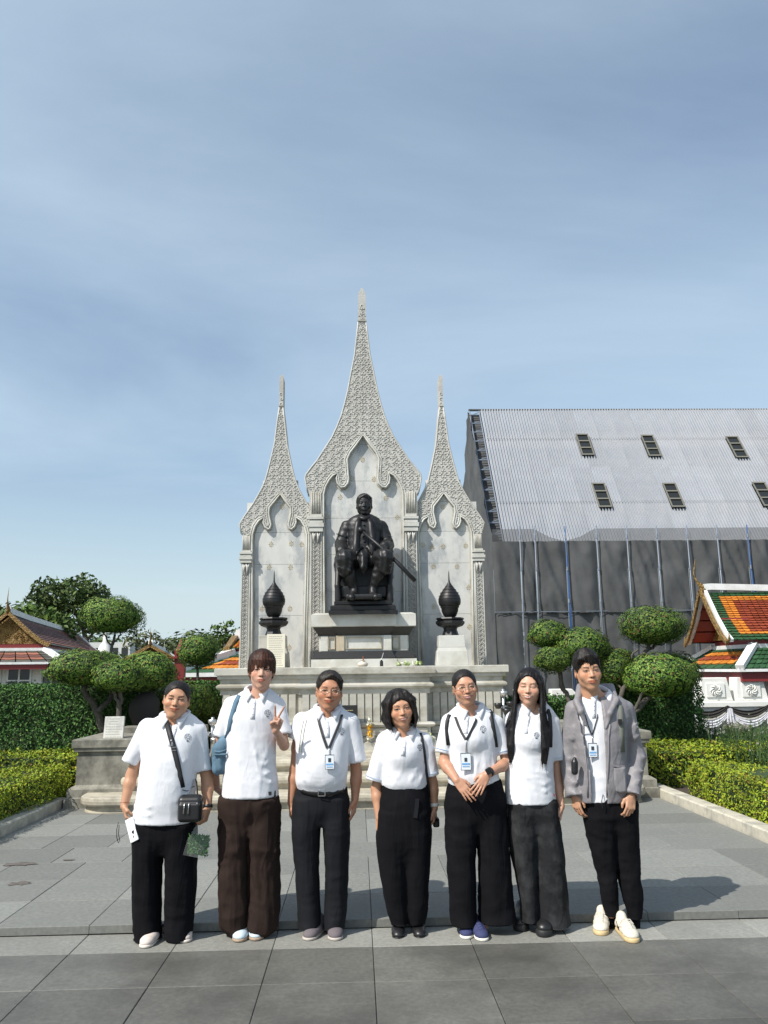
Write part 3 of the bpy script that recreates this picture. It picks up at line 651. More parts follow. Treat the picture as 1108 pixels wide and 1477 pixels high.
# ---------------------------------------------------------------- parapet walls with plaque
for s in (-1, 1):
    e = empty('parapet', (CX, 11, 0), label='weathered granite parapet block at the %s end of the stairs' % ('left' if s < 0 else 'right'), cat='parapet')
    a, b = (-3.48, -2.30) if s < 0 else (2.5, 3.66)
    path = [(a, 12.6), (a, 10.48), (b, 10.48), (b, 12.6)]
    for nm, prof in (('base', [(.10, .05), (.10, .17), (.075, .18), (.075, .27), (.03, .30), (.0, .315)]), ('wall_body', [(0, .315), (0, .66)]), ('cap', [(-.01, .66), (-.01, .70), (.035, .715), (.035, .755), (.055, .762), (.055, .85), (.045, .858)])):
        o = sweep(path, prof, M_GRAN, nm); o.parent = e; o.matrix_parent_inverse = Matrix.Translation((-CX, -11, 0))
    zl_ = zz(230, 1048, 11.46) if s < 0 else .93; mb = MB(); x = (-3.2, -2.15) if s < 0 else (2.3, 3.3); mb.b2((x[0], 11.5, .80), (x[1], 11.75, zl_-.08)); mb.b2((x[0]-.04, 11.46, zl_-.08), (x[1]+.04, 11.79, zl_), bev=.01); o = mb.build('upper_ledge', M_GRAN, e); o.matrix_parent_inverse = Matrix.Translation((-CX, -11, 0))
# ---------------------------------------------------------------- monument
mon = empty('monument', (CX, 12.6, 0), label='pale marble monument with three carved pointed gables on a stepped plinth', cat='monument')
MI = Matrix.Translation((-CX, -12.6, 0))
def mp_(o, parent=mon):
    o.parent = parent; o.matrix_parent_inverse = MI; return o
PX0, PX1 = -1.99, 2.13; Yp = 12.0; Yc = 11.72; c0, c1 = CX-.93, CX+.93
path = [(PX0, 14.2), (PX0, Yp), (c0, Yp), (c0, Yc), (c1, Yc), (c1, Yp), (PX1, Yp), (PX1, 14.2)]
plinth_z = 1.71
mp_(sweep(path, [(.10, .56), (.10, .66), (.06, .68), (.06, .72), (.02, .74)], M_MARB, 'plinth_base'))
mp_(sweep(path, [(.0, .74), (.0, .86), (.05, .875), (.065, .90), (.05, .925), (.0, .935)], M_MARB, 'plinth_band'))
mp_(sweep(path, [(-.03, .935), (-.03, 1.33)], M_MARB, 'plinth_body'))
mp_(sweep(path, [(0, 1.33), (0, 1.40), (.03, 1.405), (.055, 1.43), (.055, 1.455), (.03, 1.475), (.0, 1.485), (.0, 1.55), (.04, 1.555), (.04, 1.60), (.08, 1.61), (.08, plinth_z-.01), (.07, plinth_z)], M_MARB, 'plinth_cornice'))
# upright slats of the plinth body
mb = MB(); mb.b2((-.041, -.016, -.195), (.041, .016, .195)); o0 = mb.build('plinth_slat', M_MARB); first = True
def slat(x, y, z, sx=1, sz=1):
    global first
    o = o0 if first else clone(o0); first = False; o.parent = mon; o.location = (x-CX, y-12.6, z); o.scale = (sx, 1, sz)
for a, b, y in ((PX0+.04, c0-.06, Yp+.016), (c0+.04, c1-.04, Yc+.016), (c1+.06, PX1-.04, Yp+.016)):
    n = int(round((b-a)/.112)); st = (b-a)/n
    for i in range(n): slat(a+st*(i+.5), y-.002, 1.1325, st/.098)
for a, b, y in ((PX0+.03, c0-.02, Yp), (c0+.03, c1-.03, Yc), (c1+.02, PX1-.03, Yp)):
    n = int(round((b-a)/.20)); st = (b-a)/n
    for i in range(n): slat(a+st*(i+.5), y-.004, .80, .165/.082*st/.20, .10/.39)
# back wall
YB = 13.30
def wpt(px, py, ax): p = at(px, py, YB); return (p[0]-ax, p[2])
AXC, AXS = CX+.02, 1.388
cen_out = [(607.5, 963), (604, 900), (601.8, 800), (601.8, 712), (604.9, 709.7), (606.6, 701), (608.3, 690), (607.4, 685), (599, 674), (590.5, 664), (580, 648), (569.3, 632), (562, 617), (555.3, 600.6), (550, 583), (545.4, 565), (540.5, 541), (534.5, 512.6), (531, 484), (528.3, 463), (527, 424.6), (524.3, 417)]
cen_in = [(583, 963), (581.5, 880), (580.5, 740), (580, 713), (577.5, 703), (572.3, 693.5), (567, 687), (561.5, 683.5), (563.9, 690), (562.5, 698), (557, 704.8), (550, 703.5), (545, 697.5), (544, 690), (545, 675), (545.7, 663), (541.5, 654), (533, 643.5), (523.0, 629.5)]
sid_out = [(703.8, 960), (699, 880), (695.5, 820), (695.2, 770), (697.2, 767), (699.9, 753), (692.9, 742.3), (679.9, 724), (669, 705.5), (662.6, 692), (655.6, 667.5), (648.5, 639), (643.5, 604), (640, 583), (638.9, 543), (636.5, 539.5)]
sid_in = [(684, 960), (681.5, 880), (680.2, 780), (679.5, 768), (676, 757), (670.5, 749), (665, 745), (666.7, 751), (664, 758.5), (659, 762.5), (655, 760.5), (653, 754), (654.6, 746), (656, 738), (655, 730), (647.5, 721.5), (639.3, 712)]
def half(L, ax): return [wpt(x, y, ax) for x, y in L]
HC_o = half(cen_out, AXC); HC_i = half(cen_in, AXC); HS_o = half(sid_out, 1.388+.102); HS_i = half(sid_in, 1.388+.102)
HC_o[-1] = (.012, HC_o[-1][1]); HC_i[-1] = (0, HC_i[-1][1]); HS_o[-1] = (.012, HS_o[-1][1]); HS_i[-1] = (0, HS_i[-1][1])
from mathutils.geometry import tessellate_polygon
def extr(poly, y0, y1, mat_, name, ax, mbx=None, edge_in=0):
    n = len(poly); t = tessellate_polygon([[Vector((a, b, 0)) for a, b in poly]]); mb = MB()
    V = [(ax+a, y0, b) for a, b in poly]+[(ax+a, y1, b) for a, b in poly]
    F = [tuple(x) for x in t]+[tuple(n+i for i in x[::-1]) for x in t]+[(i, (i+1) % n, n+(i+1) % n, n+i) for i in range(n)]
    mb.add(V, F); return mp_(mb.build(name, mat_))
def gable(Ho, Hi, ax, yf, thick, nm):
    inner = list(Hi); outer = list(Ho)
    poly = outer+[(-a, b) for a, b in outer[::-1]][0:]+[(-a, b) for a, b in inner]+inner[::-1][1:]
    fr = extr(poly, yf, yf+thick, M_CARVE, 'gable_frame', ax)
    # inner mouldings: two beads following the arch
    full = [(-a, b) for a, b in inner]+inner[::-1][1:]
    for k, (off, rr, dy_) in enumerate(((.016, .016, .0), (.052, .010, -.004))):
        mb = MB(); P = []
        for i, (a, b) in enumerate(full):
            p0 = np.array(full[max(i-1, 0)]); p1 = np.array(full[min(i+1, len(full)-1)]); t = nrm(p1-p0); nn = np.array([-t[1], t[0]]); P.append((ax+a+nn[0]*off, yf+dy_, b+nn[1]*off))
        mb.tube(P, rr, 6); mp_(mb.build('arch_moulding', M_MARB2, smooth=True))
    # a second, deeper reveal
    ins = []
    for i, (a, b) in enumerate(full):
        p0 = np.array(full[max(i-1, 0)]); p1 = np.array(full[min(i+1, len(full)-1)]); t = nrm(p1-p0); nn = np.array([-t[1], t[0]]); ins.append((a-nn[0]*.022, b-nn[1]*.022))
    mb = MB(); n = len(full); V = [(ax+a, yf+.06, b) for a, b in full]+[(ax+a, yf+.06, b) for a, b in ins]+[(ax+a, yf+.13, b) for a, b in ins]
    mb.add(V, [(i, i+1, n+i+1, n+i) for i in range(n-1)]+[(n+i, n+i+1, 2*n+i+1, 2*n+i) for i in range(n-1)]); mp_(mb.build('arch_reveal', M_MARB))
    return poly
polyC = gable(HC_o, HC_i, AXC, YB-.04, .34, 'c')
polyL = gable(HS_o, HS_i, CX-AXS, YB+.03, .27, 's'); polyR = gable(HS_o, HS_i, CX+AXS, YB+.03, .27, 's')
def slabs(ax, hw, zs, splits, y):
    for j in range(len(zs)-1):
        xs = [-hw]+splits(j)+[hw]
        for i in range(len(xs)-1):
            mb = MB(); dz = rnd.uniform(0, .0015); mb.b2((ax+xs[i]+.002, y+dz, zs[j]+.002), (ax+xs[i+1]-.002, y+.06+dz, zs[j+1]-.002)); mp_(mb.build('marble_slab', M_PANEL))
zc = [1.71]+[zz(523, q, YB) for q in (905, 853, 799, 746.6, 693, 640, 600)]
slabs(AXC, .68, zc[:-2], lambda j: [-.31, .31], YB+.04); slabs(AXC, .60, zc[-3:-1], lambda j: [], YB+.04); slabs(AXC, .36, zc[-2:], lambda j: [], YB+.04)
zs_ = [1.71]+[zz(640, q, YB) for q in (885, 811, 765, 722, 690)]
for s in (-1, 1): slabs(CX+s*AXS, .56, zs_[:-1], lambda j: [], YB+.09); slabs(CX+s*AXS, .30, zs_[-2:], lambda j: [], YB+.09)
# pilasters with flutes, capitals and pendants
def pilaster(x0, x1, yf, py_cap, sgn, nm):
    """x0,x1 world; py_cap: photo heights of the capital (flute top, flute bottom, cornice bottom)"""
    f0, f1, c1_ = [zz(580, q, YB) for q in py_cap]; y = yf
    mb = MB(); n = 6; w = (x1-x0)/n
    for i in range(n): mb.tube([(x0+w*(i+.5), y-.004, f1), (x0+w*(i+.5), y-.012, f0)], w*.40, 6)
    mp_(mb.build('flutes', M_MARB, smooth=True))
    mb = MB(); h = f1-c1_
    for a, b, o in ((0, .16, .012), (.16, .30, .040), (.34, .50, .026), (.52, .74, .044), (.76, 1.0, .030)): mb.b2((x0-o, y-.02-o, f1-b*h), (x1+o, y+.05, f1-a*h))
    mp_(mb.build('capital', M_MARB2))
    mb = MB()
    for i in (0, 1): 
        xc = x0+(x1-x0)*(.28+.44*i); mb.tube([(xc-.02, y-.02, c1_-.01), (xc, y-.03, c1_-.08), (xc-.012, y-.02, c1_-.20)], [.012, .026, .006], 6); mb.tube([(xc+.03, y-.02, c1_-.01), (xc+.012, y-.03, c1_-.07), (xc+.010, y-.02, c1_-.14)], [.010, .018, .005], 6)
    mp_(mb.build('pendant_carving', M_CURL, smooth=True))
    mb = MB(); z = c1_-.22; k = 0; d = .075   # diaper carving of the shaft
    while z > 1.78:
        for i in range(2):
            xc = x0+(x1-x0)*((i+.5)/2); h = .036
            mb.tube([(xc-.042, y-.004, z), (xc, y-.010, z+h), (xc+.042, y-.004, z), (xc, y-.010, z-h), (xc-.042, y-.004, z)], .0055, 4, cap=False); mb.box((xc, y-.004, z), (.022, .020, .022), ry=R(45))
        z -= d
    mp_(mb.build('shaft_carving', M_CURL, kind='stuff'))
    for xx_ in (x0, x1):
        mb = MB(); mb.b2((xx_-.008, y-.014, 1.71), (xx_+.008, y+.02, c1_)); mp_(mb.build('shaft_fillet', M_MARB2))
ci = HC_i[2][0]; co = HC_o[2][0]; si = HS_i[2][0]; so_x = HS_o[3][0]
for s in (-1, 1):
    a, b = sorted((AXC+s*(ci+.055), AXC+s*(co-.012))); pilaster(a, b, YB-.045, (710, 742, 767), s, 'c')
    a, b = sorted((CX+s*AXS+s*(si+.045), CX+s*AXS+s*(so_x-.004))); pilaster(a, b, YB+.025, (771, 792, 810), s, 's')
# carved scrolls over the gables
def curl(mb, x, y, z, r, a, sg, yf):
    P = [];  n = 9
    for i in range(n):
        t = i/(n-1); th = a+sg*t*5.2; q = r*(1-.78*t); P.append((x+q*math.cos(th), yf-.001-.004*math.sin(t*math.pi), z+q*math.sin(th)))
    mb.tube(P, [r*.13+.0035*(1-i/n)*1.2 for i in range(n)], 4, cap=False)
def inside(poly, x, y):
    c = False; n = len(poly); j = n-1
    for i in range(n):
        if ((poly[i][1] > y) != (poly[j][1] > y)) and (x < (poly[j][0]-poly[i][0])*(y-poly[i][1])/(poly[j][1]-poly[i][1]+1e-12)+poly[i][0]): c = not c
        j = i
    return c
def edge_d(poly, x, y):
    P = np.array(poly); Q = np.roll(P, -1, 0); d = Q-P; t = np.clip(((x-P[:, 0])*d[:, 0]+(y-P[:, 1])*d[:, 1])/((d*d).sum(1)+1e-12), 0, 1); return np.hypot(P[:, 0]+t*d[:, 0]-x, P[:, 1]+t*d[:, 1]-y).min()
for poly, ax, yf, zmin in ((polyC, AXC, YB-.04, zz(580, 712, YB)), (polyL, CX-AXS, YB+.03, zz(580, 770, YB)), (polyR, CX+AXS, YB+.03, zz(580, 770, YB))):
    mb = MB(); top = max(b for a, b in poly); zz_ = zmin+.03; row = 0
    while zz_ < top-.30:
        st = .066 if zz_ < top-1.6 else .054
        X = np.arange(st*.5*(row % 2), 1.0, st)
        for x in X:
            x = x+rnd.uniform(-.006, .006)
            if not inside(poly, x, zz_): continue
            d = edge_d(poly, x, zz_)
            if d < .022: continue
            r = min(.036, d*.95)*rnd.uniform(.85, 1.1); a = rnd.uniform(-.6, .6)+(2.0 if row % 2 else -.8)
            z_ = zz_+rnd.uniform(-.006, .006); sg = 1 if (row+int(x/st)) % 2 else -1
            curl(mb, ax+x, 0, z_, r, a, sg, yf)
            if x > .02: curl(mb, ax-x, 0, z_, r, math.pi-a, -sg, yf)
        zz_ += st*.86; row += 1
    # beaded rim along the outline and the raised rib of the spire
    n = len(poly)//2
    mp_(mb.build('scroll_carving', M_CURL, smooth=True, kind='stuff', fix=False))
for H, ax, yf in ((HC_o, AXC, YB-.04), (HS_o, CX-AXS, YB+.03), (HS_o, CX+AXS, YB+.03)):
    for s in (-1, 1):
        mb = MB(); P = [(ax+s*(a-.010), yf, b) for a, b in H[4:-2]]; mb.tube(P, .013, 5); mp_(mb.build('gable_rim', M_CURL, smooth=True))
    z0 = H[-3][1]; mb = MB(); w = H[-3][0]; mb.b2((ax-w-.006, yf-.02, z0-.03), (ax+w+.006, yf+.1, z0)); mp_(mb.build('spire_collar', M_MARB))
# gold motifs let into the panels
def motif(px, py, Y, r=.048):
    p = at(px, py, Y-.004); mb = MB(); n = 8
    for i in range(n):
        a = 2*math.pi*i/n; c = np.array([p[0]+r*.62*math.cos(a), Y-.0045, p[2]+r*.72*math.sin(a)]); d = np.array([math.cos(a), 0, math.sin(a)])*r*.34; q = np.array([-math.sin(a), 0, math.cos(a)])*r*.15
        mb.add([c-d, c-q, c+d, c+q, c+np.array([0, -.004, 0])], [(0, 1, 4), (1, 2, 4), (2, 3, 4), (3, 0, 4)])
    mb.add([p+np.array([r*.2*math.cos(t), -.001, r*.2*math.sin(t)]) for t in np.linspace(0, 6.28, 8)[:-1]], [tuple(range(7))]); mb.add([p+np.array([dx_*r, -.001, dz_*r]) for dx_, dz_ in ((-.12, .95), (.12, .95), (0, 1.35))], [(0, 1, 2)])
    mp_(mb.build('gold_motif', M_GOLD, fix=False))
for x, y in ((523, 663), (507.5, 690), (539.5, 691), (490.5, 717), (556.5, 718), (472.5, 746), (573, 746), (472, 800), (572, 803)): motif(x, y, YB+.04)
for x, y in ((407, 731), (391, 785), (420, 784), (388, 818), (419, 818), (435, 785), (378, 878), (418, 878), (364.5, 905), (417, 934), (639, 731), (623, 790), (639, 788), (671.5, 787), (625, 817), (659, 817), (676, 847), (626, 875), (677, 904), (610, 786)): motif(x, y, YB+.09)
# ---------------------------------------------------------------- statue pedestal
ped = empty('statue_pedestal', (CX, 12.6, 0), label='pale marble pedestal with black granite bands under the seated statue', cat='pedestal')
hb = .80; yf = 12.30
def ppath(h, y, bay=.42, d=.09): return [(CX-h, 13.2), (CX-h, y+d), (CX-h*.62, y+d), (CX-h*.62, y), (CX+h*.62, y), (CX+h*.62, y+d), (CX+h, y+d), (CX+h, 13.2)]
Z = {q: zz(523, q, yf) for q in (885, 904, 918, 940, 950, 962)}
zb = plinth_z
for nm, m, prof in (('base_slab', M_MARB2, [(.0, zb), (.0, zb+.115)]), ('lower_black_band', M_BAND, [(-.03, zb+.115), (-.02, zb+.13), (-.07, zb+.235)]), ('pedestal_body', M_MARB2, [(-.115, zb+.235), (-.115, zb+.47)]), ('upper_black_band', M_BAND, [(-.10, zb+.47), (-.09, zb+.50), (-.02, zb+.60)]), ('top_slab', M_MARB2, [(-.02, zb+.60), (.0, zb+.61), (.0, zb+.79), (-.06, zb+.815)])):
    mp_(sweep(ppath(hb, yf), prof, m, nm), ped)
mb = MB()
for x0, x1, y, m_ in ((CX-.66, CX-.55, yf+.19, 0), (CX-.30-.12, CX-.30, yf+.10, 1), (CX+.30, CX+.42, yf+.10, 0), (CX+.56, CX+.67, yf+.19, 0)):
    mb2 = MB(); mb2.b2((x0, y-.012, zb+.24), (x1, y+.03, zb+.468)); mp_(mb2.build('small_pilaster', M_STAIN if m_ else M_MARB2), ped)
for x0, x1, y in ((CX-.27, CX+.27, yf+.10), (CX-.545, CX-.44, yf+.19), (CX+.44, CX+.545, yf+.19)):
    mb2 = MB(); w = .010
    mb2.b2((x0+.0, y-.008, zb+.265), (x1, y+.02, zb+.265+w)); mb2.b2((x0, y-.008, zb+.435), (x1, y+.02, zb+.435+w)); mb2.b2((x0, y-.0075, zb+.276), (x0+w, y+.02, zb+.434)); mb2.b2((x1-w, y-.0075, zb+.276), (x1, y+.02, zb+.434)); mp_(mb2.build('panel_border', M_STAIN), ped)
# ---------------------------------------------------------------- seated bronze statue
st = empty('seated_statue', (CX, 12.7, 2.44), label='black bronze statue of a seated man with a sheathed sword across his lap', cat='statue')
SI = Matrix.Translation((-CX, -12.7, -2.44)); YS = 12.80
def sp(px, py, dy=0): return at(px, py, YS+dy)
def sat(o): o.parent = st; o.matrix_parent_inverse = SI; return o
lo = sp(470, 892, -.75); lo[1] = 11.95; hi = sp(585, 700, .3); hi[1] = 13.2
g = SDF(lo, hi, .013)
def srows(rr): return [(float(sp(xl, py, cy)[2]), float((sp(xl, py, cy)[0]+sp(xr, py, cy)[0])/2), YS+cy, float((sp(xr, py, cy)[0]-sp(xl, py, cy)[0])/2), b) for py, xl, xr, b, cy in rr]
g.loft(srows([(743, 514, 537, .12, 0), (748, 505, 546, .17, 0), (756, 499, 552, .21, 0), (772, 501, 550, .23, -.02), (792, 500, 551, .25, -.04), (812, 494, 558, .28, -.04)]), ex=2.5)
for s, sh, el, ha in ((-1, (501, 760, 0), (492.5, 786, -.02), (494.5, 797, -.48)), (1, (550, 760, 0), (559, 786, -.02), (553.5, 791, -.44))):
    g.chain([sp(*sh), sp(*el), sp(ha[0]+s*1.5, ha[1]-2, ha[2]+.12)], [.108, .108, .094], .014); g.cone(sp(ha[0]+s*1.5, ha[1]-2, ha[2]+.12), sp(*ha), .062, .05, .008)
    for i in range(4): g.chain([sp(ha[0]-3+2.1*i, ha[1]-1, ha[2]-.04), sp(ha[0]-3.4+2.3*i, ha[1]+3, ha[2]-.13), sp(ha[0]-3.4+2.3*i, ha[1]+8, ha[2]-.15)], [.025, .021, .016], .004)
    for i in range(5): g.cone(sp(el[0]-7, el[1]-16+5.5*i, -.10), sp(el[0]+7, el[1]-12+5.5*i, -.12), .010, .010, .022)
for s, hip, kn, an in ((-1, (511, 807, -.05), (497, 806, -.58), (511, 848, -.46)), (1, (540, 807, -.05), (555, 804, -.58), (538, 848, -.46))):
    g.chain([sp(*hip), sp(*kn)], [.17, .135], .02); g.chain([sp(*kn), sp(kn[0]-s*1.5, kn[1]+15, kn[2]+.03)], [.135, .125], .02)
    for i in range(4): g.cone(sp(kn[0]-10, kn[1]-4+5.5*i, -.66), sp(kn[0]+10, kn[1]+1+5.5*i, -.66), .010, .010, .02)
    g.chain([lerp(sp(*kn), sp(*an), .35), lerp(sp(*kn), sp(*an), .6), sp(*an)], [.100, .090, .058], .01)
    a = sp(*an); g.chain([a, a+np.array([0, -.05, -.13]), a+np.array([s*.04, -.26, -.165])], [.060, .068, .052], .02)
# coat skirts beside the legs, cloth hanging between the knees
g.chain([sp(514, 808, -.32), sp(536, 808, -.32)], [.11, .11], .03); g.chain([sp(524, 802, -.42), sp(524, 818, -.50), sp(525, 828, -.50)], [.085, .065, .02], .02)
for s, x in ((-1, 490), (1, 561)): g.chain([sp(x-s*2, 795, -.06), sp(x, 815, -.16), sp(x+s*2, 833, -.16)], [.09, .085, .05], .02)
g.field(lambda X, Y, Z: .006*np.sin(X*70+np.sin(Z*9)*2)*(Z < sp(525, 796)[2])*(Z > sp(525, 836)[2])+.0025*np.sin(Z*60+X*14))
V, F = g.skin(1); V = V+.003*noise3(V, 26)[:, None]; sat(npmesh('figure', V, F, M_BRONZE)); _bv = BVHTree.FromPolygons([tuple(v) for v in V.tolist()], F.tolist())
def sh_(px, py, off=.02):
    h = _bv.ray_cast(Vector((0, 0, CAMH)), Vector(ray(px, py)).normalized()); return np.array(h[0]-Vector(ray(px, py)).normalized()*off) if h[0] is not None else sp(px, py, -.3)
for s in (-1, 1):
    mb = MB(); mb.strip([sh_(525.5+s*q[0], q[1]) for q in ((7, 747), (9.5, 755), (11, 768), (12, 782), (12, 797))], (1, 0, 0), [.05, .09, .11, .11, .09], .022); sat(mb.build('lapel', M_BRONZE, smooth=True))
    mb = MB(); mb.strip([sh_(525.5+s*q[0], q[1], .01) for q in ((3, 788), (7, 793), (11, 800))], (0, 0, 1), .07, .02); sat(mb.build('belt', M_BRONZE, smooth=True))
mb = MB(); mb.tube([sh_(518, 746, .01), sh_(525, 749, .015), sh_(533, 746, .01)], .035, 8); sat(mb.build('collar', M_BRONZE, smooth=True))
for q in (757, 765, 773, 781): mb = MB(); c = sh_(525.5, q, .01); mb.lathe([(0, -.016), (.012, -.012), (.016, 0), (.012, .012), (0, .016)], c=c, n=8); sat(mb.build('button', M_BRONZE, smooth=True))
hp = dict(skin=(.5, .3, .2), w=1.02, jaw=1.12, smile=0, eye=.003, nk=1, neck=.056, nose=1.1)
V, F, c = make_head(hp); hs = 1.52; V = V*hs+sp(525.5, 729, -.05); sat(npmesh('head', V, F, M_BRONZE))
V, F, c = make_hair('short', 1.0, seed=3); V = V*hs+sp(525.5, 729, -.05); F = F[(F < len(V)).all(1)]; sat(npmesh('hair', V, F, M_BRONZE))
mb = MB(); mb.tube([sp(520, 764, -.36), sp(548, 788, -.52), sp(574, 812, -.62), sp(599, 838, -.70)], [.022, .028, .032, .034], 10); mb.tube([sp(518, 762, -.35), sp(523, 767, -.37)], .045, 8); sat(mb.build('sword', M_BRONZE, smooth=True))
g = SDF(sp(474, 892, -.75)*np.array([1, 0, 1])+np.array([0, 12.0, 0]), sp(578, 798, .3)*np.array([1, 0, 1])+np.array([0, 13.15, 0]), .016)
def sbox(x0, x1, p0, p1, y0, y1, r=.01):
    a = sp(x0, p1, 0); b = sp(x1, p0, 0); c = (a+b)/2; g.box((c[0], (y0+y1)/2, c[2]), (abs(b[0]-a[0])/2, (y1-y0)/2, abs(b[2]-a[2])/2), r)
sbox(487, 564, 800, 866, 12.62, 13.1, .02); sbox(485, 566, 848, 866, 12.40, 13.1, .02); sbox(500, 549, 862, 870, 12.10, 12.8, .02)
for x in (488, 563):
    g.chain([sp(x, 866, -.42), sp(x-1, 845, -.42), sp(x, 822, -.30), sp(x, 806, -.18)], [.055, .045, .05, .055], .02)
V, F = g.skin(1); sat(npmesh('chair', V, F, M_BRONZE))
for nm, x0, x1, p0, p1, y0, bv in (('base_top', 482, 566, 866, 872, 12.28, .01), ('base_middle', 476.5, 571, 872, 880, 12.22, .02), ('base_foot', 474, 574, 879.5, 886, 12.18, .01)):
    a = at(x0, p1, y0); b = at(x1, p0, y0); mb = MB(); mb.b2((a[0], y0+(0), a[2]), (b[0], 13.12, b[2]), bev=bv); sat(mb.build(nm, M_BRONZE))
# ---------------------------------------------------------------- urns on their pedestals
for s, axp in ((-1, 394.5), (1, 650)):
    Yu = 12.62; c = at(axp, 917, Yu); side = 'left' if s < 0 else 'right'
    sc_ = lambda r: r/93.0
    def zq(py): return zz(axp, py, Yu)-c[2]
    u = empty('bronze_urn', c.tolist(), label='black bronze bud shaped urn with needle tip to the %s of the seated statue' % side, cat='urn', group='bronze urns beside the statue')
    pr = [(0, zq(822)), (.6, zq(826)), (1.0, zq(836)), (1.6, zq(839.5)), (3.5, zq(843)), (8, zq(849)), (13, zq(856)), (16, zq(863)), (16.5, zq(868)), (15.5, zq(872.5)), (13.3, zq(874.5))]
    mb = MB(); mb.lathe([(sc_(r), z) for r, z in pr], n=28); lid = mb.build('lid', M_BRONZE, u, smooth=True)
    mb = MB(); mb.lathe([(sc_(r), z) for r, z in [(13.8, zq(874.5)), (13.8, zq(876)), (12.6, zq(877)), (12, zq(882)), (9.5, zq(888)), (7, zq(890.5)), (5, zq(891))]], n=28); mb.build('bowl', M_BRONZE, u, smooth=True)
    mb = MB(); mb.lathe([(sc_(r), z) for r, z in [(5, zq(891)), (19.5, zq(891.2)), (20.5, zq(893)), (18.5, zq(895)), (21, zq(896.5)), (21.2, zq(899)), (18, zq(903)), (10.5, zq(905.5)), (9.5, zq(908)), (11.5, zq(914)), (12.5, zq(917)), (0, zq(917))]], n=8); mb.build('stand', M_BRONZE, u)
    mb = MB()
    for k in range(5):
        z = zq(846+4.6*k); r = sc_([6, 10, 13.6, 15.8, 16.6][k])+.002; mb.tube([((r-.003)*math.cos(a), (r-.003)*math.sin(a), z) for a in np.linspace(0, 2*math.pi, 25)], .003, 4)
    mb.build('band_relief', M_BRONZE, u, smooth=True)
    pd_ = empty('urn_pedestal', (c[0], Yu, plinth_z), label='stepped %s stone pedestal under the %s urn' % ('white' if s > 0 else 'grey', side), cat='pedestal')
    h = c[2]-plinth_z; mb = MB(); mb.box((0, 0, h*.25), (.50, .40, h*.5), taper=.93); mb.build('lower_block', M_MARB2 if s > 0 else M_MARB, pd_, bevel=.008)
    mb = MB(); mb.box((0, 0, h*.5+h*.05), (.44, .36, h*.10), taper=.95); mb.build('middle_course', M_MARB2 if s > 0 else M_MARB, pd_); mb = MB(); mb.box((0, 0, h*.6+h*.2), (.41, .34, h*.4), taper=.97); mb.build('upper_block', M_MARB2 if s > 0 else M_MARB, pd_, bevel=.006)
# ---------------------------------------------------------------- tablets, offerings and lamps
def tablet(name, px0, px1, py0, py1, Y, label, m, lean=0.10, lines=11, hdr=0, rz=0, tm=M_TXT, th=.04):
    a = at(px0, py1, Y); b = at(px1, py0, Y); w = b[0]-a[0]; h = (b[2]-a[2]); e = empty(name, ((a[0]+b[0])/2, Y, a[2]), rz, label=label, cat='tablet'); e.rotation_euler = (-lean, 0, rz)
    mb = MB(); mb.b2((-w/2, 0, 0), (w/2, th, h)); mb.build('stone_face', m, e, bevel=.004)
    r = random.Random(int(px0))
    for i in range(lines):
        z = h*(1-(i+1)/(lines+1.0)); l = w*(.80 if i >= hdr else .55)*r.uniform(.85, 1.0); x = -l/2 if i < hdr else -w*.40
        mb = MB(); q = x; 
        while q < x+l-.008:
            d = r.uniform(.010, .030); mb.b2((q, -.0018, z-.004), (min(q+d, x+l), .001, z+(.004 if i >= hdr else .006))); q += d+.006
        mb.build('text_line', tm, e)
    return e
tablet('inscribed_tablet', 384.5, 411.5, 914.5, 963, 12.22, 'tall cream stone tablet with engraved lines of text, in front of the left urn', mat('cream_tablet', (.66, .62, .50), .6), lean=.03, lines=14)
tablet('marble_plaque', 148.5, 178.5, 1033, 1067, 10.62, 'small grey and white marble plaque with engraved text leaning on the left parapet', mat('two_tone_marble', (.58, .57, .52), .5, dark=(.34, .34, .32), dscale=4, damt=.9), lean=.16, lines=8, hdr=3)
e = tablet('black_plaque', 486, 516, 1017, 1063, 11.55, 'black granite plaque standing behind the shoulder of the older man', M_BAND, lean=.05, lines=5, tm=M_GOLD)
def flowers(name, pts, label, cols, r=.028, cat='flowers', Y=11.6, n=9):
    e = empty(name, at(pts[0][0], pts[0][1], Y).tolist(), label=label, cat=cat); o_ = np.array(e.location)
    for i, (px, py) in enumerate(pts):
        c = at(px, py, Y)-o_; mb = MB(); k = 10
        for j in range(k):
            a = rnd.uniform(0, 6.28); b = rnd.uniform(-1, 1.3); d = np.array([math.cos(a)*math.cos(b), math.sin(a)*math.cos(b), math.sin(b)]); q = np.cross(d, (0, .3, 1)); q = nrm(q); p = c+d*r*.4
            mb.add([p, p+d*r*.5+q*r*.4, p+d*r, p+d*r*.5-q*r*.4], [(0, 1, 2, 3)])
        mb.lathe([(r*.55*math.sin(t), -r*.55*math.cos(t)) for t in np.linspace(0, math.pi, 6)], c=c, n=8)
        mb.build('blossom', cols[i % len(cols)], e, smooth=True, fix=False)
    return e
FY = mat('marigold', (.75, .42, .02), .6); FW = mat('jasmine', (.72, .72, .60), .6); FG = mat('lotus_bud', (.42, .52, .22), .6)
e = flowers('flower_garland', [(533, 1038), (532, 1043), (534, 1047), (532.5, 1051.5), (534, 1055.5), (532, 1059.5), (534.5, 1062), (531, 1064)], 'hanging garland of white and yellow flowers between the two middle people', [FW, FW, FY, FY, FY, FY, FY, FW], .036)
flowers('flower_bunch', [(617, 1060), (621, 1061), (619, 1064), (623, 1066), (616, 1067)], 'small bunch of white flowers behind the black bag strap', [FW, FG], .03)
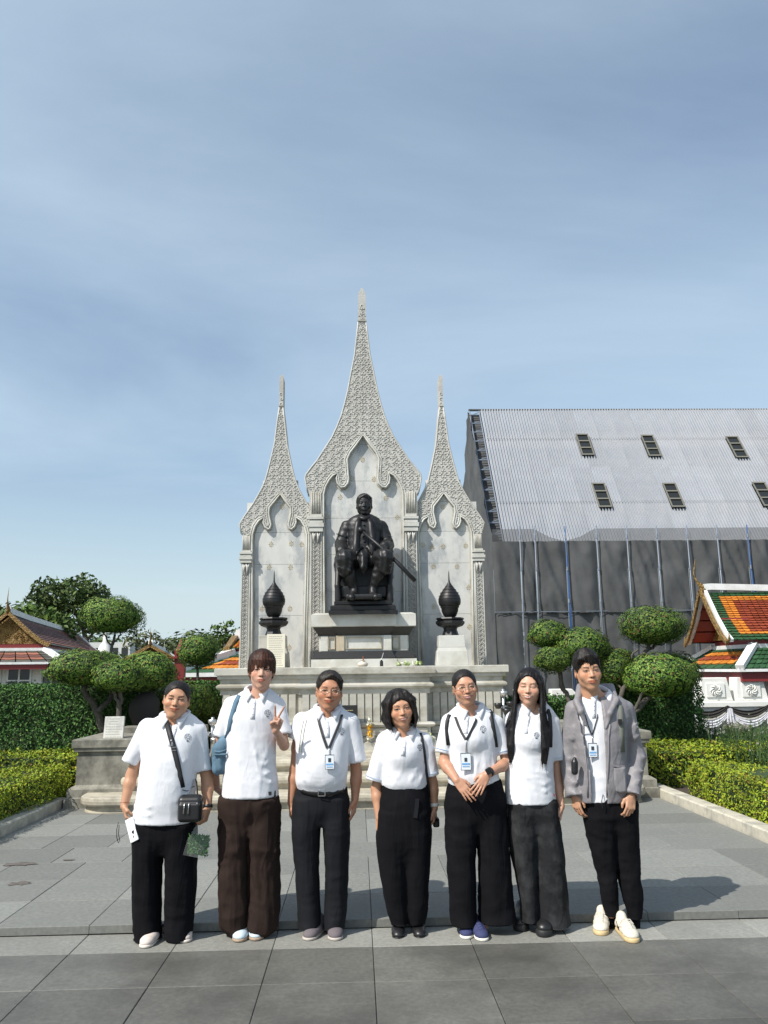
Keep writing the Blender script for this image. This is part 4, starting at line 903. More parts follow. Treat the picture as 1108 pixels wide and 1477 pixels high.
flowers('lotus_offering', [(575, 958), (580, 957), (585, 957.5), (590, 957), (596, 957.5), (601, 957), (606, 957.5), (598, 959), (588, 959.5)], 'row of pale green lotus buds laid on the plinth at the foot of the pedestal', [FG, FW, FG], .036, Y=12.1, cat='offering')
flowers('flower_sprig', [(728, 962), (724, 966), (729, 970), (726, 975), (724, 980)], 'thin yellow green flower stem rising beside the right end of the plinth', [mat('yellow_green_bud', (.45, .48, .10), .6)], .035, Y=12.2)
c = at(523.5, 961, 12.14); c[2] = plinth_z+.012
e = empty('incense_pot', (c[0], 12.14, plinth_z), label='squat white incense pot on the plinth in front of the pedestal', cat='pot')
mb = MB(); mb.lathe([(0, 0), (.055, 0), (.075, .02), (.078, .045), (.05, .065), (.035, .07), (.035, .085), (.045, .09)], n=18); mb.build('pot', mat('stained_ceramic', (.55, .50, .42), .5), e, smooth=True); mb = MB(); mb.tube([(0, 0, .07), (.004, 0, .15)], .006, 5); mb.tube([(.01, .0, .07), (.014, 0, .13)], .004, 5); mb.build('incense_stick', mat('red_stick', (.3, .08, .05), .7), e)
c = at(550.5, 961, 12.14); e = empty('black_bottle', (c[0], 12.14, plinth_z), label='slim black bottle with a straw standing right of the incense pot', cat='bottle')
mb = MB(); mb.lathe([(0, 0), (.024, 0), (.026, .01), (.026, .07), (.012, .09), (.011, .10), (0, .10)], n=12); mb.build('glass', M_DARK, e, smooth=True); mb = MB(); mb.lathe([(0, .10), (.014, .10), (.014, .115), (0, .115)], n=10); mb.build('cap', M_CAPW, e); mb = MB(); mb.tube([(.003, 0, .11), (.03, 0, .20)], .003, 5); mb.build('straw', M_CAPW, e)
# spot lamps on short posts
M_ALU = mat('aluminium', (.60, .60, .60), .35, metal=.9)
for k, (px, py, Y, lb) in enumerate(((306, 1072, 11.3, 'cluster of round aluminium spot lamps on a post between the first two people'), (727, 1030, 11.4, 'pair of small metal spot lamps beside the right end of the plinth'))):
    c = at(px, py, Y); e = empty('spot_lamp', (c[0], Y, .56), label=lb, cat='lamp'); h = c[2]-.56
    mb = MB(); mb.tube([(0, 0, 0), (0, 0, h+.34)], .022, 8); mb.tube([(-.1, 0, h+.10), (.1, 0, h+.10)], .016, 6); mb.build('post', M_ALU, e, smooth=True)
    for dx_, dz_, r in ((-.08, .12, .055), (.09, .14, .05), (.0, .28, .055), (.04, .04, .06)):
        mb = MB(); mb.lathe([(0, -r*.9), (r*.6, -r*.8), (r, -.1*r), (r*1.05, r*.5), (r*.8, r*.6), (0, r*.45)], c=(dx_, -.03, h+dz_), n=14); mb.build('lamp_head', M_ALU if k == 0 or dz_ > .2 else M_BAND, e, smooth=True)
c = at(205, 1062, 12.05); e_ = SDF((c[0]-.5, 11.8, .8), (c[0]+.5, 12.4, 1.6), .03); e_.ell((c[0], 12.1, 1.12), (.22, .16, .26)); e_.ell((c[0]+.05, 12.1, 1.24), (.14, .12, .12), .06); V, F = e_.skin(1); V = V+.012*noise3(V, 8)[:, None]
npmesh('covered_box', V, F, M_CLOTHB, label='low object under a dark cloth behind the left parapet', cat='covered object')
# ================================================================ buildings behind
GR, OR, RD = (.030, .085, .035), (.55, .20, .03), (.26, .055, .025)
def tiled(name, parent, A, B, C_, D_, nu, nv, colf, lift=.03):
    """quad A(bottom left) B(bottom right) C(top right) D(top left): courses of overlapping tiles, one mesh"""
    A, B, C_, D_ = [np.array(q, float) for q in (A, B, C_, D_)]; n = nrm(np.cross(B-A, D_-A)); n = n if n[2] > 0 else -n
    V = []; F = []; c = []; k = 0; r = np.random.RandomState(3)
    for j in range(nv):
        for i in range(nu):
            u0, u1 = (i+.04)/nu, (i+.96)/nu; v0, v1 = j/nv, min(1, (j+1.25)/nv); um = (u0+u1)/2
            L = lambda u, v: lerp(lerp(A, B, u), lerp(D_, C_, u), v)
            e = (v1-v0)*.14
            q = [L(u0, v0+e), L(um, v0), L(u1, v0+e), L(u1, v1), L(u0, v1)]; up = [lift, lift*1.15, lift, .004, .004]
            V += [a+n*h for a, h in zip(q, up)]+[q[0], q[1], q[2]]; F += [(k, k+1, k+2, k+3, k+4), (k, k+5, k+6, k+1), (k+1, k+6, k+7, k+2)]; cc = np.array(colf(um, (j+.5)/nv))*r.uniform(.72, 1.2); c += [cc]*8; k += 8
    return npmesh(name, V, F, M_TILE, parent, smooth=False, col=np.array(c), kind='stuff')
def zones(fr, wu, wv, wu2=None, wv2=None):
    def f(u, v):
        a = min(u, 1-u)/wu; b = min(v, 1-v)/wv; m = min(a, b)
        return fr[0] if m < 1 else (fr[1] if m < 1.5 else fr[2])
    return f
def box_l(mb, *a, **k): return mb.b2(*a, **k)
def thai_hall(label, loc, rz, hw, L, zw, zs0, zs1, sk, ze, zr, cols, wins=True, tn=(34, 16), ridge=.10, chofa=.55, far_chofa=True, scal=1.0, back=True, zg=0.0, posts=False, ov=0.0, cat='building', fin=True, wf=False):
    e = empty('temple_hall', loc, rz, label=label, cat=cat)
    def B(nm, m, lo, hi, bev=0): mb = MB(); mb.b2(lo, hi, bev=bev); return mb.build(nm, m, e)
    if posts:
        for x in (-hw+.1, hw-.1):
            n = max(2, int(L/2.2))
            for i in range(n+1): B('post', M_MAROON, (x-.08, L*i/n-.08+.02, zg), (x+.08, L*i/n+.08+.02, zs0))
    else:
        B('wall', M_WHITE, (-hw+.12, .10, zg), (hw-.12, L-.1, zs0+.02))
    if wins:
        def win(x0, x1, y, z0, z1, side=None):
            f = None
            if side is None:
                f = B('window', M_DARK, (x0, y-.02, z0), (x1, y+.02, z1)); W = M_CAPW
                for a in np.linspace(x0, x1, 3): mb = MB(); mb.b2((a-.035, y-.055, z0), (a+.035, y-.021, z1)); mb.build('mullion', W, f)
                mb = MB(); mb.b2((x0, y-.054, z0+(z1-z0)*.62), (x1, y-.022, z0+(z1-z0)*.62+.06)); mb.build('transom', W, f)
            else:
                f = B('window', M_DARK, (y-.02, x0, z0), (y+.02, x1, z1))
        win(-hw+.55, -.15, .09, zg+.3, zs0-.12); win(.15, hw-.55, .09, zg+.3, zs0-.12)
        n = max(2, int(L/2.4))
        for i in range(n):
            y0 = .5+(L-.8)*i/n; win(y0, y0+(L-.8)/n*.62, hw-.11, zg+.3, zs0-.12, 1)
    # skirt roof: front, two sides, back
    o = hw+sk; S_ = [(-o, -sk, zs0), (o, -sk, zs0), (o, L+sk, zs0), (-o, L+sk, zs0)]; T_ = [(-hw, 0, zs1), (hw, 0, zs1), (hw, L, zs1), (-hw, L, zs1)]
    tiled('skirt_tiles', e, S_[0], S_[1], T_[1], T_[0], max(8, int(tn[1]*hw/L*3)), 5, zones(cols, .10, .24))
    tiled('skirt_tiles', e, S_[1], S_[2], T_[2], T_[1], tn[0]+6, 5, zones(cols, .07, .24))
    tiled('skirt_tiles', e, S_[3], S_[0], T_[0], T_[3], tn[0]//2, 5, zones(cols, .07, .24))
    for i in range(4):
        a, b = np.array(S_[i]), np.array(T_[i]); mb = MB(); mb.strip([a+np.array([0, 0, .04]), b+np.array([0, 0, .06])], nrm(np.cross(b-a, (0, 0, 1))), ridge*1.8, ridge); mb.build('hip_cap', M_CAPW, e)
        a, b = np.array(S_[i]), np.array(S_[(i+1) % 4]); t = nrm(b-a); mb = MB(); mb.strip([a-t*.02-np.array([0, 0, .02]), b+t*.02-np.array([0, 0, .02])], (0, 0, 1), ridge*.6, .05); mb.build('eave_strip', M_CAPW, e)
        ins = [(hw+sk-.06), -sk+.06, L+sk-.06]
    mb = MB(); h = max(.12, (zs1-zs0)*.42); mb.b2((-o+.05, -sk+.05, zs0-h-.05), (o-.05, L+sk-.05, zs0-.04)); mb.build('eave_fascia', M_MAROON, e)
    mb = MB(); mb.b2((-hw-.02, -.03, zs1-.02), (hw+.02, L+.03, zs1+(ze-zs1)*.42)); mb.build('upper_fascia_white', M_CAPW, e)
    mb = MB(); mb.b2((-hw+.03, .03, zs1+(ze-zs1)*.42), (hw-.03, L-.03, ze)); mb.build('upper_fascia', M_MAROON, e)
    # upper roof, slightly hollow in section
    zm = ze+(zr-ze)*.42; xm = hw*.52; e1 = hw+.10
    for s in (1, -1):
        q0, q1, q2 = (s*e1, ze-.03), (s*xm, zm), (0, zr); y0, y1 = -ov, L+ov
        f = zones(cols, .04, .12); nv1 = max(3, int(tn[1]*.42)); nv2 = tn[1]-nv1
        def cf(v0, v1): return lambda u, v: f(u, v0+(v1-v0)*v)
        a = ((q0[0], y0, q0[1]), (q0[0], y1, q0[1]), (q1[0], y1, q1[1]), (q1[0], y0, q1[1])); b = ((q1[0], y0, q1[1]), (q1[0], y1, q1[1]), (q2[0], y1, q2[1]), (q2[0], y0, q2[1]))
        if s > 0 or back: tiled('roof_tiles', e, *a, tn[0] if s > 0 else 8, nv1, cf(0, .42)); tiled('roof_tiles', e, *b, tn[0] if s > 0 else 8, nv2, cf(.42, 1))
        for y in (y0, y1):
            mb = MB(); mb.strip([(q0[0]*1.03, y, q0[1]+.0), (q0[0]*.80, y, q0[1]+(q1[1]-q0[1])*.35), (q1[0], y, q1[1]+.05), (q2[0], y, q2[1]+.07)], (0, 1, 0), .08*scal+ridge*.3, ridge*.8); mb.build('barge_cap', M_CAPW if (y == y1 or wf) else M_GILT, e)
        mb = MB(); mb.strip([(q0[0]*1.02, y0-.09, q0[1]-.04), (q0[0]*.80, y0-.09, q0[1]+(q1[1]-q0[1])*.33-.04), (q1[0], y0-.09, q1[1]), (q2[0], y0-.09, q2[1]+.04)], (0, 1, 0), .05, ridge*.9); mb.build('bargeboard', M_GILT, e)
        c = np.array([q0[0]*1.02, y0-.06, q0[1]]); mb = MB(); mb.tube([c, c+np.array([s*.07, 0, .03])*scal, c+np.array([s*.10, 0, .16])*scal, c+np.array([s*.06, 0, .30])*scal], [.05*scal, .05*scal, .03*scal, .006], 7)
        if fin: mb.build('eave_finial', M_GILT, e, smooth=True)
    mb = MB(); mb.strip([(0, -ov-.02, zr+.22*scal), (0, -ov+.25*scal, zr+.12), (0, L*.2, zr+.07), (0, L*.8, zr+.07), (0, L+ov, zr+.14)], (1, 0, 0), ridge*1.3, ridge*1.5); mb.build('ridge_cap', M_CAPW, e, smooth=False)
    for y, sg, m in ((-ov, -1, M_GILT), (L+ov, 1, M_CAPW)):
        if (sg > 0 and not far_chofa) or not fin: continue
        k = chofa if sg < 0 else chofa*.55; mb = MB(); mb.tube([(0, y, zr), (0, y+sg*.10*k, zr+.28*k), (0, y+sg*.32*k, zr+.52*k), (0, y+sg*.42*k, zr+.85*k), (0, y+sg*.30*k, zr+1.5*k)], [.16*k, .12*k, .05*k, .03*k, .006], 8); mb.build('roof_finial', m, e, smooth=True)
    # pediment
    y = -.04 if ov > .3 else -ov+.14; mb = MB(); mb.prism([(-hw*.90, ze+.02), (hw*.90, ze+.02), (xm*.93, zm-.02), (0, zr-.14), (-xm*.93, zm-.02)], lambda u, v, d: (u, d, v), y, y+.06); mb.build('pediment', M_GILT, e)
    r = random.Random(5); mb = MB()
    for i in range(60):
        z = r.uniform(ze+.06, zr-.35); w = hw*.85*(1-(z-ze)/(zr-ze))**1.1; x = r.uniform(-w, w); rr = r.uniform(.04, .09)*scal; mb.tube([(x+rr*math.cos(t), y-.02-.02*math.sin(t*.5), z+rr*math.sin(t)*1.2) for t in np.linspace(0, 5, 6)], rr*.28, 4)
    mb.build('pediment_carving', M_GILT, e, kind='stuff', fix=False)
    if ov > .2:   # open gable: underside boards
        for s in (1, -1):
            n = 4
            for i in range(n):
                t0, t1 = (i+.06)/n, (i+.94)/n; a = lerp((s*hw*.97, ze+.02), (0, zr-.06), t0); b = lerp((s*hw*.97, ze+.02), (0, zr-.06), t1); mb = MB(); mb.add([(a[0], -ov+.02, a[1]), (a[0], .16, a[1]), (b[0], .16, b[1]), (b[0], -ov+.02, b[1])], [(0, 1, 2, 3)]); mb.add([(a[0]*.96, -ov+.02, a[1]-.04), (a[0]*.96, .16, a[1]-.04), (b[0]*.96, .16, b[1]-.04), (b[0]*.96, -ov+.02, b[1]-.04)], [(3, 2, 1, 0)]); mb.build('soffit_board', M_MAROON, e)
    return e
# right pavilion
Yr = 16.4; gx = xx(1031, 852, Yr)+.26; zr_ = zz(1060, 853, Yr)-.02; ze_ = zz(1058, 922, 15.55); z1 = zz(1063, 934, 15.5); z0 = zz(1025, 966, 14.95)
thai_hall('ornate temple pavilion with orange, red and green tiled roof at the right edge', (gx, Yr, 0), -math.pi/2, .90, 6.5, 0, z0, z1, .60, ze_, zr_, (GR, OR, RD), wins=False, tn=(60, 20), ridge=.085, chofa=.46, far_chofa=False, posts=True, ov=.48, scal=.5, wf=True, zg=.5)
# left hall: turned away
Dl = 36.0; p0 = at(12, 885, Dl); q0 = at(55, 929, Dl); hwL = q0[0]-p0[0]; VX = math.atan2(297-515, 1160)
H_ = thai_hall('white walled temple hall with brown tiled roof and gilded gable at the left edge', (p0[0], Dl, 0), -(VX+.0)+0.0, hwL+.25, 20.5, 0, zz(50, 956, Dl), zz(50, 938, Dl), .95, zz(50, 929, Dl), float(p0[2]), ((.085, .085, .075), (.26, .11, .075), (.145, .070, .062)), tn=(54, 14), ridge=.16, chofa=.75, scal=.7)
# small brown roofed hall further back
Ds = 52.0; p1 = at(217, 932, Ds)
thai_hall('small far hall with grey brown roof and gilded gable behind the clipped trees', (p1[0], Ds, 0), -(VX+.02), 1.75, 13, 0, zz(217, 966, Ds), zz(217, 958, Ds), .6, zz(217, 952, Ds), float(p1[2]), ((.075, .075, .075), (.11, .085, .08), (.085, .065, .065)), wins=False, tn=(30, 9), ridge=.2, chofa=.8, scal=1.2)
# low orange roof left of the monument
Do = 21.0; p2 = at(352, 905, Do)
thai_hall('low pavilion with orange and green tiled roof just left of the monument', (at(338, 930, Do)[0], Do+1.0, 0), -math.pi/2, 1.3, 3.2, 0, zz(300, 972, Do-1.9), zz(300, 944, Do-.5), 1.25, zz(330, 935, Do), zz(330, 915, Do)-.1, (GR, OR, RD), wins=False, tn=(34, 12), ridge=.16, chofa=.5, far_chofa=False, posts=True, scal=.7, ov=.1, fin=False)
# far white chedi and pale block
Dc = 70.0; c = at(151, 942, Dc); k = 1/1160*Dc
e = empty('white_stupa', (c[0], Dc, 0), label='small white stupa seen under the tall clipped tree', cat='stupa')
mb = MB(); zt = zz(151, 918, Dc); mb.box((0, 0, c[2]/2-.3), (34*k, 34*k, c[2])); mb.build('base', M_WHITE, e); mb = MB(); mb.lathe([(13*k, c[2]-.8), (12*k, c[2]), (9*k, c[2]+5*k), (7*k, c[2]+11*k), (3.5*k, c[2]+15*k), (1.2*k, zt+1), (0, zt+1.6)], n=16); mb.build('bell', M_WHITE, e, smooth=True)
Db = 90.0; a = at(128, 930, Db); b = at(188, 926, Db)
e = empty('city_block', (a[0], Db, 0), label='pale concrete block with dark windows far behind the left trees', cat='building')
mb = MB(); mb.b2((0, 0, 0), (b[0]-a[0], 8, b[2])); mb.build('wall', mat('pale_concrete', (.52, .53, .52), .8, var=.08), e)
for i in range(4): mb = MB(); x = (b[0]-a[0])*(.08+.24*i); mb.b2((x, -.05, b[2]-1.6), (x+(b[0]-a[0])*.15, .1, b[2]-.6)); mb.build('window', M_DARK, e)
# red spirit-house post behind the hedge
c = at(259, 985, 17); e = empty('red_post', (c[0], 17, 0), label='dark red wooden post standing behind the leftmost person', cat='post')
mb = MB(); mb.b2((-.10, -.1, 0), (.10, .1, zz(259, 938, 17))); mb.b2((-.16, -.16, zz(259, 950, 17)), (.16, .16, zz(259, 948, 17))); mb.build('shaft', M_MAROON, e); mb = MB(); mb.lathe([(.1, 0), (.06, .08), (.02, .2), (0, .26)], c=(0, 0, zz(259, 938, 17)), n=10); mb.build('finial', M_MAROON, e)
# ---------------------------------------------------------------- hall under repair: tin roof and netting
DE = 34.0; zE = zz(900, 778, DE); wR = 5.15*DE/26*26/34*1.0; wR = (zz(900, 778, DE)-0)*0+5.2
# ridge height from the photograph
def ridge_fit():
    best = None
    for w in np.arange(3, 9, .05):
        z = zz(900, 592, DE+w); s = math.degrees(math.atan2(z-zE, w)); e_ = abs(s-55.4)
        if best is None or e_ < best[0]: best = (e_, w, z)
    return best[1:]
wR, zR = ridge_fit(); x0r = xx(728, 779, DE); x1r = xx(1108, 775, DE)+6
rep = empty('hall_under_repair', (x0r, DE, 0), label='large hall under repair with corrugated metal roof over dark scaffold netting', cat='building')
RI = Matrix.Translation((-x0r, -DE, 0))
def rp(o, par=None):
    o.parent = par or rep
    if par is None: o.matrix_parent_inverse = RI
    return o
sl_ = math.hypot(wR, zR-zE); ud = np.array([0, wR, zR-zE])/sl_; nd = np.array([0, -(zR-zE), wR])/sl_
rib = .135; cols_ = 7; sw = rib*cols_; rows_ = [(-.02, .27), (.25, .51), (.49, .76), (.74, 1.0)]
nS = int((x1r-x0r)/sw)+1; meshes = []
for r0, r1 in rows_:
    V = []; F = []; L0, L1 = r0*sl_, r1*sl_
    for i in range(cols_):
        for (u, h) in ((0, 0), (.26, 0), (.36, .09), (.60, .09), (.70, 0)):
            for l in (L0, L1): V.append(np.array([i*rib+u*rib, 0, 0])+ud*l+nd*h)
    for l in (L0, L1): V.append(np.array([cols_*rib+.02, 0, 0])+ud*l)
    n = len(V)//2; F = [(2*i, 2*i+2, 2*i+3, 2*i+1) for i in range(n-1)]
    mb = MB(); mb.add(V, F); o = mb.build('roof_sheet', M_METAL, fix=False); meshes.append(o.data); bpy.data.objects.remove(o)
for j, me in enumerate(meshes):
    for i in range(nS):
        o = bpy.data.objects.new('roof_sheet', me); COL.objects.link(o); o.parent = rep; l = nd*(.012*(j % 2)+.012*(i % 2)*.5+.004*j+rnd.uniform(0, .006)); o.location = (i*sw+l[0], l[1], zE+l[2])
_t = M_METAL.node_tree; _b = _t.nodes['Principled BSDF']; _src = _b.inputs['Base Color'].links[0].from_socket; _oi = _t.nodes.new('ShaderNodeObjectInfo'); _mr = _t.nodes.new('ShaderNodeMapRange'); _mr.inputs[3].default_value = .95; _mr.inputs[4].default_value = 1.04; _t.links.new(_oi.outputs['Random'], _mr.inputs[0]); _x = _t.nodes.new('ShaderNodeMix'); _x.data_type = 'RGBA'; _x.blend_type = 'MULTIPLY'; _x.inputs[0].default_value = 1; _t.links.new(_src, _x.inputs[6]); _t.links.new(_mr.outputs[0], _x.inputs[7]); _t.links.new(_x.outputs[2], _b.inputs['Base Color'])
# back slope and ridge
mb = MB(); mb.add([(x0r, DE+wR, zR), (x1r, DE+wR, zR), (x1r, DE+2*wR, zE), (x0r, DE+2*wR, zE)], [(0, 1, 2, 3)]); rp(mb.build('back_slope', M_METAL)); mb = MB(); mb.tube([(x0r-.6, DE+wR, zR+.03), (x1r, DE+wR, zR+.03)], .06, 6); rp(mb.build('ridge_tube', M_TARP))
def on_roof(px, py):
    d = ray(px, py); o = np.array([0, 0, CAMH]); p = np.array([0, DE, zE]); t = ((p-o)@nd)/(d@nd); return o+d*t
for px, py in ((843, 644.5), (938, 646), (1061.5, 648), (867, 717.5), (970.5, 717.5), (1101, 716)):
    c = on_roof(px, py); w = .56; h = .76; f = None
    def PT(a, b, k): return c+np.array([a, 0, 0])+ud*b+nd*k
    mb = MB(); mb.add([PT(-w/2, -h, .13), PT(w/2, -h, .13), PT(w/2, h, .13), PT(-w/2, h, .13), PT(-w/2, -h, 0), PT(w/2, -h, 0), PT(w/2, h, 0), PT(-w/2, h, 0)], [(0, 1, 2, 3), (4, 5, 1, 0), (5, 6, 2, 1), (6, 7, 3, 2), (7, 4, 0, 3)]); f = rp(mb.build('roof_window', M_DARK))
    for k in range(4):
        b = -h+2*h*k/3; mb = MB(); mb.strip([PT(-w/2-.03, b, .17), PT(w/2+.03, b, .17)], ud, .08, .03); rp(mb.build('glazing_bar', M_RUST), f)
    for a in (-w/2, w/2): mb = MB(); mb.strip([PT(a, -h, .165), PT(a, h, .165)], (1, 0, 0), .06, .03); rp(mb.build('glazing_bar', M_RUST), f)
# netting: front
px_p = [748, 769.5, 813.5, 858, 901.5, 944.5, 988, 1031, 1074.5]; xs_ = [xx(q, 760, DE-.5) for q in px_p]; dxp = xs_[-1]-xs_[-2]; xs_ += [xs_[-1]+dxp*(i+1) for i in range(4)]
xs_f = [x0r-.62]+xs_
net = empty('scaffold_net', (x0r, DE-.6, 0), label='dark netting hung on the scaffold in front of the hall under repair', cat='netting'); NI = Matrix.Translation((-x0r, -DE+.6, 0))
def netp(o): o.parent = net; o.matrix_parent_inverse = NI; return o
def net_panel(xa, xb, za, zb_, y, m, amp=.22, seed=0, ya=None, sag=0):
    nu, nv = 14, 26; u, v = np.meshgrid(np.linspace(0, 1, nu), np.linspace(0, 1, nv)); X = xa+(xb-xa)*u; Zt = zb_-sag*4*u*(1-u) if sag else zb_; Z = za+(Zt-za)*v; Y_ = (y if ya is None else y+(ya-y)*u)
    P = np.stack([X, 0*X, Z], -1).reshape(-1, 3); q = P+np.array([seed*7.3, 0, seed*3.1]); w = np.stack([q[:, 0]*1.5+q[:, 2]*.45, q[:, 1], q[:, 2]*.16-q[:, 0]*.2], 1)
    d = (.5-np.abs(noise3(w, 1.6, seed)))*amp+(.5-np.abs(noise3(w*np.array([1, 1, 1.2])-P*np.array([.8, 0, 0]), 2.7, seed+3)))*amp*.5+noise3(w, 6, seed)*amp*.12
    edge = np.minimum(1, np.minimum(u, 1-u).ravel()*5); P[:, 1] = (Y_*np.ones_like(X)).ravel()-d*edge
    F = [(j*nu+i, j*nu+i+1, (j+1)*nu+i+1, (j+1)*nu+i) for j in range(nv-1) for i in range(nu-1)]
    return netp(npmesh('net_panel', P, np.array(F), m))
zmid = zz(850, 882, DE-.5); ztop = zz(900, 780, DE-.5)
for i in range(len(xs_f)-1):
    top = ztop; net_panel(xs_f[i]+.004, xs_f[i+1]-.004, zmid-.05, top, DE-.5, M_TARP, seed=i); net_panel(xs_f[i]+.004, xs_f[i+1]-.004, .05, zmid, DE-.46, M_TARP, seed=i+20, amp=.18)
    zt2 = zz(900, 762, DE-.5); 
    if i not in (2, 3): net_panel(xs_f[i]+.004, xs_f[i+1]-.004, ztop, zt2, DE-.5, M_TARP2, amp=.02, seed=i)
    else:
        q = MB(); x_a, x_b = xs_f[i], xs_f[i+1]; l, r_ = (zt2, ztop) if i == 2 else (ztop, zt2); q.add([(x_a, DE-.5, ztop), (x_b, DE-.5, ztop), (x_b, DE-.5, r_+.01), ((x_a+x_b)/2, DE-.5, ztop+(zt2-ztop)*.35), (x_a, DE-.5, l+.01)], [(0, 1, 2, 3, 4)]); netp(q.build('net_panel', M_TARP2))
for i, x in enumerate(xs_[:10]):
    b = i in (2, 8); sc = empty('scaffold_pole', (x, DE-.66, 0), label=['pale scaffold pole nearest the left edge of the netting', 'pale pole second from the left against the netting', 'blue pole behind the dip in the netting, nearer the monument', 'pale pole just right of the left blue pole', 'pale pole below the gap between the first two lower roof windows', 'pale pole directly above the tall rounded clipped crown', 'pale pole below the second lower roof window', 'pale pole just left of the pavilion roof finial', 'blue pole above the white ridge of the ornate pavilion', 'scaffold pole beyond the right edge of the view'][min(i, 9)], cat='pole', group='scaffold poles against the dark netting')
    mb = MB(); mb.tube([(0, 0, .05), (0, 0, zz(900, 758, DE-.7))], .024, 6); mb.build('tube', M_POLEB if b else M_POLE, sc, smooth=True)
    for k in range(5): mb = MB(); z = 1.6+k*1.35; mb.tube([(0, 0, z), (0, 0, z+.16)], .040, 6); mb.build('coupler', M_POLE, sc)
    if b: mb = MB(); mb.tube([(.09, .02, .05), (.02, .02, zz(900, 800, DE-.7))], .030, 6); mb.build('second_tube', M_POLEB, sc, smooth=True)
for z in (zmid,): mb = MB(); mb.tube([(xs_f[0], DE-.60, z), (xs_[9], DE-.60, z)], .016 if z == zmid else .014, 5); netp(mb.build('hem_rope', M_POLE if z == zmid else M_TARP))
# netting: gable end facing left
YY = [DE-.5+(2*wR+1)*t for t in np.linspace(0, 1, 8)]
for i in range(7):
    ya, yb = YY[i], YY[i+1]; hgt = lambda y: zE+(zR-zE)*(1-abs(y-(DE+wR))/(wR+.6))+.05; nu, nv = 8, 40; u, v = np.meshgrid(np.linspace(0, 1, nu), np.linspace(0, 1, nv)); Y_ = ya+(yb-ya)*u; Zt = np.vectorize(hgt)(Y_); Z = .05+(Zt-.05)*v; P = np.stack([x0r-.62+0*Y_, Y_, Z], -1).reshape(-1, 3)
    d = (.5-np.abs(noise3(P*np.array([1, 1.3, .25]), 1.5, i)))*.22*np.minimum(1, np.minimum(u, 1-u).ravel()*4); P[:, 0] -= d; F = [(j*nu+k, j*nu+k+1, (j+1)*nu+k+1, (j+1)*nu+k) for j in range(nv-1) for k in range(nu-1)]; netp(npmesh('net_panel', P, np.array(F), M_TARP))
# ladder-like frame between the netting and the tin along the gable slope
fr = empty('scaffold_frame', (-.3, 0, zE)); fr.parent = rep; FI = Matrix.Translation((-x0r+.3, -DE, -zE))
def frp(o): o.parent = fr; o.matrix_parent_inverse = FI; return o
for x in (x0r-.56, x0r-.06): mb = MB(); mb.tube([np.array([x, DE, zE])-ud*.2, np.array([x, DE, zE])+ud*sl_], .035, 6); frp(mb.build('rail', M_POLE))
for i in range(13):
    c = np.array([0, DE, zE])+ud*(sl_*(i+.5)/13); mb = MB(); mb.tube([(x0r-.56, c[1], c[2]), (x0r-.06, c[1], c[2])], .035, 6); frp(mb.build('rung', M_POLE)); mb = MB(); mb.tube([(x0r-.56, c[1]+.12, c[2]), (x0r-.06, c[1]+.12, c[2]+.18)], .022, 5); frp(mb.build('brace', M_POLE))
mb = MB(); q = np.array([0, DE, zE])-nd*.25; mb.add([np.array([x0r-.58, 0, 0])+q, np.array([x0r-.02, 0, 0])+q, np.array([x0r-.02, 0, 0])+q+ud*sl_, np.array([x0r-.58, 0, 0])+q+ud*sl_], [(0, 1, 2, 3)]); frp(mb.build('netting_strip', M_TARP))
# ---------------------------------------------------------------- white garden wall with medallions and drapes
YW = 15.0; wl = empty('garden_wall', (7, YW, 0), label='white garden wall with swirl medallions, hung with white and black drapes', cat='wall'); WI = Matrix.Translation((-7, -YW, 0))
def wp(o): o.parent = wl; o.matrix_parent_inverse = WI; return o
zl = zz(1060, 1011, YW); zt = zz(1060, 977, YW); xw0 = xx(1000, 1000, YW)
mb = MB(); mb.b2((xw0-.6, YW, 0), (13, YW+.4, zl-.10)); wp(mb.build('lower_wall', M_WHITE)); mb = MB(); mb.b2((xw0-.65, YW-.06, zl-.10), (13, YW+.46, zl), bev=.02); wp(mb.build('ledge', M_WHITE))
pw = xx(1108, 990, YW)-xx(1063.5, 990, YW)+.05
for i in range(6):
    a = xx(1064.5, 990, YW)+(i-1)*(pw+.04); b = a+pw-.10; mb = MB(); f = lambda u, v, d: (u, d, v); mb.prism([(a-.04, zl+.002), (b+.04, zl+.002), (b-.05, zt), (a+.0, zt)], f, YW+.02, YW+.34); o = wp(mb.build('wall_panel', M_WHITE, bevel=.012))
    cx_, cz_ = (a+b)/2-.02, (zl+zt)/2-.02; mb = MB(); mb.b2((cx_-.17, YW-.005, cz_-.12), (cx_+.17, YW+.03, cz_+.13)); wp(mb.build('medallion_plate', M_WHITE), )
    for k in range(8):
        t = 2*math.pi*k/8; mb2 = MB() if k == 0 else mb2; P = [(cx_+r_*math.cos(t+dt), YW-.018, cz_+r_*math.sin(t+dt)) for r_, dt in ((.035, 0), (.065, .25), (.095, .65), (.105, 1.1))]; mb2.tube(P, [.012, .017, .014, .004], 5)
    mb2.tube([(cx_+.03*math.cos(t), YW-.016, cz_+.03*math.sin(t)) for t in np.linspace(0, 6.28, 9)], .010, 5); wp(mb2.build('swirl_medallion', M_WHITE, smooth=True))
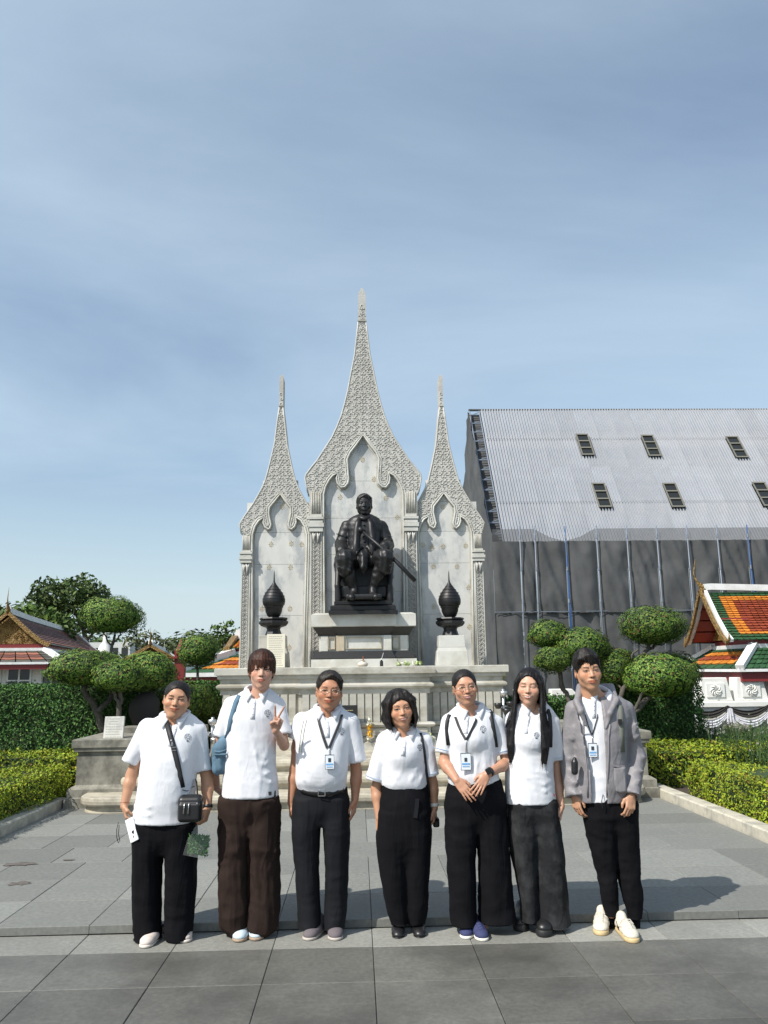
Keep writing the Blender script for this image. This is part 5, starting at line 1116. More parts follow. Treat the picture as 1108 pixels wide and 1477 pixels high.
def drape(x0, x1, z, label):
    e = empty('drape', ((x0+x1)/2, YW-.1, z), label=label, cat='drape', group='drapes hung along the garden wall'); o_ = np.array([(x0+x1)/2, YW-.1, z])
    for m, dz, sag, hh, nf, yo in ((M_CLOTHB, .02, .10, .13, 5, 0.0), (M_CLOTHW, -.06, .17, .15, 7, -.05)):
        nu, nv = 30, 14; u, v = np.meshgrid(np.linspace(0, 1, nu), np.linspace(0, 1, nv)); s = 4*u*(1-u); X = x0+(x1-x0)*u; Z = z+dz-sag*s-hh*v*(.55+.45*s); Y_ = YW-.10+yo-.014*np.sin(v*nf*math.pi+u*2)*s**.5-.05*s*v; P = np.stack([X, Y_, Z], -1).reshape(-1, 3)-o_
        F = np.array([(j*nu+i, j*nu+i+1, (j+1)*nu+i+1, (j+1)*nu+i) for j in range(nv-1) for i in range(nu-1)]); npmesh('swag', P, F, m, e)
    for x in (x0,):
        nu, nv = 14, 8; u, v = np.meshgrid(np.linspace(-1, 1, nu), np.linspace(0, 1, nv)); w = .045+.035*v; P = np.stack([x+u*w, YW-.20-.02*np.cos(u*9)*v, z-.02-.27*v-.02*np.abs(u)], -1).reshape(-1, 3)-o_; F = np.array([(j*nu+i, j*nu+i+1, (j+1)*nu+i+1, (j+1)*nu+i) for j in range(nv-1) for i in range(nu-1)]); npmesh('tail', P, F, M_CLOTHW, e)
zd = zl-.09; xd = [xx(1049, 1015, YW-.1)+i*(xx(1107, 1015, YW-.1)-xx(1049, 1015, YW-.1)) for i in range(-1, 4)]
for i in range(4): drape(xd[i], xd[i+1], zd, ['black and white drape partly behind the clipped hedge', 'black and white drape in full view right of the clipped hedge', 'black and white drape cut by the right edge of the view', 'black and white drape at the far right end of the garden wall'][i])
c = at(1065, 1058, YW-.8); e = empty('stone_basin', (c[0], YW-.8, 0), label='round weathered stone basin in front of the draped white wall', cat='planter'); mb = MB(); zb_ = zz(1065, 1046, YW-.8); mb.lathe([(.09, 0), (.12, zb_-.35), (.08, zb_-.25), (.16, zb_-.18), (.24, zb_-.06), (.23, zb_), (.19, zb_-.01), (.15, zb_-.06), (0, zb_-.07)], n=20); mb.build('bowl', M_GRAN, e, smooth=True)
# distant white wall pieces behind the right hedge
for i, (a, b) in enumerate(((700, 737), (741, 789), (793, 840), (845, 893))):
    Y2 = 19.0; A, B = at(a, 1012, Y2), at(b, 1012, Y2); zt_ = zz(a, 994, Y2); mb = MB(); mb.prism([(A[0], A[2]-1.4), (B[0], A[2]-1.4), (B[0], A[2]+.05), (B[0]-.22, zt_), (A[0]+.05, zt_)], lambda u, v, d: (u, d, v), Y2, Y2+.3)
    tag(mb.build('wall_block', M_WHITE, bevel=.02), ['white wall block beside the right end of the plinth', 'white wall block behind the head of the long haired girl', 'white wall block between the girl and the young man in the jacket', 'white wall block hidden behind the right clipped trees'][i], 'wall')
print('buildings', time.time()-T0)
# ================================================================ plants
def leaves_mesh(P, N, size, cols, seed=0, jit=.7, fold=.25, asp=.5):
    """one small folded leaf (4 triangles as 2 quads) per point"""
    r = np.random.RandomState(seed); n = len(P); N = N+r.normal(0, jit, (n, 3)); N /= np.linalg.norm(N, axis=1)[:, None]+1e-9
    t = np.cross(N, r.normal(0, 1, (n, 3))); t /= np.linalg.norm(t, axis=1)[:, None]+1e-9; b = np.cross(N, t); L = (size*r.uniform(.65, 1.25, n))[:, None]
    V = np.stack([P-t*L*.5, P+b*L*asp*.5+N*L*fold*.3, P+t*L*.5, P-b*L*asp*.5+N*L*fold*.3], 1).reshape(-1, 3)
    F = np.arange(4*n).reshape(-1, 4); C = np.repeat(cols, 4, 0); return V, F, C
def leafcol(n, kind, seed=0, P=None):
    r = np.random.RandomState(seed+77); pal = {'topiary': [(.064, .125, .018), (.100, .170, .028), (.155, .205, .036), (.040, .086, .014)], 'yellow': [(.22, .28, .018), (.17, .24, .02), (.29, .30, .025), (.10, .16, .02)], 'dark': [(.040, .105, .022), (.060, .145, .030), (.100, .195, .042), (.025, .075, .018)],
        'tree': [(.055, .095, .026), (.08, .12, .032), (.042, .075, .022), (.10, .13, .042)], 'light': [(.055, .10, .018), (.08, .13, .025), (.04, .08, .018), (.09, .12, .03)], 'grass': [(.035, .075, .02), (.055, .10, .03), (.08, .11, .035), (.025, .055, .02)], 'olive': [(.09, .10, .04), (.07, .085, .035), (.12, .12, .06), (.05, .07, .03)]}[kind]
    w = {'yellow': [.4, .25, .2, .15]}.get(kind, [.35, .3, .15, .2]); i = r.choice(4, n, p=w); c = np.array(pal)[i]*r.uniform(.75, 1.3, (n, 1))
    if kind in ('topiary', 'yellow') : m = r.rand(n) < (.04 if kind == 'topiary' else .05); c[m] = np.array([.16, .09, .04])*r.uniform(.7, 1.2, (m.sum(), 1))
    if P is not None: c = c*(1+.35*noise3(P, 1.6, seed))[:, None]
    return c
def shell(n, c, r_, seed, lump=.17, lf=2.6, depth=.12, flat=None):
    q = np.random.RandomState(seed); d = q.normal(0, 1, (n, 3)); d /= np.linalg.norm(d, axis=1)[:, None]
    if flat: d[:, 2] = np.where(d[:, 2] < 0, d[:, 2]*flat, d[:, 2])
    k = 1+lump*noise3(d*1.0, lf, seed)+lump*.5*noise3(d, lf*2.7, seed+4)-depth*q.rand(n)**2+.03*q.rand(n)
    P = np.array(c)+d*np.array(r_)*k[:, None]; N = d/np.array(r_); N /= np.linalg.norm(N, axis=1)[:, None]; return P, N
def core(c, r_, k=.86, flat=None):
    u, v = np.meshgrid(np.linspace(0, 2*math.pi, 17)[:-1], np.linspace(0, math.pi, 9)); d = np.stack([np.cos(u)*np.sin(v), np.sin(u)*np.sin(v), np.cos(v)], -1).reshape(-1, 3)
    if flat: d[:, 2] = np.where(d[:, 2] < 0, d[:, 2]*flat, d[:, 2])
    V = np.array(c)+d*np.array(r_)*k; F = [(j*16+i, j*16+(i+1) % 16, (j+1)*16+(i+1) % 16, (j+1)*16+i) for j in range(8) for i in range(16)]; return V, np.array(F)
def branch(P, r0, r1, parent, name='branch', seed=0, wob=.02):
    r = random.Random(seed); Q = []; P = [np.array(p) for p in P]
    for i in range(len(P)-1):
        for k in range(4): t = k/4; Q.append(lerp(P[i], P[i+1], t)+np.array([r.uniform(-wob, wob) for _ in range(3)])*(1 if i or k else 0))
    Q.append(P[-1]); mb = MB(); n = len(Q); mb.tube(Q, [r0+(r1-r0)*i/(n-1) for i in range(n)], 8); return mb.build(name, M_BARK, parent, smooth=True)
def clipped(label, base, crowns, limbs, Y, kind='topiary', size=.046, dens=1.0, seed=0, cat='clipped tree', group='clipped cloud trees beside the monument'):
    """crowns: (px,py,rx,ry,dY) in photo units; limbs: lists of (px,py,dY)"""
    b = at(base[0], base[1], Y); b[2] = .1; e = empty('clipped_tree', b.tolist(), label=label, cat=cat, group=group)
    for i, (px, py, rx, ry, dY) in enumerate(crowns):
        c = at(px, py, Y+dY); k = (Y+dY)*.99/1160; r_ = (rx*k*1.06, rx*k*.95, ry*k*1.12); c = c-b
        area = 4*math.pi*((r_[0]*r_[1])**1.6/3+(r_[0]*r_[2])**1.6/3+(r_[1]*r_[2])**1.6/3)**(1/1.6); n = int(area/(size*size)*4.2*dens)
        P, N = shell(n, c, r_, seed+i, flat=.88); V, F, C = leaves_mesh(P, N, size, leafcol(n, kind, seed+i, P+b), seed+i); npmesh('crown', V, F, M_LEAF, e, smooth=False, col=C)
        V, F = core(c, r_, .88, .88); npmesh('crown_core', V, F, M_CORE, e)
    for i, L in enumerate(limbs):
        r0 = L[0][3] if len(L[0]) > 3 else .05; branch([at(q[0], q[1], Y+q[2])-b for q in L], r0*.78, r0*.42, e, 'trunk' if i == 0 else 'branch', seed+i)
    return e
clipped('tall clipped tree with one mushroom shaped crown rising above the left hall roof', (158, 1030), [(162.5, 890, 41, 26, 0)], [[(160, 1040, 0, .05), (163, 985, 0), (161, 940, 0), (166, 915, 0)], [(163, 930, 0, .025), (172, 918, 0), (176, 908, .05)], [(162, 932, 0, .022), (152, 918, .1), (147, 908, .1)]], 14.0, seed=1)
clipped('wide clipped tree with dark twisted trunk and broad crown behind the small marble plaque', (150, 1060), [(118, 965, 46, 25, 0), (152, 962, 30, 20, .5)], [[(150, 1058, .1, .075), (140, 1025, .05), (123, 995, 0), (118, 975, 0)], [(141, 1028, 0, .05), (160, 1008, .2), (160, 985, .4)]], 12.0, seed=11)
clipped('clipped tree with low round crown in front, left of the first person', (178, 1060), [(170, 977, 36, 22, 0)], [[(176, 1058, 0, .055), (172, 1025, 0), (174, 995, 0), (172, 985, 0)], [(173, 1022, 0, .035), (165, 1002, -.1), (158, 990, -.1)]], 11.7, seed=21)
clipped('clipped tree with large crown just left of the first person head', (205, 1060), [(214, 970, 39, 26, 0)], [[(202, 1058, 0, .055), (207, 1022, 0), (211, 998, 0), (214, 985, 0)], [(208, 1020, 0, .03), (222, 1004, .1), (228, 990, .1)]], 12.2, seed=31)
clipped('clipped bush behind the shoulder of the first person', (262, 1050), [(262, 1013, 42, 26, 0), (290, 1020, 26, 22, .3)], [[(262, 1058, 0, .05), (262, 1020, 0)]], 12.8, kind='topiary', seed=41)
clipped('round clipped crown in front of the orange roof, left of the monument', (286, 1010), [(286, 940, 27.5, 23, 0)], [[(284, 1010, 0, .045), (285, 975, 0), (286, 950, 0)]], 16.0, seed=51)
clipped('three tiered clipped tree between the girl and the young man in the jacket', (845, 1050), [(791, 916, 29, 20, .2), (840, 933, 38, 26, 0), (799, 952, 27, 18, -.1)], [[(838, 1052, 0, .06), (826, 1020, 0), (812, 995, 0), (806, 965, 0)], [(815, 1000, 0, .035), (806, 960, .1), (795, 928, .2)], [(828, 1020, 0, .04), (846, 990, 0), (843, 950, 0)]], 12.6, seed=61)
clipped('tall clipped tree with rounded crown on bare grey stems against the dark netting', (905, 1040), [(942.5, 905, 46, 27, 0), (886, 966, 26, 24, .2), (892, 950, 22, 14, .6)], [[(902, 1045, 0, .055), (893, 1012, 0), (905, 985, 0), (918, 958, 0), (934, 936, 0), (938, 915, 0)], [(930, 940, 0, .035), (944, 932, .1), (952, 915, .1)], [(918, 960, 0, .03), (912, 946, -.1), (921, 936, -.1)], [(900, 1000, 0, .03), (890, 985, .1), (886, 972, .2)]], 12.4, seed=71)
clipped('large low clipped crown on forked pale branches right of the young man', (925, 1050), [(949, 976, 47, 30, 0), (976, 972, 32, 28, .5)], [[(905, 1040, -.1, .06), (925, 1015, -.1), (945, 1000, 0), (950, 990, 0)], [(912, 1030, -.1, .035), (925, 1004, -.2), (932, 990, -.2)]], 12.0, seed=81)
# ---------------------------------------------------------------- hedges
def hedge(label, poly, z0, z1, kind, size=.05, dens=1.0, seed=0, round_=.08, lump=.05, cat='hedge', name='hedge'):
    """poly: plan outline (counter-clockwise). leaves over walls and top"""
    P2 = [np.array(p, float) for p in poly]; cx_, cy_ = np.mean(P2, 0); e = empty(name, (cx_, cy_, z0), label=label, cat=cat); o_ = np.array([cx_, cy_, z0]); r = np.random.RandomState(seed); n = len(P2); PP = []; NN = []
    for i in range(n):
        a, b = P2[i], P2[(i+1) % n]; L = np.linalg.norm(b-a); nn = np.array([(b-a)[1], -(b-a)[0]])/L; k = int(L*(z1-z0)/(size*size)*4.4*dens); u, v = r.rand(k), r.rand(k)
        q = a+(b-a)*u[:, None]; z = z0+(z1-z0)*v; bev = np.clip((z-(z1-round_))/round_, 0, 1); q = q-nn*(bev**2*round_*.6)[:, None]; PP.append(np.column_stack([q, z])); NN.append(np.column_stack([np.tile(nn, (k, 1)), .2+bev]))
    xs = [p[0] for p in P2]; ys = [p[1] for p in P2]; A = (max(xs)-min(xs))*(max(ys)-min(ys)); k = int(A/(size*size)*3.4*dens); q = np.column_stack([r.uniform(min(xs), max(xs), k), r.uniform(min(ys), max(ys), k)])
    ins = np.zeros(k, bool); j = n-1
    for i in range(n):
        c = ((P2[i][1] > q[:, 1]) != (P2[j][1] > q[:, 1])) & (q[:, 0] < (P2[j][0]-P2[i][0])*(q[:, 1]-P2[i][1])/(P2[j][1]-P2[i][1]+1e-12)+P2[i][0]); ins ^= c; j = i
    q = q[ins]; PP.append(np.column_stack([q, np.full(len(q), z1)])); NN.append(np.tile([0, 0, 1.], (len(q), 1)))
    P = np.concatenate(PP); N = np.concatenate(NN); N /= np.linalg.norm(N, axis=1)[:, None]; P = P+N*(lump*(noise3(P, 2.2, seed)+.6*noise3(P, 6, seed+1)))[:, None]-N*(r.rand(len(P))**2*size*1.4)[:, None]+N*((r.rand(len(P)) < .04)*r.rand(len(P))*size*1.3)[:, None]
    V, F, C = leaves_mesh(P-o_, N, size, leafcol(len(P), kind, seed, P), seed); npmesh('foliage', V, F, M_LEAF, e, smooth=False, col=C)
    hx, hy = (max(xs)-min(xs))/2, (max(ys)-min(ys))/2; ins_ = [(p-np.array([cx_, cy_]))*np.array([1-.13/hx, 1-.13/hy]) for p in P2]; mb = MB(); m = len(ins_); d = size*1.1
    mb.add([(p[0], p[1], 0) for p in ins_]+[(p[0], p[1], z1-z0-d) for p in ins_], [tuple(range(m))[::-1], tuple(range(m, 2*m))]+[(i, (i+1) % m, m+(i+1) % m, m+i) for i in range(m)]); mb.build('hedge_core', M_CORE, e); return e
zh = zz(60, 988, 12.6)
hedge('tall dark green clipped hedge across the left side', [(-9.5, 12.5), (-3.9, 12.5), (-2.2, 13.3), (-2.2, 14.0), (-9.5, 14.0)], .1, zh, 'dark', .052, 1.0, 3, lump=.04)
hedge('dark green hedge between the first two people, left of the plinth', [(-4.2, 14.3), (-1.9, 14.3), (-1.9, 15.0), (-4.2, 15.0)], .1, zz(300, 992, 14.3), 'dark', .052, 1.0, 5, lump=.06)
hedge('dark green hedge behind the girl, right of the plinth', [(2.3, 13.2), (4.6, 13.2), (4.6, 14.2), (2.3, 14.2)], .1, zz(745, 1008, 13.2), 'dark', .052, 1.0, 7, lump=.05)
hedge('tall rounded dark green hedge block behind the young man in the jacket', [(4.0, 12.8), (xx(1018, 1040, 12.8), 12.8), (xx(1018, 1040, 12.8)+.05, 14.2), (4.0, 14.2)], .1, zz(1010, 978, 12.8), 'dark', .052, 1.0, 9, round_=.35, lump=.06)
hedge('low yellow green clipped hedge along the left kerb', [(-3.84, 5.4), (-3.66, 10.75), (-4.2, 10.95), (-4.75, 9.9), (-4.85, 8.6), (-5.3, 7.2), (-5.4, 5.4)], .1, .50, 'yellow', .036, .95, 13, round_=.10, lump=.05)
hedge('narrow yellow green hedge running back behind the left parapet', [(-3.62, 10.95), (-3.3, 11.9), (-7.0, 12.3), (-7.0, 11.6), (-4.6, 11.2), (-4.0, 10.9)], .1, .62, 'yellow', .05, 1.0, 15, round_=.1, lump=.05)
hedge('low yellow green clipped hedge along the right kerb', [(4.02, 5.4), (5.6, 5.4), (5.3, 7.4), (5.25, 8.8), (4.95, 10.0), (4.5, 10.6), (4.1, 10.3), (3.98, 9.5)], .1, .50, 'yellow', .036, .95, 17, round_=.12, lump=.06)
hedge('second yellow green hedge strip behind, curving past the right parapet', [(3.78, 10.9), (4.6, 10.9), (6.0, 11.3), (6.4, 11.9), (3.9, 12.2)], .1, .58, 'yellow', .05, 1.0, 19, round_=.1, lump=.06)
# ---------------------------------------------------------------- flowering ground cover
def tufts(label, x0, x1, y0, y1, n, h, kind, seed, flw=0.0, name='ground_plants'):
    r = np.random.RandomState(seed); V = []; F = []; C = []; k = 0; x = r.uniform(x0, x1, n); y = r.uniform(y0, y1, n); hh = h*r.uniform(.6, 1.25, n)*(1+.25*noise3(np.column_stack([x, y, 0*x]), .9, seed)); base = np.column_stack([x, y, np.full(n, .1)])
    dr = r.normal(0, .16, (n, 2)); top = base+np.column_stack([dr*hh[:, None], hh]); mid = (base+top)/2+np.column_stack([r.normal(0, .02, (n, 2)), 0*x]); s = np.column_stack([np.cos(r.rand(n)*6.28), np.sin(r.rand(n)*6.28), 0*x])*.004
    V = np.stack([base-s, base+s, mid+s*1.6, mid-s*1.6, top+s*.2, top-s*.2], 1).reshape(-1, 3); b = np.arange(n)[:, None]*6; F = np.concatenate([b+np.array([[0, 1, 2, 3]]), b+np.array([[3, 2, 4, 5]])]); C = np.repeat(leafcol(n, kind, seed), 6, 0)
    m = int(n*3.0); i = r.randint(0, n, m); t = r.uniform(.25, 1.0, m)[:, None]; P = base[i]*(1-t)+top[i]*t+r.normal(0, .02, (m, 3)); V2, F2, C2 = leaves_mesh(P, np.tile([0, -.5, 1.], (m, 1)), .055, leafcol(m, kind, seed+1), seed, jit=.9, asp=.32)
    f = int(n*flw); L = [(V, F, C), (V2, F2, C2)]
    if f: i = r.randint(0, n, f); V3, F3, C3 = leaves_mesh(top[i]+r.normal(0, .01, (f, 3)), np.tile([0, -.7, .7], (f, 1)), .028, np.tile([.45, .38, .36], (f, 1))*r.uniform(.5, 1.2, (f, 1)), seed+2, asp=.9); L.append((V3, F3, C3))
    Vv, Ff, Cc = cat_mesh(L); return npmesh(name, Vv, Ff, M_LEAF, smooth=False, col=Cc, label=label, cat='plants', kind='stuff')
tufts('dark leafy ground plants behind the left yellow hedge', -8.5, -4.9, 7.5, 11.6, 5200, .62, 'grass', 3, .03)
tufts('tall grassy plants with small pale flowers behind the right yellow hedge', 5.0, 9.8, 7.6, 14.2, 9000, .60, 'grass', 5, .05)
tufts('low plants in front of the tall left hedge', -9.0, -5.0, 11.8, 12.45, 1500, .55, 'grass', 7, .02)
# ---------------------------------------------------------------- trees beyond
def tree(label, px, Y, lobes, trunk, kind='tree', size=.35, dens=1.0, seed=0, group=None, gaps=.3, tw=.25):
    b = at(px, 980, Y); b[2] = 0; e = empty('tree', b.tolist(), label=label, cat='tree', group=group); L = []; r = np.random.RandomState(seed); k = Y*.99/1160
    for i, (lx, ly, rx, ry) in enumerate(lobes):
        c = at(lx, ly, Y+r.uniform(-1, 1)*rx*k*.4)-b; r_ = np.array([rx*k, rx*k*.9, ry*k]); area = 4*math.pi*r_[0]*r_[2]; n = int(area/(size*size)*2.6*dens); P, N = shell(n, c, r_, seed+i*3, lump=.28, lf=2.4, depth=.5)
        keep = noise3(P+b, .9/size*.35, seed+i) > -1+gaps*1.0; keep |= r.rand(n) < .35; P, N = P[keep], N[keep]; L.append(leaves_mesh(P, N, size, leafcol(len(P), kind, seed+i, P*.3), seed+i, jit=1.0))
    V, F, C = cat_mesh(L); npmesh('crown', V, F, M_LEAF, e, smooth=False, col=C)
    for i, T in enumerate(trunk): branch([at(q[0], q[1], Y)-b for q in T], tw*(1 if i == 0 else .5), tw*(.4 if i == 0 else .15), e, 'trunk' if i == 0 else 'branch', seed+i, wob=.1)
    return e
tree('large dark broadleaf tree rising behind the left hall', 120, 60, [(95, 862, 38, 26), (70, 858, 26, 26), (118, 852, 32, 22), (140, 868, 22, 26), (105, 885, 40, 22), (60, 880, 28, 20), (135, 895, 22, 20)], [[(128, 985), (126, 935), (118, 900), (105, 870)], [(124, 930), (138, 905), (146, 880)], [(119, 905), (96, 890), (80, 872)]], 'tree', .40, 1.5, 1, gaps=.35)
tree('lighter green broad tree behind the roof of the left hall', 30, 50, [(30, 890, 42, 20), (66, 900, 36, 22), (0, 895, 26, 20), (88, 905, 26, 18)], [[(40, 985), (42, 930), (36, 900)], [(42, 930), (70, 905)]], 'light', .42, 1.4, 5, gaps=.2)
tree('sparse olive tree behind the small far hall', 210, 70, [(205, 925, 26, 16), (228, 930, 24, 14), (250, 932, 20, 12)], [[(215, 985), (213, 945), (206, 920)], [(213, 945), (232, 922)]], 'olive', .42, .9, 9, gaps=.9, tw=.15)
tree('slender tree with layered leaves just left of the monument', 322, 40, [(322, 915, 16, 18), (310, 925, 18, 14), (335, 930, 14, 22), (312, 905, 9, 4), (330, 900, 9, 5)], [[(326, 985), (325, 940), (324, 905)]], 'light', .26, 1.0, 13, gaps=.8, tw=.12)
tree('dark tree line tree between the far roofs', 270, 80, [(262, 930, 24, 12), (292, 932, 22, 14), (240, 938, 22, 10)], [[(270, 985), (268, 945)]], 'tree', .5, 1.1, 15, gaps=.4)
tree('bushy green tree at the far left edge behind the hall', -30, 55, [(-20, 905, 40, 30), (-60, 900, 40, 40)], [[(-30, 985), (-28, 925)]], 'light', .5, 1.2, 17)
def treeline(label, x0, x1, Y, h, seed):
    r = np.random.RandomState(seed); L = []; n = int((x1-x0)/5)
    for i in range(n):
        c = (x0+(x1-x0)*(i+r.rand())/n, Y+r.uniform(-8, 8), h*r.uniform(.35, .6)); r_ = (5*r.uniform(.8, 1.4), 5, h*r.uniform(.35, .6)); m = 420; P, N = shell(m, c, r_, seed+i, lump=.25, depth=.4); L.append(leaves_mesh(P, N, 1.3, leafcol(m, 'tree', seed+i, P*.1), seed+i, jit=.8))
    V, F, C = cat_mesh(L); npmesh('far_trees', V, F, M_LEAF, smooth=False, col=C, label=label, cat='trees', kind='stuff')
treeline('far belt of trees closing the view behind the temple grounds', -130, 130, 150, 9, 31)
print('plants', time.time()-T0)
# ================================================================ people: bodies and clothes
from mathutils.bvhtree import BVHTree
def wrinkle(m, scale=6, dist=.02, strength=.7, stretch=(1, 1, .45), warp=1.2, rot=(0, 0, 0)):
    t = m.node_tree; N = t.nodes; L = t.links; b = N['Principled BSDF']; tcn = N.new('ShaderNodeTexCoord'); mp_ = N.new('ShaderNodeMapping'); mp_.inputs['Scale'].default_value = stretch; mp_.inputs['Rotation'].default_value = rot
    L.new(tcn.outputs['Object'], mp_.inputs[0]); h = None
    for k, (sc_, w_) in enumerate(((scale, 1.0), (scale*2.4, .40))):
        n = N.new('ShaderNodeTexNoise'); n.inputs['Scale'].default_value = sc_; n.inputs['Detail'].default_value = 2; n.inputs['Distortion'].default_value = warp; L.new(mp_.outputs[0], n.inputs['Vector'])
        a = N.new('ShaderNodeMath'); a.operation = 'SUBTRACT'; L.new(n.outputs[0], a.inputs[0]); a.inputs[1].default_value = .5
        c = N.new('ShaderNodeMath'); c.operation = 'ABSOLUTE'; L.new(a.outputs[0], c.inputs[0])
        d = N.new('ShaderNodeMath'); d.operation = 'POWER'; L.new(c.outputs[0], d.inputs[0]); d.inputs[1].default_value = .9
        e_ = N.new('ShaderNodeMath'); e_.operation = 'MULTIPLY'; L.new(d.outputs[0], e_.inputs[0]); e_.inputs[1].default_value = -w_
        if h is None: h = e_.outputs[0]
        else:
            f = N.new('ShaderNodeMath'); f.operation = 'ADD'; L.new(h, f.inputs[0]); L.new(e_.outputs[0], f.inputs[1]); h = f.outputs[0]
    bn = N.new('ShaderNodeBump'); bn.inputs['Strength'].default_value = strength; bn.inputs['Distance'].default_value = dist; L.new(h, bn.inputs['Height'])
    o = b.inputs['Normal'].links
    if o: L.new(o[0].from_socket, bn.inputs['Normal'])
    L.new(bn.outputs[0], b.inputs['Normal'])
M_SKIN = mat('skin', (1, 1, 1), .46, col=True, sss=.03, bump=.15, bscale=350, bdist=.001, spec=.4)
M_HAIR = mat('hair', (1, 1, 1), .50, col=True, spec=.25, var=.55, vscale=110, bump=.7, bscale=170, stretch=(1, 1, .10), bdist=.002)
M_SHIRT = mat('white_polo_cloth', (.66, .67, .705), .8, bump=.22, bscale=900, bdist=.0006, sheen=.1, var=.02, vscale=9)
M_BLACK = mat('black_trouser_cloth', (.0055, .0055, .007), .9, bump=.3, bscale=700, bdist=.0008, spec=.12, var=.25, vscale=6)
M_BROWN = mat('brown_trouser_cloth', (.025, .0155, .0125), .85, bump=.3, bscale=500, bdist=.0008, spec=.15, var=.25, vscale=7)
M_DENIM = mat('charcoal_denim', (.016, .0165, .018), .85, bump=.4, bscale=600, bdist=.001, spec=.12, dark=(.045, .046, .048), dscale=6, damt=.7)
M_SLACK = mat('dark_slacks_cloth', (.0075, .008, .0105), .8, bump=.2, bscale=800, bdist=.0006, spec=.2, var=.2)
M_JACK = mat('grey_jacket_nylon', (.205, .195, .205), .55, bump=.25, bscale=160, bdist=.002, spec=.4, var=.06)
M_LINE = mat('jacket_lining', (.10, .10, .11), .7)
M_STRAP = mat('black_webbing', (.012, .012, .014), .6, bump=.4, bscale=900, bdist=.0006)
M_LEATHER = mat('black_leather', (.012, .012, .013), .38, bump=.3, bscale=250, bdist=.001)
M_STEEL = mat('zip_steel', (.55, .55, .55), .3, metal=1)
M_BLUEBAG = mat('blue_canvas', (.085, .155, .215), .85, bump=.4, bscale=500, bdist=.001, var=.15, vscale=12)
M_CREAM = mat('cream_canvas', (.62, .60, .52), .85, bump=.3, bscale=500, bdist=.001)
wrinkle(M_SHIRT, 4, .016, .65, (1, 1, .45)); wrinkle(M_JACK, 7, .016, .6, (1, 1, .6)); wrinkle(M_BROWN, 3.6, .040, .7, (1, 1, .12), .6); wrinkle(M_SLACK, 6, .018, .6, (1, 1, .25)); wrinkle(M_BLACK, 6, .018, .6, (1, 1, .2)); wrinkle(M_DENIM, 7, .018, .6, (1, 1, .35)); wrinkle(M_BLUEBAG, 7, .014, .6, (1, 1, .5))
M_INK = mat('emblem_thread', (.03, .04, .06), .8)
M_LBLUE = mat('pale_blue_thread', (.35, .50, .75), .8)
M_WHITEP = mat('white_plastic', (.78, .80, .82), .35)
M_CARD = mat('card_paper', (.74, .78, .82), .4)
M_CBLUE = mat('card_blue_print', (.16, .38, .66), .45)
M_GLASSF = mat('wire_frame', (.45, .38, .30), .3, metal=1)
M_BTN = mat('shirt_button', (.72, .72, .74), .4)
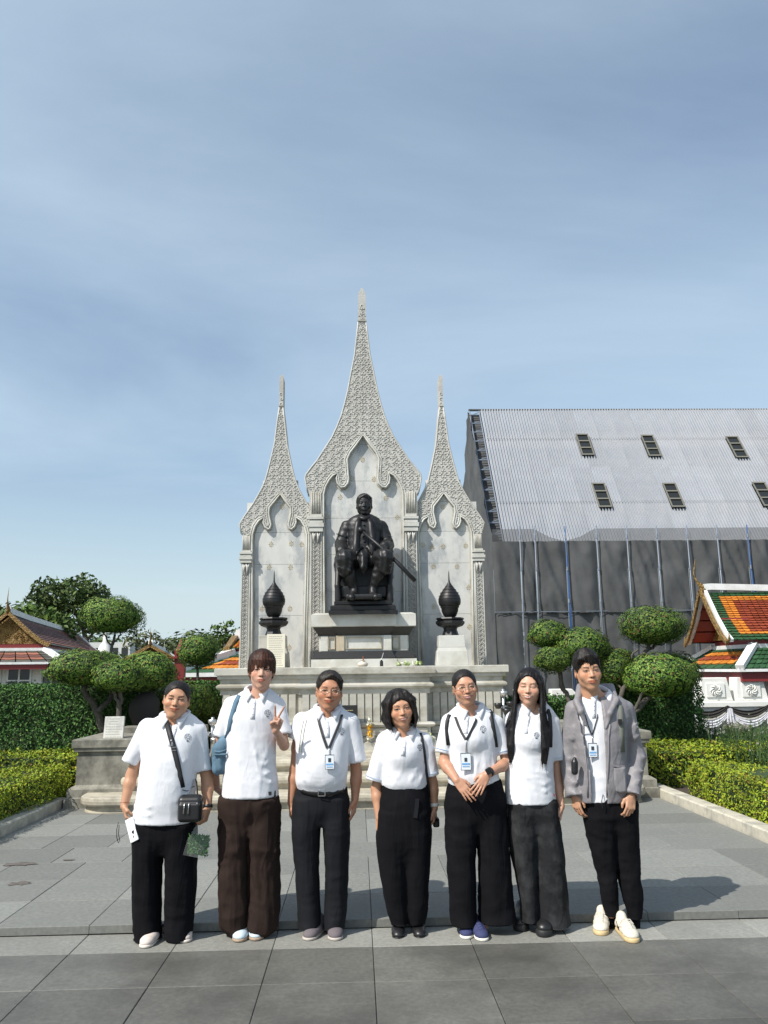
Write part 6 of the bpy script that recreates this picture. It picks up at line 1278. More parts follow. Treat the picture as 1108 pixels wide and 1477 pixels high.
class Person:
    def __init__(s, name, cx, Y, label, **k):
        o = gnd(cx, 1350, 0.0); s.o = np.array([at(cx, 1200, Y)[0], Y, 0.0]); s.Y = Y
        s.root = empty(name, s.o.tolist(), label=label, cat='person', group='people lined up in front of the monument')
        s.bvh = []
    def P(s, px, py, dy=0.0): return at(px, py, s.Y+dy)-s.o
    def G(s, px, py): return gnd(px, py)-s.o
    def reg(s, V, F): s.bvh.append(BVHTree.FromPolygons([tuple(v) for v in V.tolist()], F.tolist()))
    def hit(s, px, py, off=.004):
        """the point of the clothes seen at a point of the photograph"""
        c = Vector((-s.o[0], -s.o[1], CAMH-s.o[2])); d = Vector(ray(px, py)).normalized(); best = None
        for b in s.bvh:
            h = b.ray_cast(c, d)
            if h[0] is not None and (best is None or h[3] < best[3]): best = h
        if best is None: return s.P(px, py, -.12)
        return np.array(best[0]-d*off)
    def head(s, cx, cy, sc, yaw=0, roll=0, pitch=0, dy=-.03, style='short', seed=0, **p):
        hc = p.pop('hc', (.015, .0125, .0115)); p.setdefault('hairc', hc); p['skin'] = tuple(np.array(p['skin'])*np.array([.84, .80, .78]))
        V, F, c = make_head(p); M = Matrix.Rotation(R(roll), 3, 'Y') @ Matrix.Rotation(R(yaw), 3, 'Z') @ Matrix.Rotation(R(pitch), 3, 'X'); M = M*sc
        t = s.P(cx, cy, dy); s.hm = M; s.ht = t; s.hd = xf(V, M, t), F, c
        V2, F2, c2 = make_hair(style, p.get('w', 1.0), hc, seed)
        npmesh('hair', xf(V2, M, t), F2, M_HAIR, s.root, col=c2)
        s.skinc = np.array(p['skin']); s.headp = p
    def glasses(s):
        mb = MB(); w = .0315
        for e in (-1, 1):
            P = [(e*w+.0205*math.cos(a), -.1035+.0*math.cos(a), .001+.0165*math.sin(a)*(1 if math.sin(a) < 0 else .8)) for a in np.linspace(0, 2*math.pi, 15)]
            mb.tube([xf(np.array(q), s.hm, s.ht) for q in P], .0017, 5)
            mb.tube([xf(np.array(q), s.hm, s.ht) for q in [(e*.052, -.102, .006), (e*.076, -.06, .004), (e*.084, .0, .0)]], .0017, 5)
        mb.tube([xf(np.array(q), s.hm, s.ht) for q in [(-.0115, -.1035, .004), (0, -.107, .006), (.0115, -.1035, .004)]], .0017, 5)
        g = mb.build('glasses', M_GLASSF, s.root, smooth=True)
    def body(s, torso, arms, legs, girth=1.0):
        """torso rows (z-less): [(py,xl,xr,b)], arms: dicts"""
        parts = [s.hd]
        lo = np.array([9, 9, 9.]); hi = -lo
        for a in arms:
            for q in a['j']+[a['tip']]:
                p = s.P(*q); lo = np.minimum(lo, p-.10); hi = np.maximum(hi, p+.10)
        for a in arms:
            J = [s.P(*q) for q in a['j']]; T = s.P(*a['tip']); lo = np.min(J+[T], 0)-.09; hi = np.max(J+[T], 0)+.09
            g = SDF(lo, hi, .0046); r = [v*a.get('g', girth) for v in (.045, .040, .036, .038, .0245)]
            sh, el, wr = J; m1 = lerp(sh, el, .55); m2 = lerp(el, wr, .28)
            g.chain([sh, m1, el], [r[0], r[1], r[2]], .02); g.chain([el, m2, wr], [r[2]*.98, r[3]*.97, r[4]], .02)
            hand(g, wr, T-wr, a['n'], a['t'], a.get('pose', 'relax'), a.get('s', .92))
            V, F = g.skin(1); c = np.tile(s.skinc*.93, (len(V), 1))*(1+.06*noise3(V, 45))[:, None]; parts.append((V, F, c))
        nb = s.P(*torso['neck']); hn = xf(np.array([0, .02, -.07]), s.hm, s.ht)
        g = SDF((-.32, -.25, .55), (.32, .25, 1.65), .011)
        g.loft(s.rows(torso['rows'], -.014))
        g.cone(hn, nb-np.array([0, 0, .03]), .050*s.headp.get('nk', 1), .056*s.headp.get('nk', 1), .02); V, F = g.skin(1); parts.append((V, F, np.tile(s.skinc*.97, (len(V), 1))))
        for L in legs:
            a, b, c = [s.P(*q) for q in L]
            g = SDF(np.min([a, b, c], 0)-.12, np.max([a, b, c], 0)+.12, .012); g.chain([a, b, c], [.055, .042, .030], .03); V, F = g.skin(1); parts.append((V, F, np.tile(s.skinc*.95, (len(V), 1))))
        V, F, C = cat_mesh(parts); npmesh('body', V, F, M_SKIN, s.root, col=C); s.nb = nb
    def rows(s, rr, grow=0.0):
        out = []
        for q in rr:
            py, xl, xr, b = q[:4]; cy = q[4] if len(q) > 4 else 0.0
            a = s.P(xl, py, cy); c = s.P(xr, py, cy); out.append(((a[2]+c[2])/2, (a[0]+c[0])/2, cy, (c[0]-a[0])/2+grow, b+grow))
        return out
    def cloth(s, name, g, m, parent=None, amp=.004, dirs=((1, 1, .35),), freq=16, seed=0, relax=1, reg=True, clamp=None):
        V, F = g.skin(relax); N = vnormals(V, F); d = 0
        for i, q in enumerate(dirs):
            w = V+.03*np.stack([noise3(V, 7, seed+i), noise3(V, 7, seed+i+9), noise3(V, 7, seed+i+5)], 1)
            n = noise3(w*np.array(q), freq, seed+i*3+1); d = d+(.5-np.abs(n)*1.6)*(1/len(dirs))
            n = noise3(w*np.array(q), freq*2.3, seed+i*3+2); d = d+(.5-np.abs(n)*1.6)*(.4/len(dirs))
        V = V+N*(d*amp)[:, None]
        if clamp:
            mid = (clamp[0][0]+clamp[1][0])/2; zz0 = np.where(V[:, 0] < mid, clamp[0][1], clamp[1][1])+.004*noise3(V*np.array([1, 1, 0]), 14, seed); V[:, 2] = np.maximum(V[:, 2], zz0)
        o = npmesh(name, V, F, m, parent or s.root); 
        if reg: s.reg(V, F)
        return o
    def shirt(s, rows, sleeves, vee=.085, folds=(), amp=.0035, h=.0092, hem_z=None, m=None, seed=0, placket=True, neckr=.062, bust=0, cuffs=False):
        m = m or M_SHIRT; R_ = s.rows(rows); T = np.array(R_)
        ends = [s.P(*q['b']) for q in sleeves]
        lo = np.array([min([T[:, 1].min()-T[:, 3].max()]+[e[0] for e in ends])-.10, -.28, T[:, 0].min()-.04]); hi = np.array([max([T[:, 1].max()+T[:, 3].max()]+[e[0] for e in ends])+.10, .25, T[:, 0].max()+.05])
        for e in ends: lo = np.minimum(lo, e-.09); hi = np.maximum(hi, e+.09)
        g = SDF(lo, hi, h); g.loft(R_)
        if bust:
            for e in (-1, 1): g.ell(s.P(bust[0]+e*bust[1], bust[2], -bust[3]), (.068, .055, .062), .06)
        for q in sleeves:
            a = s.P(*q['a']); b = s.P(*q['b']); ra, rb = q['r']; ax = nrm(b-a); k = SDF(lo, hi, h)
            k.cone(a, b+ax*.05, ra, rb); k.cone(lerp(a, b, .45), b+ax*.08, ra*.2, rb-.007, 0, 's'); k.cut(b, nrm(ax+np.array([0, 0, -.25])))
            A = g.D; B = k.D; kk = .014; hh = np.maximum(kk-np.abs(A-B), 0)/kk; g.D = np.minimum(A, B)-hh*hh*kk*.25
        for f in folds:   # drawn folds: px points, +ridge / -groove
            pts = [s.P(*q) for q in f['p']]; rr = f.get('r', .010)
            pts2 = []
            for p in pts:
                i = np.interp(p[2], T[:, 0][::1] if T[0, 0] < T[-1, 0] else T[::-1, 0], np.arange(len(T)) if T[0, 0] < T[-1, 0] else np.arange(len(T))[::-1])
                cx, cy, a, b = [np.interp(i, np.arange(len(T)), T[:, j]) for j in (1, 2, 3, 4)]
                u = np.clip(abs(p[0]-cx)/a, 0, .97); y = cy-b*(1-u**2.3)**(1/2.3); pts2.append(np.array([p[0], y+(rr*.5 if f.get('s', 1) > 0 else -rr*.2), p[2]]))
            n = len(pts2); g.chain(pts2, [rr*.35]+[rr]*(n-2)+[rr*.35] if n > 2 else [rr, rr*.3], .014, 'u' if f.get('s', 1) > 0 else 's')
        n = s.nb
        g.cone(n+np.array([0, .005, -.06]), n+np.array([0, .0, .12]), neckr*.9, neckr*1.15, .01, 's')
        if vee: g.chain([n+np.array([0, -.045, .04]), n+np.array([.002, -.085, -.005]), n+np.array([.003, -.125, -vee])], [.052, .034, .008], .004, 's')
        o = s.cloth('shirt', g, m, amp=amp*.7, dirs=((1, 1, .3), (.6, .6, 1.1)), freq=11, seed=seed)
        if cuffs:
            for q in sleeves:
                a = s.P(*q['a']); b = s.P(*q['b']); ax = nrm(b-a); r = q['r'][1]+.0035; c = b-ax*.022; N_ = nrm(np.cross(ax, (0, 1, 0))); B_ = np.cross(ax, N_); mb = MB(); mb.tube([c+r*(math.cos(t)*N_+math.sin(t)*B_) for t in np.linspace(0, 2*math.pi, 25)], .0016, 4); mb.build('cuff_stripe', M_LBLUE, s.root, smooth=True)
        return o
    def collar(s, nb=None, r=.064, drop=.045, hgt=.036, fall=.045, tip=.034, open_=20, back=.030, tilt=0, m=None, parent=None, fr=.010):
        n = s.nb if nb is None else nb; m = m or M_SHIRT; V = []; N = 30; sb = s.bvh[-1]
        for i in range(N+1):
            th = R(-180+open_+(360-2*open_)*i/N); f = (1-math.cos(th))/2     # 0 at back, 1 at front
            rr = r*(1+.08*abs(math.sin(th))); ux, uy = math.sin(th), math.cos(th)
            e = max(0, (abs(math.degrees(th))-105)/(75-open_)); L = fall+tip*e**1.5
            o = np.array([ux, uy, 0.0]); z0 = back-drop*f**1.15-.012*e; c = n+np.array([0, -.022*f, 0])
            top = c+o*(rr+.002)+np.array([0, 0, z0+hgt*(1-.35*f)]); base = c+o*rr+np.array([0, 0, z0-.012])
            sh = np.array([(1 if th > 0 else -1)*.022*e, 0, 0])
            T = c+o*(rr+.55*L)+sh+np.array([0, 0, z0+hgt*(1-.35*f)-L*(.80+.15*e)])
            O = T+o*.25+np.array([0, 0, .28]); h = sb.ray_cast(Vector(O), Vector(nrm(T-o*.03-O)))
            D = (np.array(h[0]+h[1]*.007) if h[0] is not None and np.linalg.norm(np.array(h[0])-T) < .05 else T)
            k2 = nrm(np.cross(D-top, np.cross(D-top, np.array([0, 0, 1.]))*-1)); k2 = nrm(o+np.array([0, 0, .7])); mid = (top+D)/2+k2*.006
            th_ = k2*.0035
            V += [base, top-np.array([0, 0, .001]), top+o*.004+np.array([0, 0, .002]), mid+th_, D+th_, D-th_*.5, mid-th_, top+o*.002-np.array([0, 0, .006])]
        k = 8; F = [(i*k+j, i*k+(j+1) % k, (i+1)*k+(j+1) % k, (i+1)*k+j) for i in range(N) for j in range(k)]+[tuple(range(k))[::-1], tuple(N*k+j for j in range(k))]
        mb = MB(); mb.add(V, F); o = mb.build('collar', m, parent or s.root, smooth=True); return o
    def placket(s, pts, wd=.028, parent=None):
        P = [s.hit(x, y, .0025) for x, y in pts]; mb = MB(); mb.strip(P, (1, 0, 0), wd, .003); mb.build('placket', M_SHIRT, parent or s.root, smooth=True)
        for x, y in pts[1:-1:max(1, (len(pts)-2)//2)]:
            b = MB(); q = s.hit(x, y, .006); b.tube([q, q+np.array([0, .004, 0])], .0048, 8); b.build('button', M_BTN, parent or s.root, smooth=True)
    def emblem(s, px, py, r=.021):
        mb = MB(); sc = 211.0
        def q(dx, dz): return s.hit(px+dx*sc, py-dz*sc, .0022)
        mb.tube([q(r*math.cos(a), r*math.sin(a)) for a in np.linspace(0, 2*math.pi, 15)], .0009, 4)
        mb.tube([q(r*.45*math.cos(a), r*.45*math.sin(a)) for a in np.linspace(0, 2*math.pi, 9)], .0010, 4)
        for a in np.linspace(0, 2*math.pi, 7)[:-1]: mb.tube([q(r*.5*math.cos(a), r*.5*math.sin(a)), q(r*.95*math.cos(a+.3), r*.95*math.sin(a+.3))], .0008, 4)
        mb.tube([q(-.008, -r-.006), q(.008, -r-.006)], .002, 4)
        mb.build('chest_emblem', M_INK, s.root)
    def legs(s, hips, left, right, m, amp=.004, seed=0, h=.0105, name='trousers', dirs=((1, 1, .12), (.5, .5, .9)), freq=11, ex=2.2, k=.012, extra=None):
        H = s.rows(hips); A = s.rows(left); B = s.rows(right); cl = []
        for Q in (A, B):
            q = min(Q, key=lambda r: r[0]); cl.append((q[1], q[0], q[3])); Q.append((q[0]-.035, q[1], q[2], q[3]*1.01, q[4]*1.01))
        T = np.array(H+A+B)
        lo = np.array([(T[:, 1]-T[:, 3]).min()-.04, -.26, T[:, 0].min()-.02]); hi = np.array([(T[:, 1]+T[:, 3]).max()+.04, .26, T[:, 0].max()+.03])
        g = SDF(lo, hi, h)
        g.loft(A, ex=ex); g.loft(B, k=k, ex=ex); g.loft(H, k=.02, ex=2.4)
        if extra: extra(g)
        return s.cloth(name, g, m, amp=amp, dirs=dirs, freq=freq, seed=seed, clamp=cl)
    def shoe(s, toe, heel_, kind, cols, w=.046, hgt=.07, name='shoe'):
        """toe, heel: px on the ground"""
        t = s.G(*toe); h = heel_ if isinstance(heel_, np.ndarray) else t+np.array(heel_+(0,)); ax = nrm((t-h)*np.array([1, 1, 0])); sd = np.array([ax[1], -ax[0], 0]); L = np.linalg.norm(t-h)
        P = lambda a, b, z: h+ax*a*L+sd*b+np.array([0, 0, z])
        lo = np.minimum(t, h)-.09; hi = np.maximum(t, h)+.09; lo[2] = -.006; hi[2] = .16
        up = SDF(lo, hi, .0052); so_ = SDF(lo, hi, .0052); F_ = ((0, 0, 1), .5)
        st = .016 if kind not in ('chunky', 'flat') else (.040 if kind == 'chunky' else .006)
        if kind == 'sneaker': st = .026
        up.chain([P(.16, 0, st+.022), P(.55, .0, st+.020), P(.80, .002, st+.012)], [w*.80, w*.86, w*.88], .03, flat=((0, 0, 1), .72)); up.cone(P(.80, .002, st+.012), P(.86, .002, st+.006), w*.88, w*.74, .02, flat=((0, 0, 1), .62))
        if kind != 'flat': up.chain([P(.14, 0, st+.025), P(.14, 0, st+hgt)], [w*.80, w*.66], .02); up.chain([P(.30, 0, st+hgt*.55), P(.60, 0, st+.026)], [w*.62, w*.60], .03)
        else:
            up.chain([P(.12, 0, st+.02), P(.12, 0, st+.040)], [w*.72, w*.62], .01); up.ell(P(.36, 0, st+.058), (w*.60+abs(ax[1])*.0, .075, .030), .006, 's')
        up.cut((0, 0, st), (0, 0, -1))
        so_.chain([P(.15, 0, st*.5), P(.50, 0, st*.5), P(.82, .002, st*.5)], [w*.88, w*.90, w*.98]); so_.cone(P(.82, .002, st*.5), P(.88, .002, st*.5), w*.98, w*.84)
        so_.cut((0, 0, st+.002), (0, 0, 1)); so_.cut((0, 0, .0005), (0, 0, -1))
        V, F = up.skin(1); o = npmesh(name, V, F, cols[0], s.root); V2, F2 = so_.skin(1); npmesh('sole', V2, F2, cols[1], o)
        if kind in ('sneaker', 'laced'):
            mb = MB(); b = BVHTree.FromPolygons([tuple(v) for v in V.tolist()], F.tolist())
            def top(a, bb):
                p = P(a, bb, .3); q = b.ray_cast(Vector(p), Vector((0, 0, -1)))[0]; return (np.array(q) if q is not None else P(a, bb, st+.05))+np.array([0, 0, .002])
            for i in range(5):
                a = .42+.085*i; mb.tube([top(a, -.017), top(a+.02, 0), top(a+.05, .017)], .0022, 5); mb.tube([top(a+.05, -.017), top(a+.02, 0), top(a, .017)], .0022, 5)
            if kind == 'sneaker':
                for e in (-1, 1): mb.tube([top(.40, .0), top(.42, e*.03)+np.array([0, 0, .012]), top(.50, e*.045)+np.array([0, 0, .004]), top(.46, e*.02)], .0024, 5)
            mb.build('laces', cols[2], o, smooth=True)
            if kind == 'sneaker':
                for e in (-1, 1):
                    mb = MB(); q = [P(.20, e*(w*.86), st+.045), P(.34, e*(w*.90), st+.014), P(.46, e*(w*.92), st+.022), P(.62, e*(w*.86), st+.040)]
                    q = [np.array(b.find_nearest(Vector(x))[0])+sd*e*.0012 for x in q]; mb.strip(q, [np.array([0, 0, 1.])]*4, [.004, .022, .016, .003], .0025); mb.build('side_stripe', cols[3], o)
        return o
    def band(s, a, b, r, wd, m, name='wristband'):
        a = s.P(*a); b = s.P(*b); d = nrm(b-a); mb = MB(); mb.tube([a-d*wd/2, a-d*wd/2+d*.001, a+d*wd/2-d*.001, a+d*wd/2], [r*.94, r, r, r*.94], 16); return mb.build(name, m, s.root, smooth=True)
    def lanyard(s, L, Rr, V_, card, label, wd=.017, cw=.058, ch=.088):
        e = empty('lanyard', s.o.tolist(), label=label, cat='lanyard', group='lanyards with name cards')
        for side in (L, Rr):
            pts = [s.hit(x, y, .006) for x, y in side]; mb = MB(); pts[0] = pts[0]+np.array([0, .03, .0])
            mb.strip(pts, (1, 0, .35 if side is L else -.35), wd, .0022); mb.build('ribbon', M_STRAP, e)
        q = s.hit(*V_, .007); c = s.hit(card[0], card[1]-.5*ch*205, .008); mb = MB(); mb.tube([q, lerp(q, c, .5), c], .0028, 6); mb.build('clip', M_STEEL, e, smooth=True)
        t = s.hit(card[0], card[1]-ch*95, .012); b = s.hit(card[0], card[1]+ch*95, .012); y = min(t[1], b[1])-.004; cx = s.P(card[0], card[1], y)
        tl = card[2] if len(card) > 2 else 0
        def B(name, dx, dz, w_, h_, dy, m, r=tl):
            mb = MB(); cc = np.array([cx[0], y, cx[2]])+np.array([dx*math.cos(r)+dz*math.sin(r), dy, dz*math.cos(r)-dx*math.sin(r)]); mb.box(cc, (w_, .0025, h_), ry=r); return mb.build(name, m, e)
        B('card', 0, 0, cw, ch, 0, M_CARD)
        B('card_print', 0, -.014, cw*.78, .010, -.002, M_CBLUE); B('card_print', 0, -.030, cw*.7, .005, -.002, M_CBLUE); B('card_photo', 0, .012, .018, .024, -.002, M_INK)
        B('card_edge', 0, ch/2, cw, .003, -.0015, M_INK); B('card_edge', 0, -ch/2, cw, .003, -.0015, M_INK); B('card_edge', cw/2, 0, .002, ch, -.0015, M_INK); B('card_edge', -cw/2, 0, .002, ch, -.0015, M_INK)
        return e
    def strap(s, name, pts, wd, m, off=.006, parent=None, th=.003, wdir=(1, 0, 0), extra0=(), extra1=()):
        P = [s.P(*q) for q in extra0]+[s.hit(x, y, off) for x, y in pts]+[s.P(*q) for q in extra1]
        mb = MB(); mb.strip(P, wdir, wd, th); o = mb.build(name, m, parent, smooth=True)
        return o
# ================================================================ the seven people, left to right
GL = 'lanyards with name cards'
# ---- woman with the crossbody bag
p = Person('person', 240, 5.58, 'woman with crossbody bag strap, holding a phone and a clear bag of greens')
p.head(255, 1009, 1.0, yaw=9, roll=7, style='bun', seed=1, skin=(.56, .315, .195), w=1.03, jaw=1.10, cheek=1.2, smile=.75, eye=.0030, double=1, nose=1.1, nk=1.1)
p.body(dict(neck=(253, 1036, .015), rows=[(1030, 232, 278, .06), (1042, 214, 290, .085, .01), (1060, 206, 288, .115), (1100, 204, 284, .13), (1180, 200, 280, .14)]),
    [dict(j=[(212, 1052, .01), (190, 1118, .03), (179, 1163, -.03)], tip=(186, 1196, -.06), n=(1, .2, 0), t=(0, -1, 0), pose='grip', g=1.0),
     dict(j=[(286, 1056, .01), (299, 1128, .03), (300, 1166, -.04)], tip=(292, 1196, -.08), n=(-1, .3, 0), t=(0, -1, 0), pose='grip', g=1.0)],
    [[(215, 1200), (214, 1290), (213, 1350)], [(258, 1200), (258, 1290), (262, 1350)]])
W = p
p.legs([(1168, 197, 281, .135), (1185, 193, 283, .150), (1205, 194, 282, .145), (1230, 200, 276, .10)],
       [(1185, 192.5, 240, .140), (1215, 192, 237.5, .140), (1250, 192, 234.5, .125), (1290, 192, 233, .110), (1325, 192.5, 233, .108), (1352, 194, 233.5, .112)],
       [(1185, 236, 283.5, .140), (1215, 238, 284, .140), (1250, 239, 284, .125), (1290, 238.5, 283, .110), (1325, 238, 279, .108), (1350, 238, 277, .112)], M_BLACK, seed=3, amp=.011)
p.shirt([(1027, 237, 273, .060, .01), (1036, 222, 284, .080, .01), (1046, 210, 290, .098, .01), (1062, 205, 290, .125), (1088, 205, 286, .150, -.01), (1120, 202, 283, .165, -.01), (1150, 198, 281, .170, -.01), (1172, 194, 282, .172), (1185, 193, 283, .172)],
        [dict(a=(214, 1050, .01), b=(188, 1100, .02), r=(.066, .058)), dict(a=(284, 1054, .01), b=(292, 1112, .015), r=(.064, .062))],
        vee=.060, seed=11, amp=0.0060, neckr=.064, folds=[dict(p=[(206, 1090), (222, 1078), (238, 1066)], r=.008), dict(p=[(204, 1120), (225, 1095), (240, 1078)], r=.008), dict(p=[(286, 1085), (270, 1096), (262, 1110)], r=.008), dict(p=[(197, 1160), (225, 1158), (262, 1150)], r=.009),
        dict(p=[(194, 1170), (225, 1169), (268, 1158)], r=.007), dict(p=[(284, 1120), (276, 1140), (268, 1150)], r=.008)])
p.collar(r=.068, fr=.006)
p.placket([(253, 1046), (252, 1052), (249, 1060), (247, 1068), (246, 1076)])
p.emblem(271, 1063, .022)
p.shoe((208, 1368), (.03, .245), 'slip', (mat('beige_knit', (.60, .52, .47), .8, bump=.4, bscale=400), mat('beige_sole', (.62, .56, .50), .7)))
p.shoe((268, 1360), (-.06, .235), 'slip', (bpy.data.materials['beige_knit'], bpy.data.materials['beige_sole']))
p.band((300, 1163, -.036), (300, 1170, -.045), .031, .020, M_LEATHER, 'wrist_watch')
p.band((180.5, 1158, -.022), (179.5, 1165, -.03), .0305, .003, mat('thin_red_string', (.35, .08, .05), .7), 'string_bracelet')
e = empty('crossbody_bag', p.o.tolist(), label='small black crossbody bag with silver zips hanging at the hip on a wide strap', cat='bag')
p.strap('strap', [(240, 1040), (246, 1062), (251, 1080), (256, 1100), (260, 1120), (263.5, 1136)], .034, M_STRAP, parent=e)
p.strap('strap', [(263, 1139), (270, 1141), (280, 1134)], .006, M_STRAP, parent=e)
mb = MB()
for dz in (0, 4.5):
    a = p.hit(246.5, 1079+dz, .009); b = p.hit(254.5, 1077.5+dz, .009); mb.tube([a, b], .0016, 5)
mb.build('buckle', M_STEEL, e)
g = SDF(p.P(250, 1196, -.30), p.P(300, 1136, .02), .005)
c = p.P(274.5, 1167, -.175); g.box(c, (.077, .036, .078), .028); g.box(c+np.array([0, -.038, -.012]), (.066, .012, .052), .012, .008); g.box(c+np.array([.0, .02, .055]), (.070, .03, .03), .025, .02)
V, F = g.skin(1); npmesh('bag_body', V, F, M_LEATHER, e)
for dx_ in (-.026, .002, .050):
    mb = MB(); q = c+np.array([dx_, -.054 if dx_ < .04 else -.040, .045]); mb.tube([q, q+np.array([-.002, -.004, -.03]), q+np.array([-.004, -.001, -.065])], [.0035, .0030, .0055], 6); mb.build('zip', M_STEEL, e, smooth=True)
mb = MB(); mb.strip([p.P(285, 1150, -.15), p.P(284, 1135, -.10), p.P(283, 1125, -.06)], (0, 1, 0), .03, .004); mb.build('strap', M_STRAP, e)
e = empty('phone', p.o.tolist(), label='white mobile phone with a dangling black wrist loop in the hand of the leftmost person', cat='phone')
mb = MB(); a = p.P(190.5, 1197, -.11); mb.box(a, (.070, .010, .145), ry=R(-24), rz=R(-30)); mb.build('phone_case', M_WHITEP, e, bevel=.003)
mb = MB(); mb.tube([a+np.array([.012, -.012, -.010]), a+np.array([.014, -.017, -.010])], .010, 10); mb.tube([a+np.array([.021, -.010, -.038]), a+np.array([.023, -.015, -.038])], .010, 10); mb.build('camera_lens', M_LEATHER, e)
mb = MB(); mb.strip([p.P(171, 1186, -.06), p.P(168.5, 1196, -.06), p.P(168.5, 1208, -.06), p.P(171, 1216, -.06), p.P(173, 1213, -.06), p.P(171, 1203, -.06), p.P(172, 1190, -.06)], (0, 1, 0), .009, .002); mb.build('wrist_loop', M_STRAP, e, smooth=True)
e = empty('plastic_bag', p.o.tolist(), label='clear plastic bag holding dark green leaves, hanging from a hand', cat='plastic bag')
poly = [(283, 1190, -.11), (296, 1192, -.10), (304, 1206, -.09), (306, 1238, -.07), (286, 1237.5, -.12), (264, 1233, -.12), (270, 1212, -.14)]
f_ = [p.P(a, b, c_-.015) for a, b, c_ in poly]; k_ = [p.P(a, b, c_+.015) for a, b, c_ in poly]
mb = MB(); n = len(poly); mb.add(f_+k_, [tuple(range(n)), tuple(range(2*n-1, n-1, -1))]+[(i, n+i, n+(i+1) % n, (i+1) % n) for i in range(n)])
M_CLEAR = mat('clear_film', (.75, .78, .76), .35, alpha=.10, bump=.8, bscale=60, bdist=.004); mb.build('bag_film', M_CLEAR, e)
rs = np.random.RandomState(5); n = 900; A = rs.uniform(0, 1, n); B_ = rs.uniform(0, 1, n)
P0 = np.array([lerp(lerp(p.P(271, 1230, -.125), p.P(299, 1235, -.10), u), lerp(p.P(274, 1204, -.125), p.P(302, 1206, -.10), u), v) for u, v in zip(A, B_)])+rs.uniform(-.010, .010, (n, 3))*np.array([.2, 1, .2])
d1 = rs.normal(0, 1, (n, 3)); d1 /= np.linalg.norm(d1, axis=1)[:, None]; d2 = np.cross(d1, rs.normal(0, 1, (n, 3))); d2 /= np.linalg.norm(d2, axis=1)[:, None]
V = np.stack([P0-d1*.015*np.array([1, .5, 1]), P0+d2*.005*np.array([1, .5, 1]), P0+d1*.015*np.array([1, .5, 1]), P0-d2*.005*np.array([1, .5, 1])], 1).reshape(-1, 3)
npmesh('leaves', V, np.arange(4*n).reshape(-1, 4), mat('bagged_leaf', (.035, .125, .018), .6, var=.5, vscale=40), e, kind='stuff')

# ---- tall young man making a V sign
p = Person('person', 358, 5.60, 'young man with brown fringe and wide brown trousers making a V sign')
p.head(377.5, 967, 1.07, yaw=7, roll=2, style='bowl', seed=2, hc=(.028, .014, .010), skin=(.62, .37, .27), w=.93, jaw=.82, smile=.12, eye=.0032, cheek=.9, nk=.88)
p.body(dict(neck=(371, 1000, .02), rows=[(1000, 350, 392, .05), (1012, 334, 402, .08, .01), (1030, 326, 398, .10), (1080, 328, 398, .105), (1150, 326, 398, .11)]),
    [dict(j=[(333, 1018, .01), (308, 1100, .07), (313, 1138, .12)], tip=(330, 1160, .08), n=(1, 0, 0), t=(0, -1, 0), pose='loose', g=.86),
     dict(j=[(401, 1020, .01), (410, 1075, -.03), (397.5, 1053, -.20)], tip=(408, 1018, -.24), n=(0, -1, .1), t=(-1, 0, .3), pose='vee', g=.86, s=.92)],
    [[(340, 1200), (338, 1290), (343, 1342)], [(375, 1200), (376, 1290), (372, 1342)]])
p.legs([(1138, 321, 401, .115), (1160, 318, 402, .122), (1180, 319, 400, .115), (1205, 326, 394, .08)],
       [(1150, 317, 362, .118), (1195, 315, 361, .120), (1240, 314, 360, .115), (1290, 314.5, 359, .105), (1320, 317, 359, .105), (1340, 322, 357, .10), (1347, 328, 356, .09)],
       [(1150, 358, 402, .118), (1195, 358, 403, .120), (1240, 359.5, 403, .115), (1290, 359.5, 403, .105), (1320, 358, 401, .105), (1338, 359, 397, .10), (1345, 362, 390, .09)], M_BROWN, seed=8, amp=.024, dirs=((1.4, 1.2, .16), (.5, .5, .7)))
p.shirt([(992, 357, 389, .052, .015), (1001, 343, 399, .07, .01), (1011, 331, 405, .088, .01), (1028, 325, 402, .108), (1060, 326, 399, .118), (1100, 324, 398, .125), (1130, 321.5, 401, .135), (1149, 320, 402, .142)],
        [dict(a=(334, 1017, .01), b=(318, 1062, .03), r=(.058, .054)), dict(a=(400, 1018, .01), b=(409, 1060, -.03), r=(.057, .058))],
        vee=.045, seed=21, amp=0.0067, neckr=.056, folds=[dict(p=[(396, 1060), (380, 1100), (376, 1146)], r=.007), dict(p=[(398, 1090), (385, 1100), (375, 1098)], r=.009), dict(p=[(399, 1108), (386, 1114), (375, 1110)], r=.009), dict(p=[(400, 1125), (392, 1126), (378, 1122)], r=.008), dict(p=[(362, 1040), (372, 1085), (375, 1108)], r=.006), dict(p=[(336, 1050), (333, 1100), (328, 1145)], r=.008)])
p.collar(r=.058, hgt=.036, fall=.042, fr=.006)
p.placket([(366.5, 1009), (366, 1014), (365, 1022), (364.5, 1030), (364, 1037)])
p.emblem(386, 1028, .021)
mb = MB(); q = p.hit(389, 1144.5, .004); mb.box(q, (.026, .003, .022)); mb.build('hem_label', M_STRAP, p.root)
grs = (mat('pale_blue_toe', (.50, .60, .66), .6), mat('tan_toe_rubber', (.32, .24, .17), .6))
p.shoe((345, 1359), (.0, .24), 'slip', grs, w=.050); p.shoe((369, 1357), (-.0, .24), 'slip', grs, w=.050)
e = empty('tote_bag', p.o.tolist(), label='faded blue canvas shoulder bag hanging under the arm of the man making a V sign', cat='bag')
p.strap('strap', [(346, 1003), (341, 1012), (337, 1025), (333, 1040), (331, 1054)], .036, M_BLUEBAG, parent=e, extra1=[(327, 1066, -.04)])
g = SDF(p.P(296, 1124, -.16), p.P(340, 1050, .20), .006); c = p.P(318, 1093, .0)
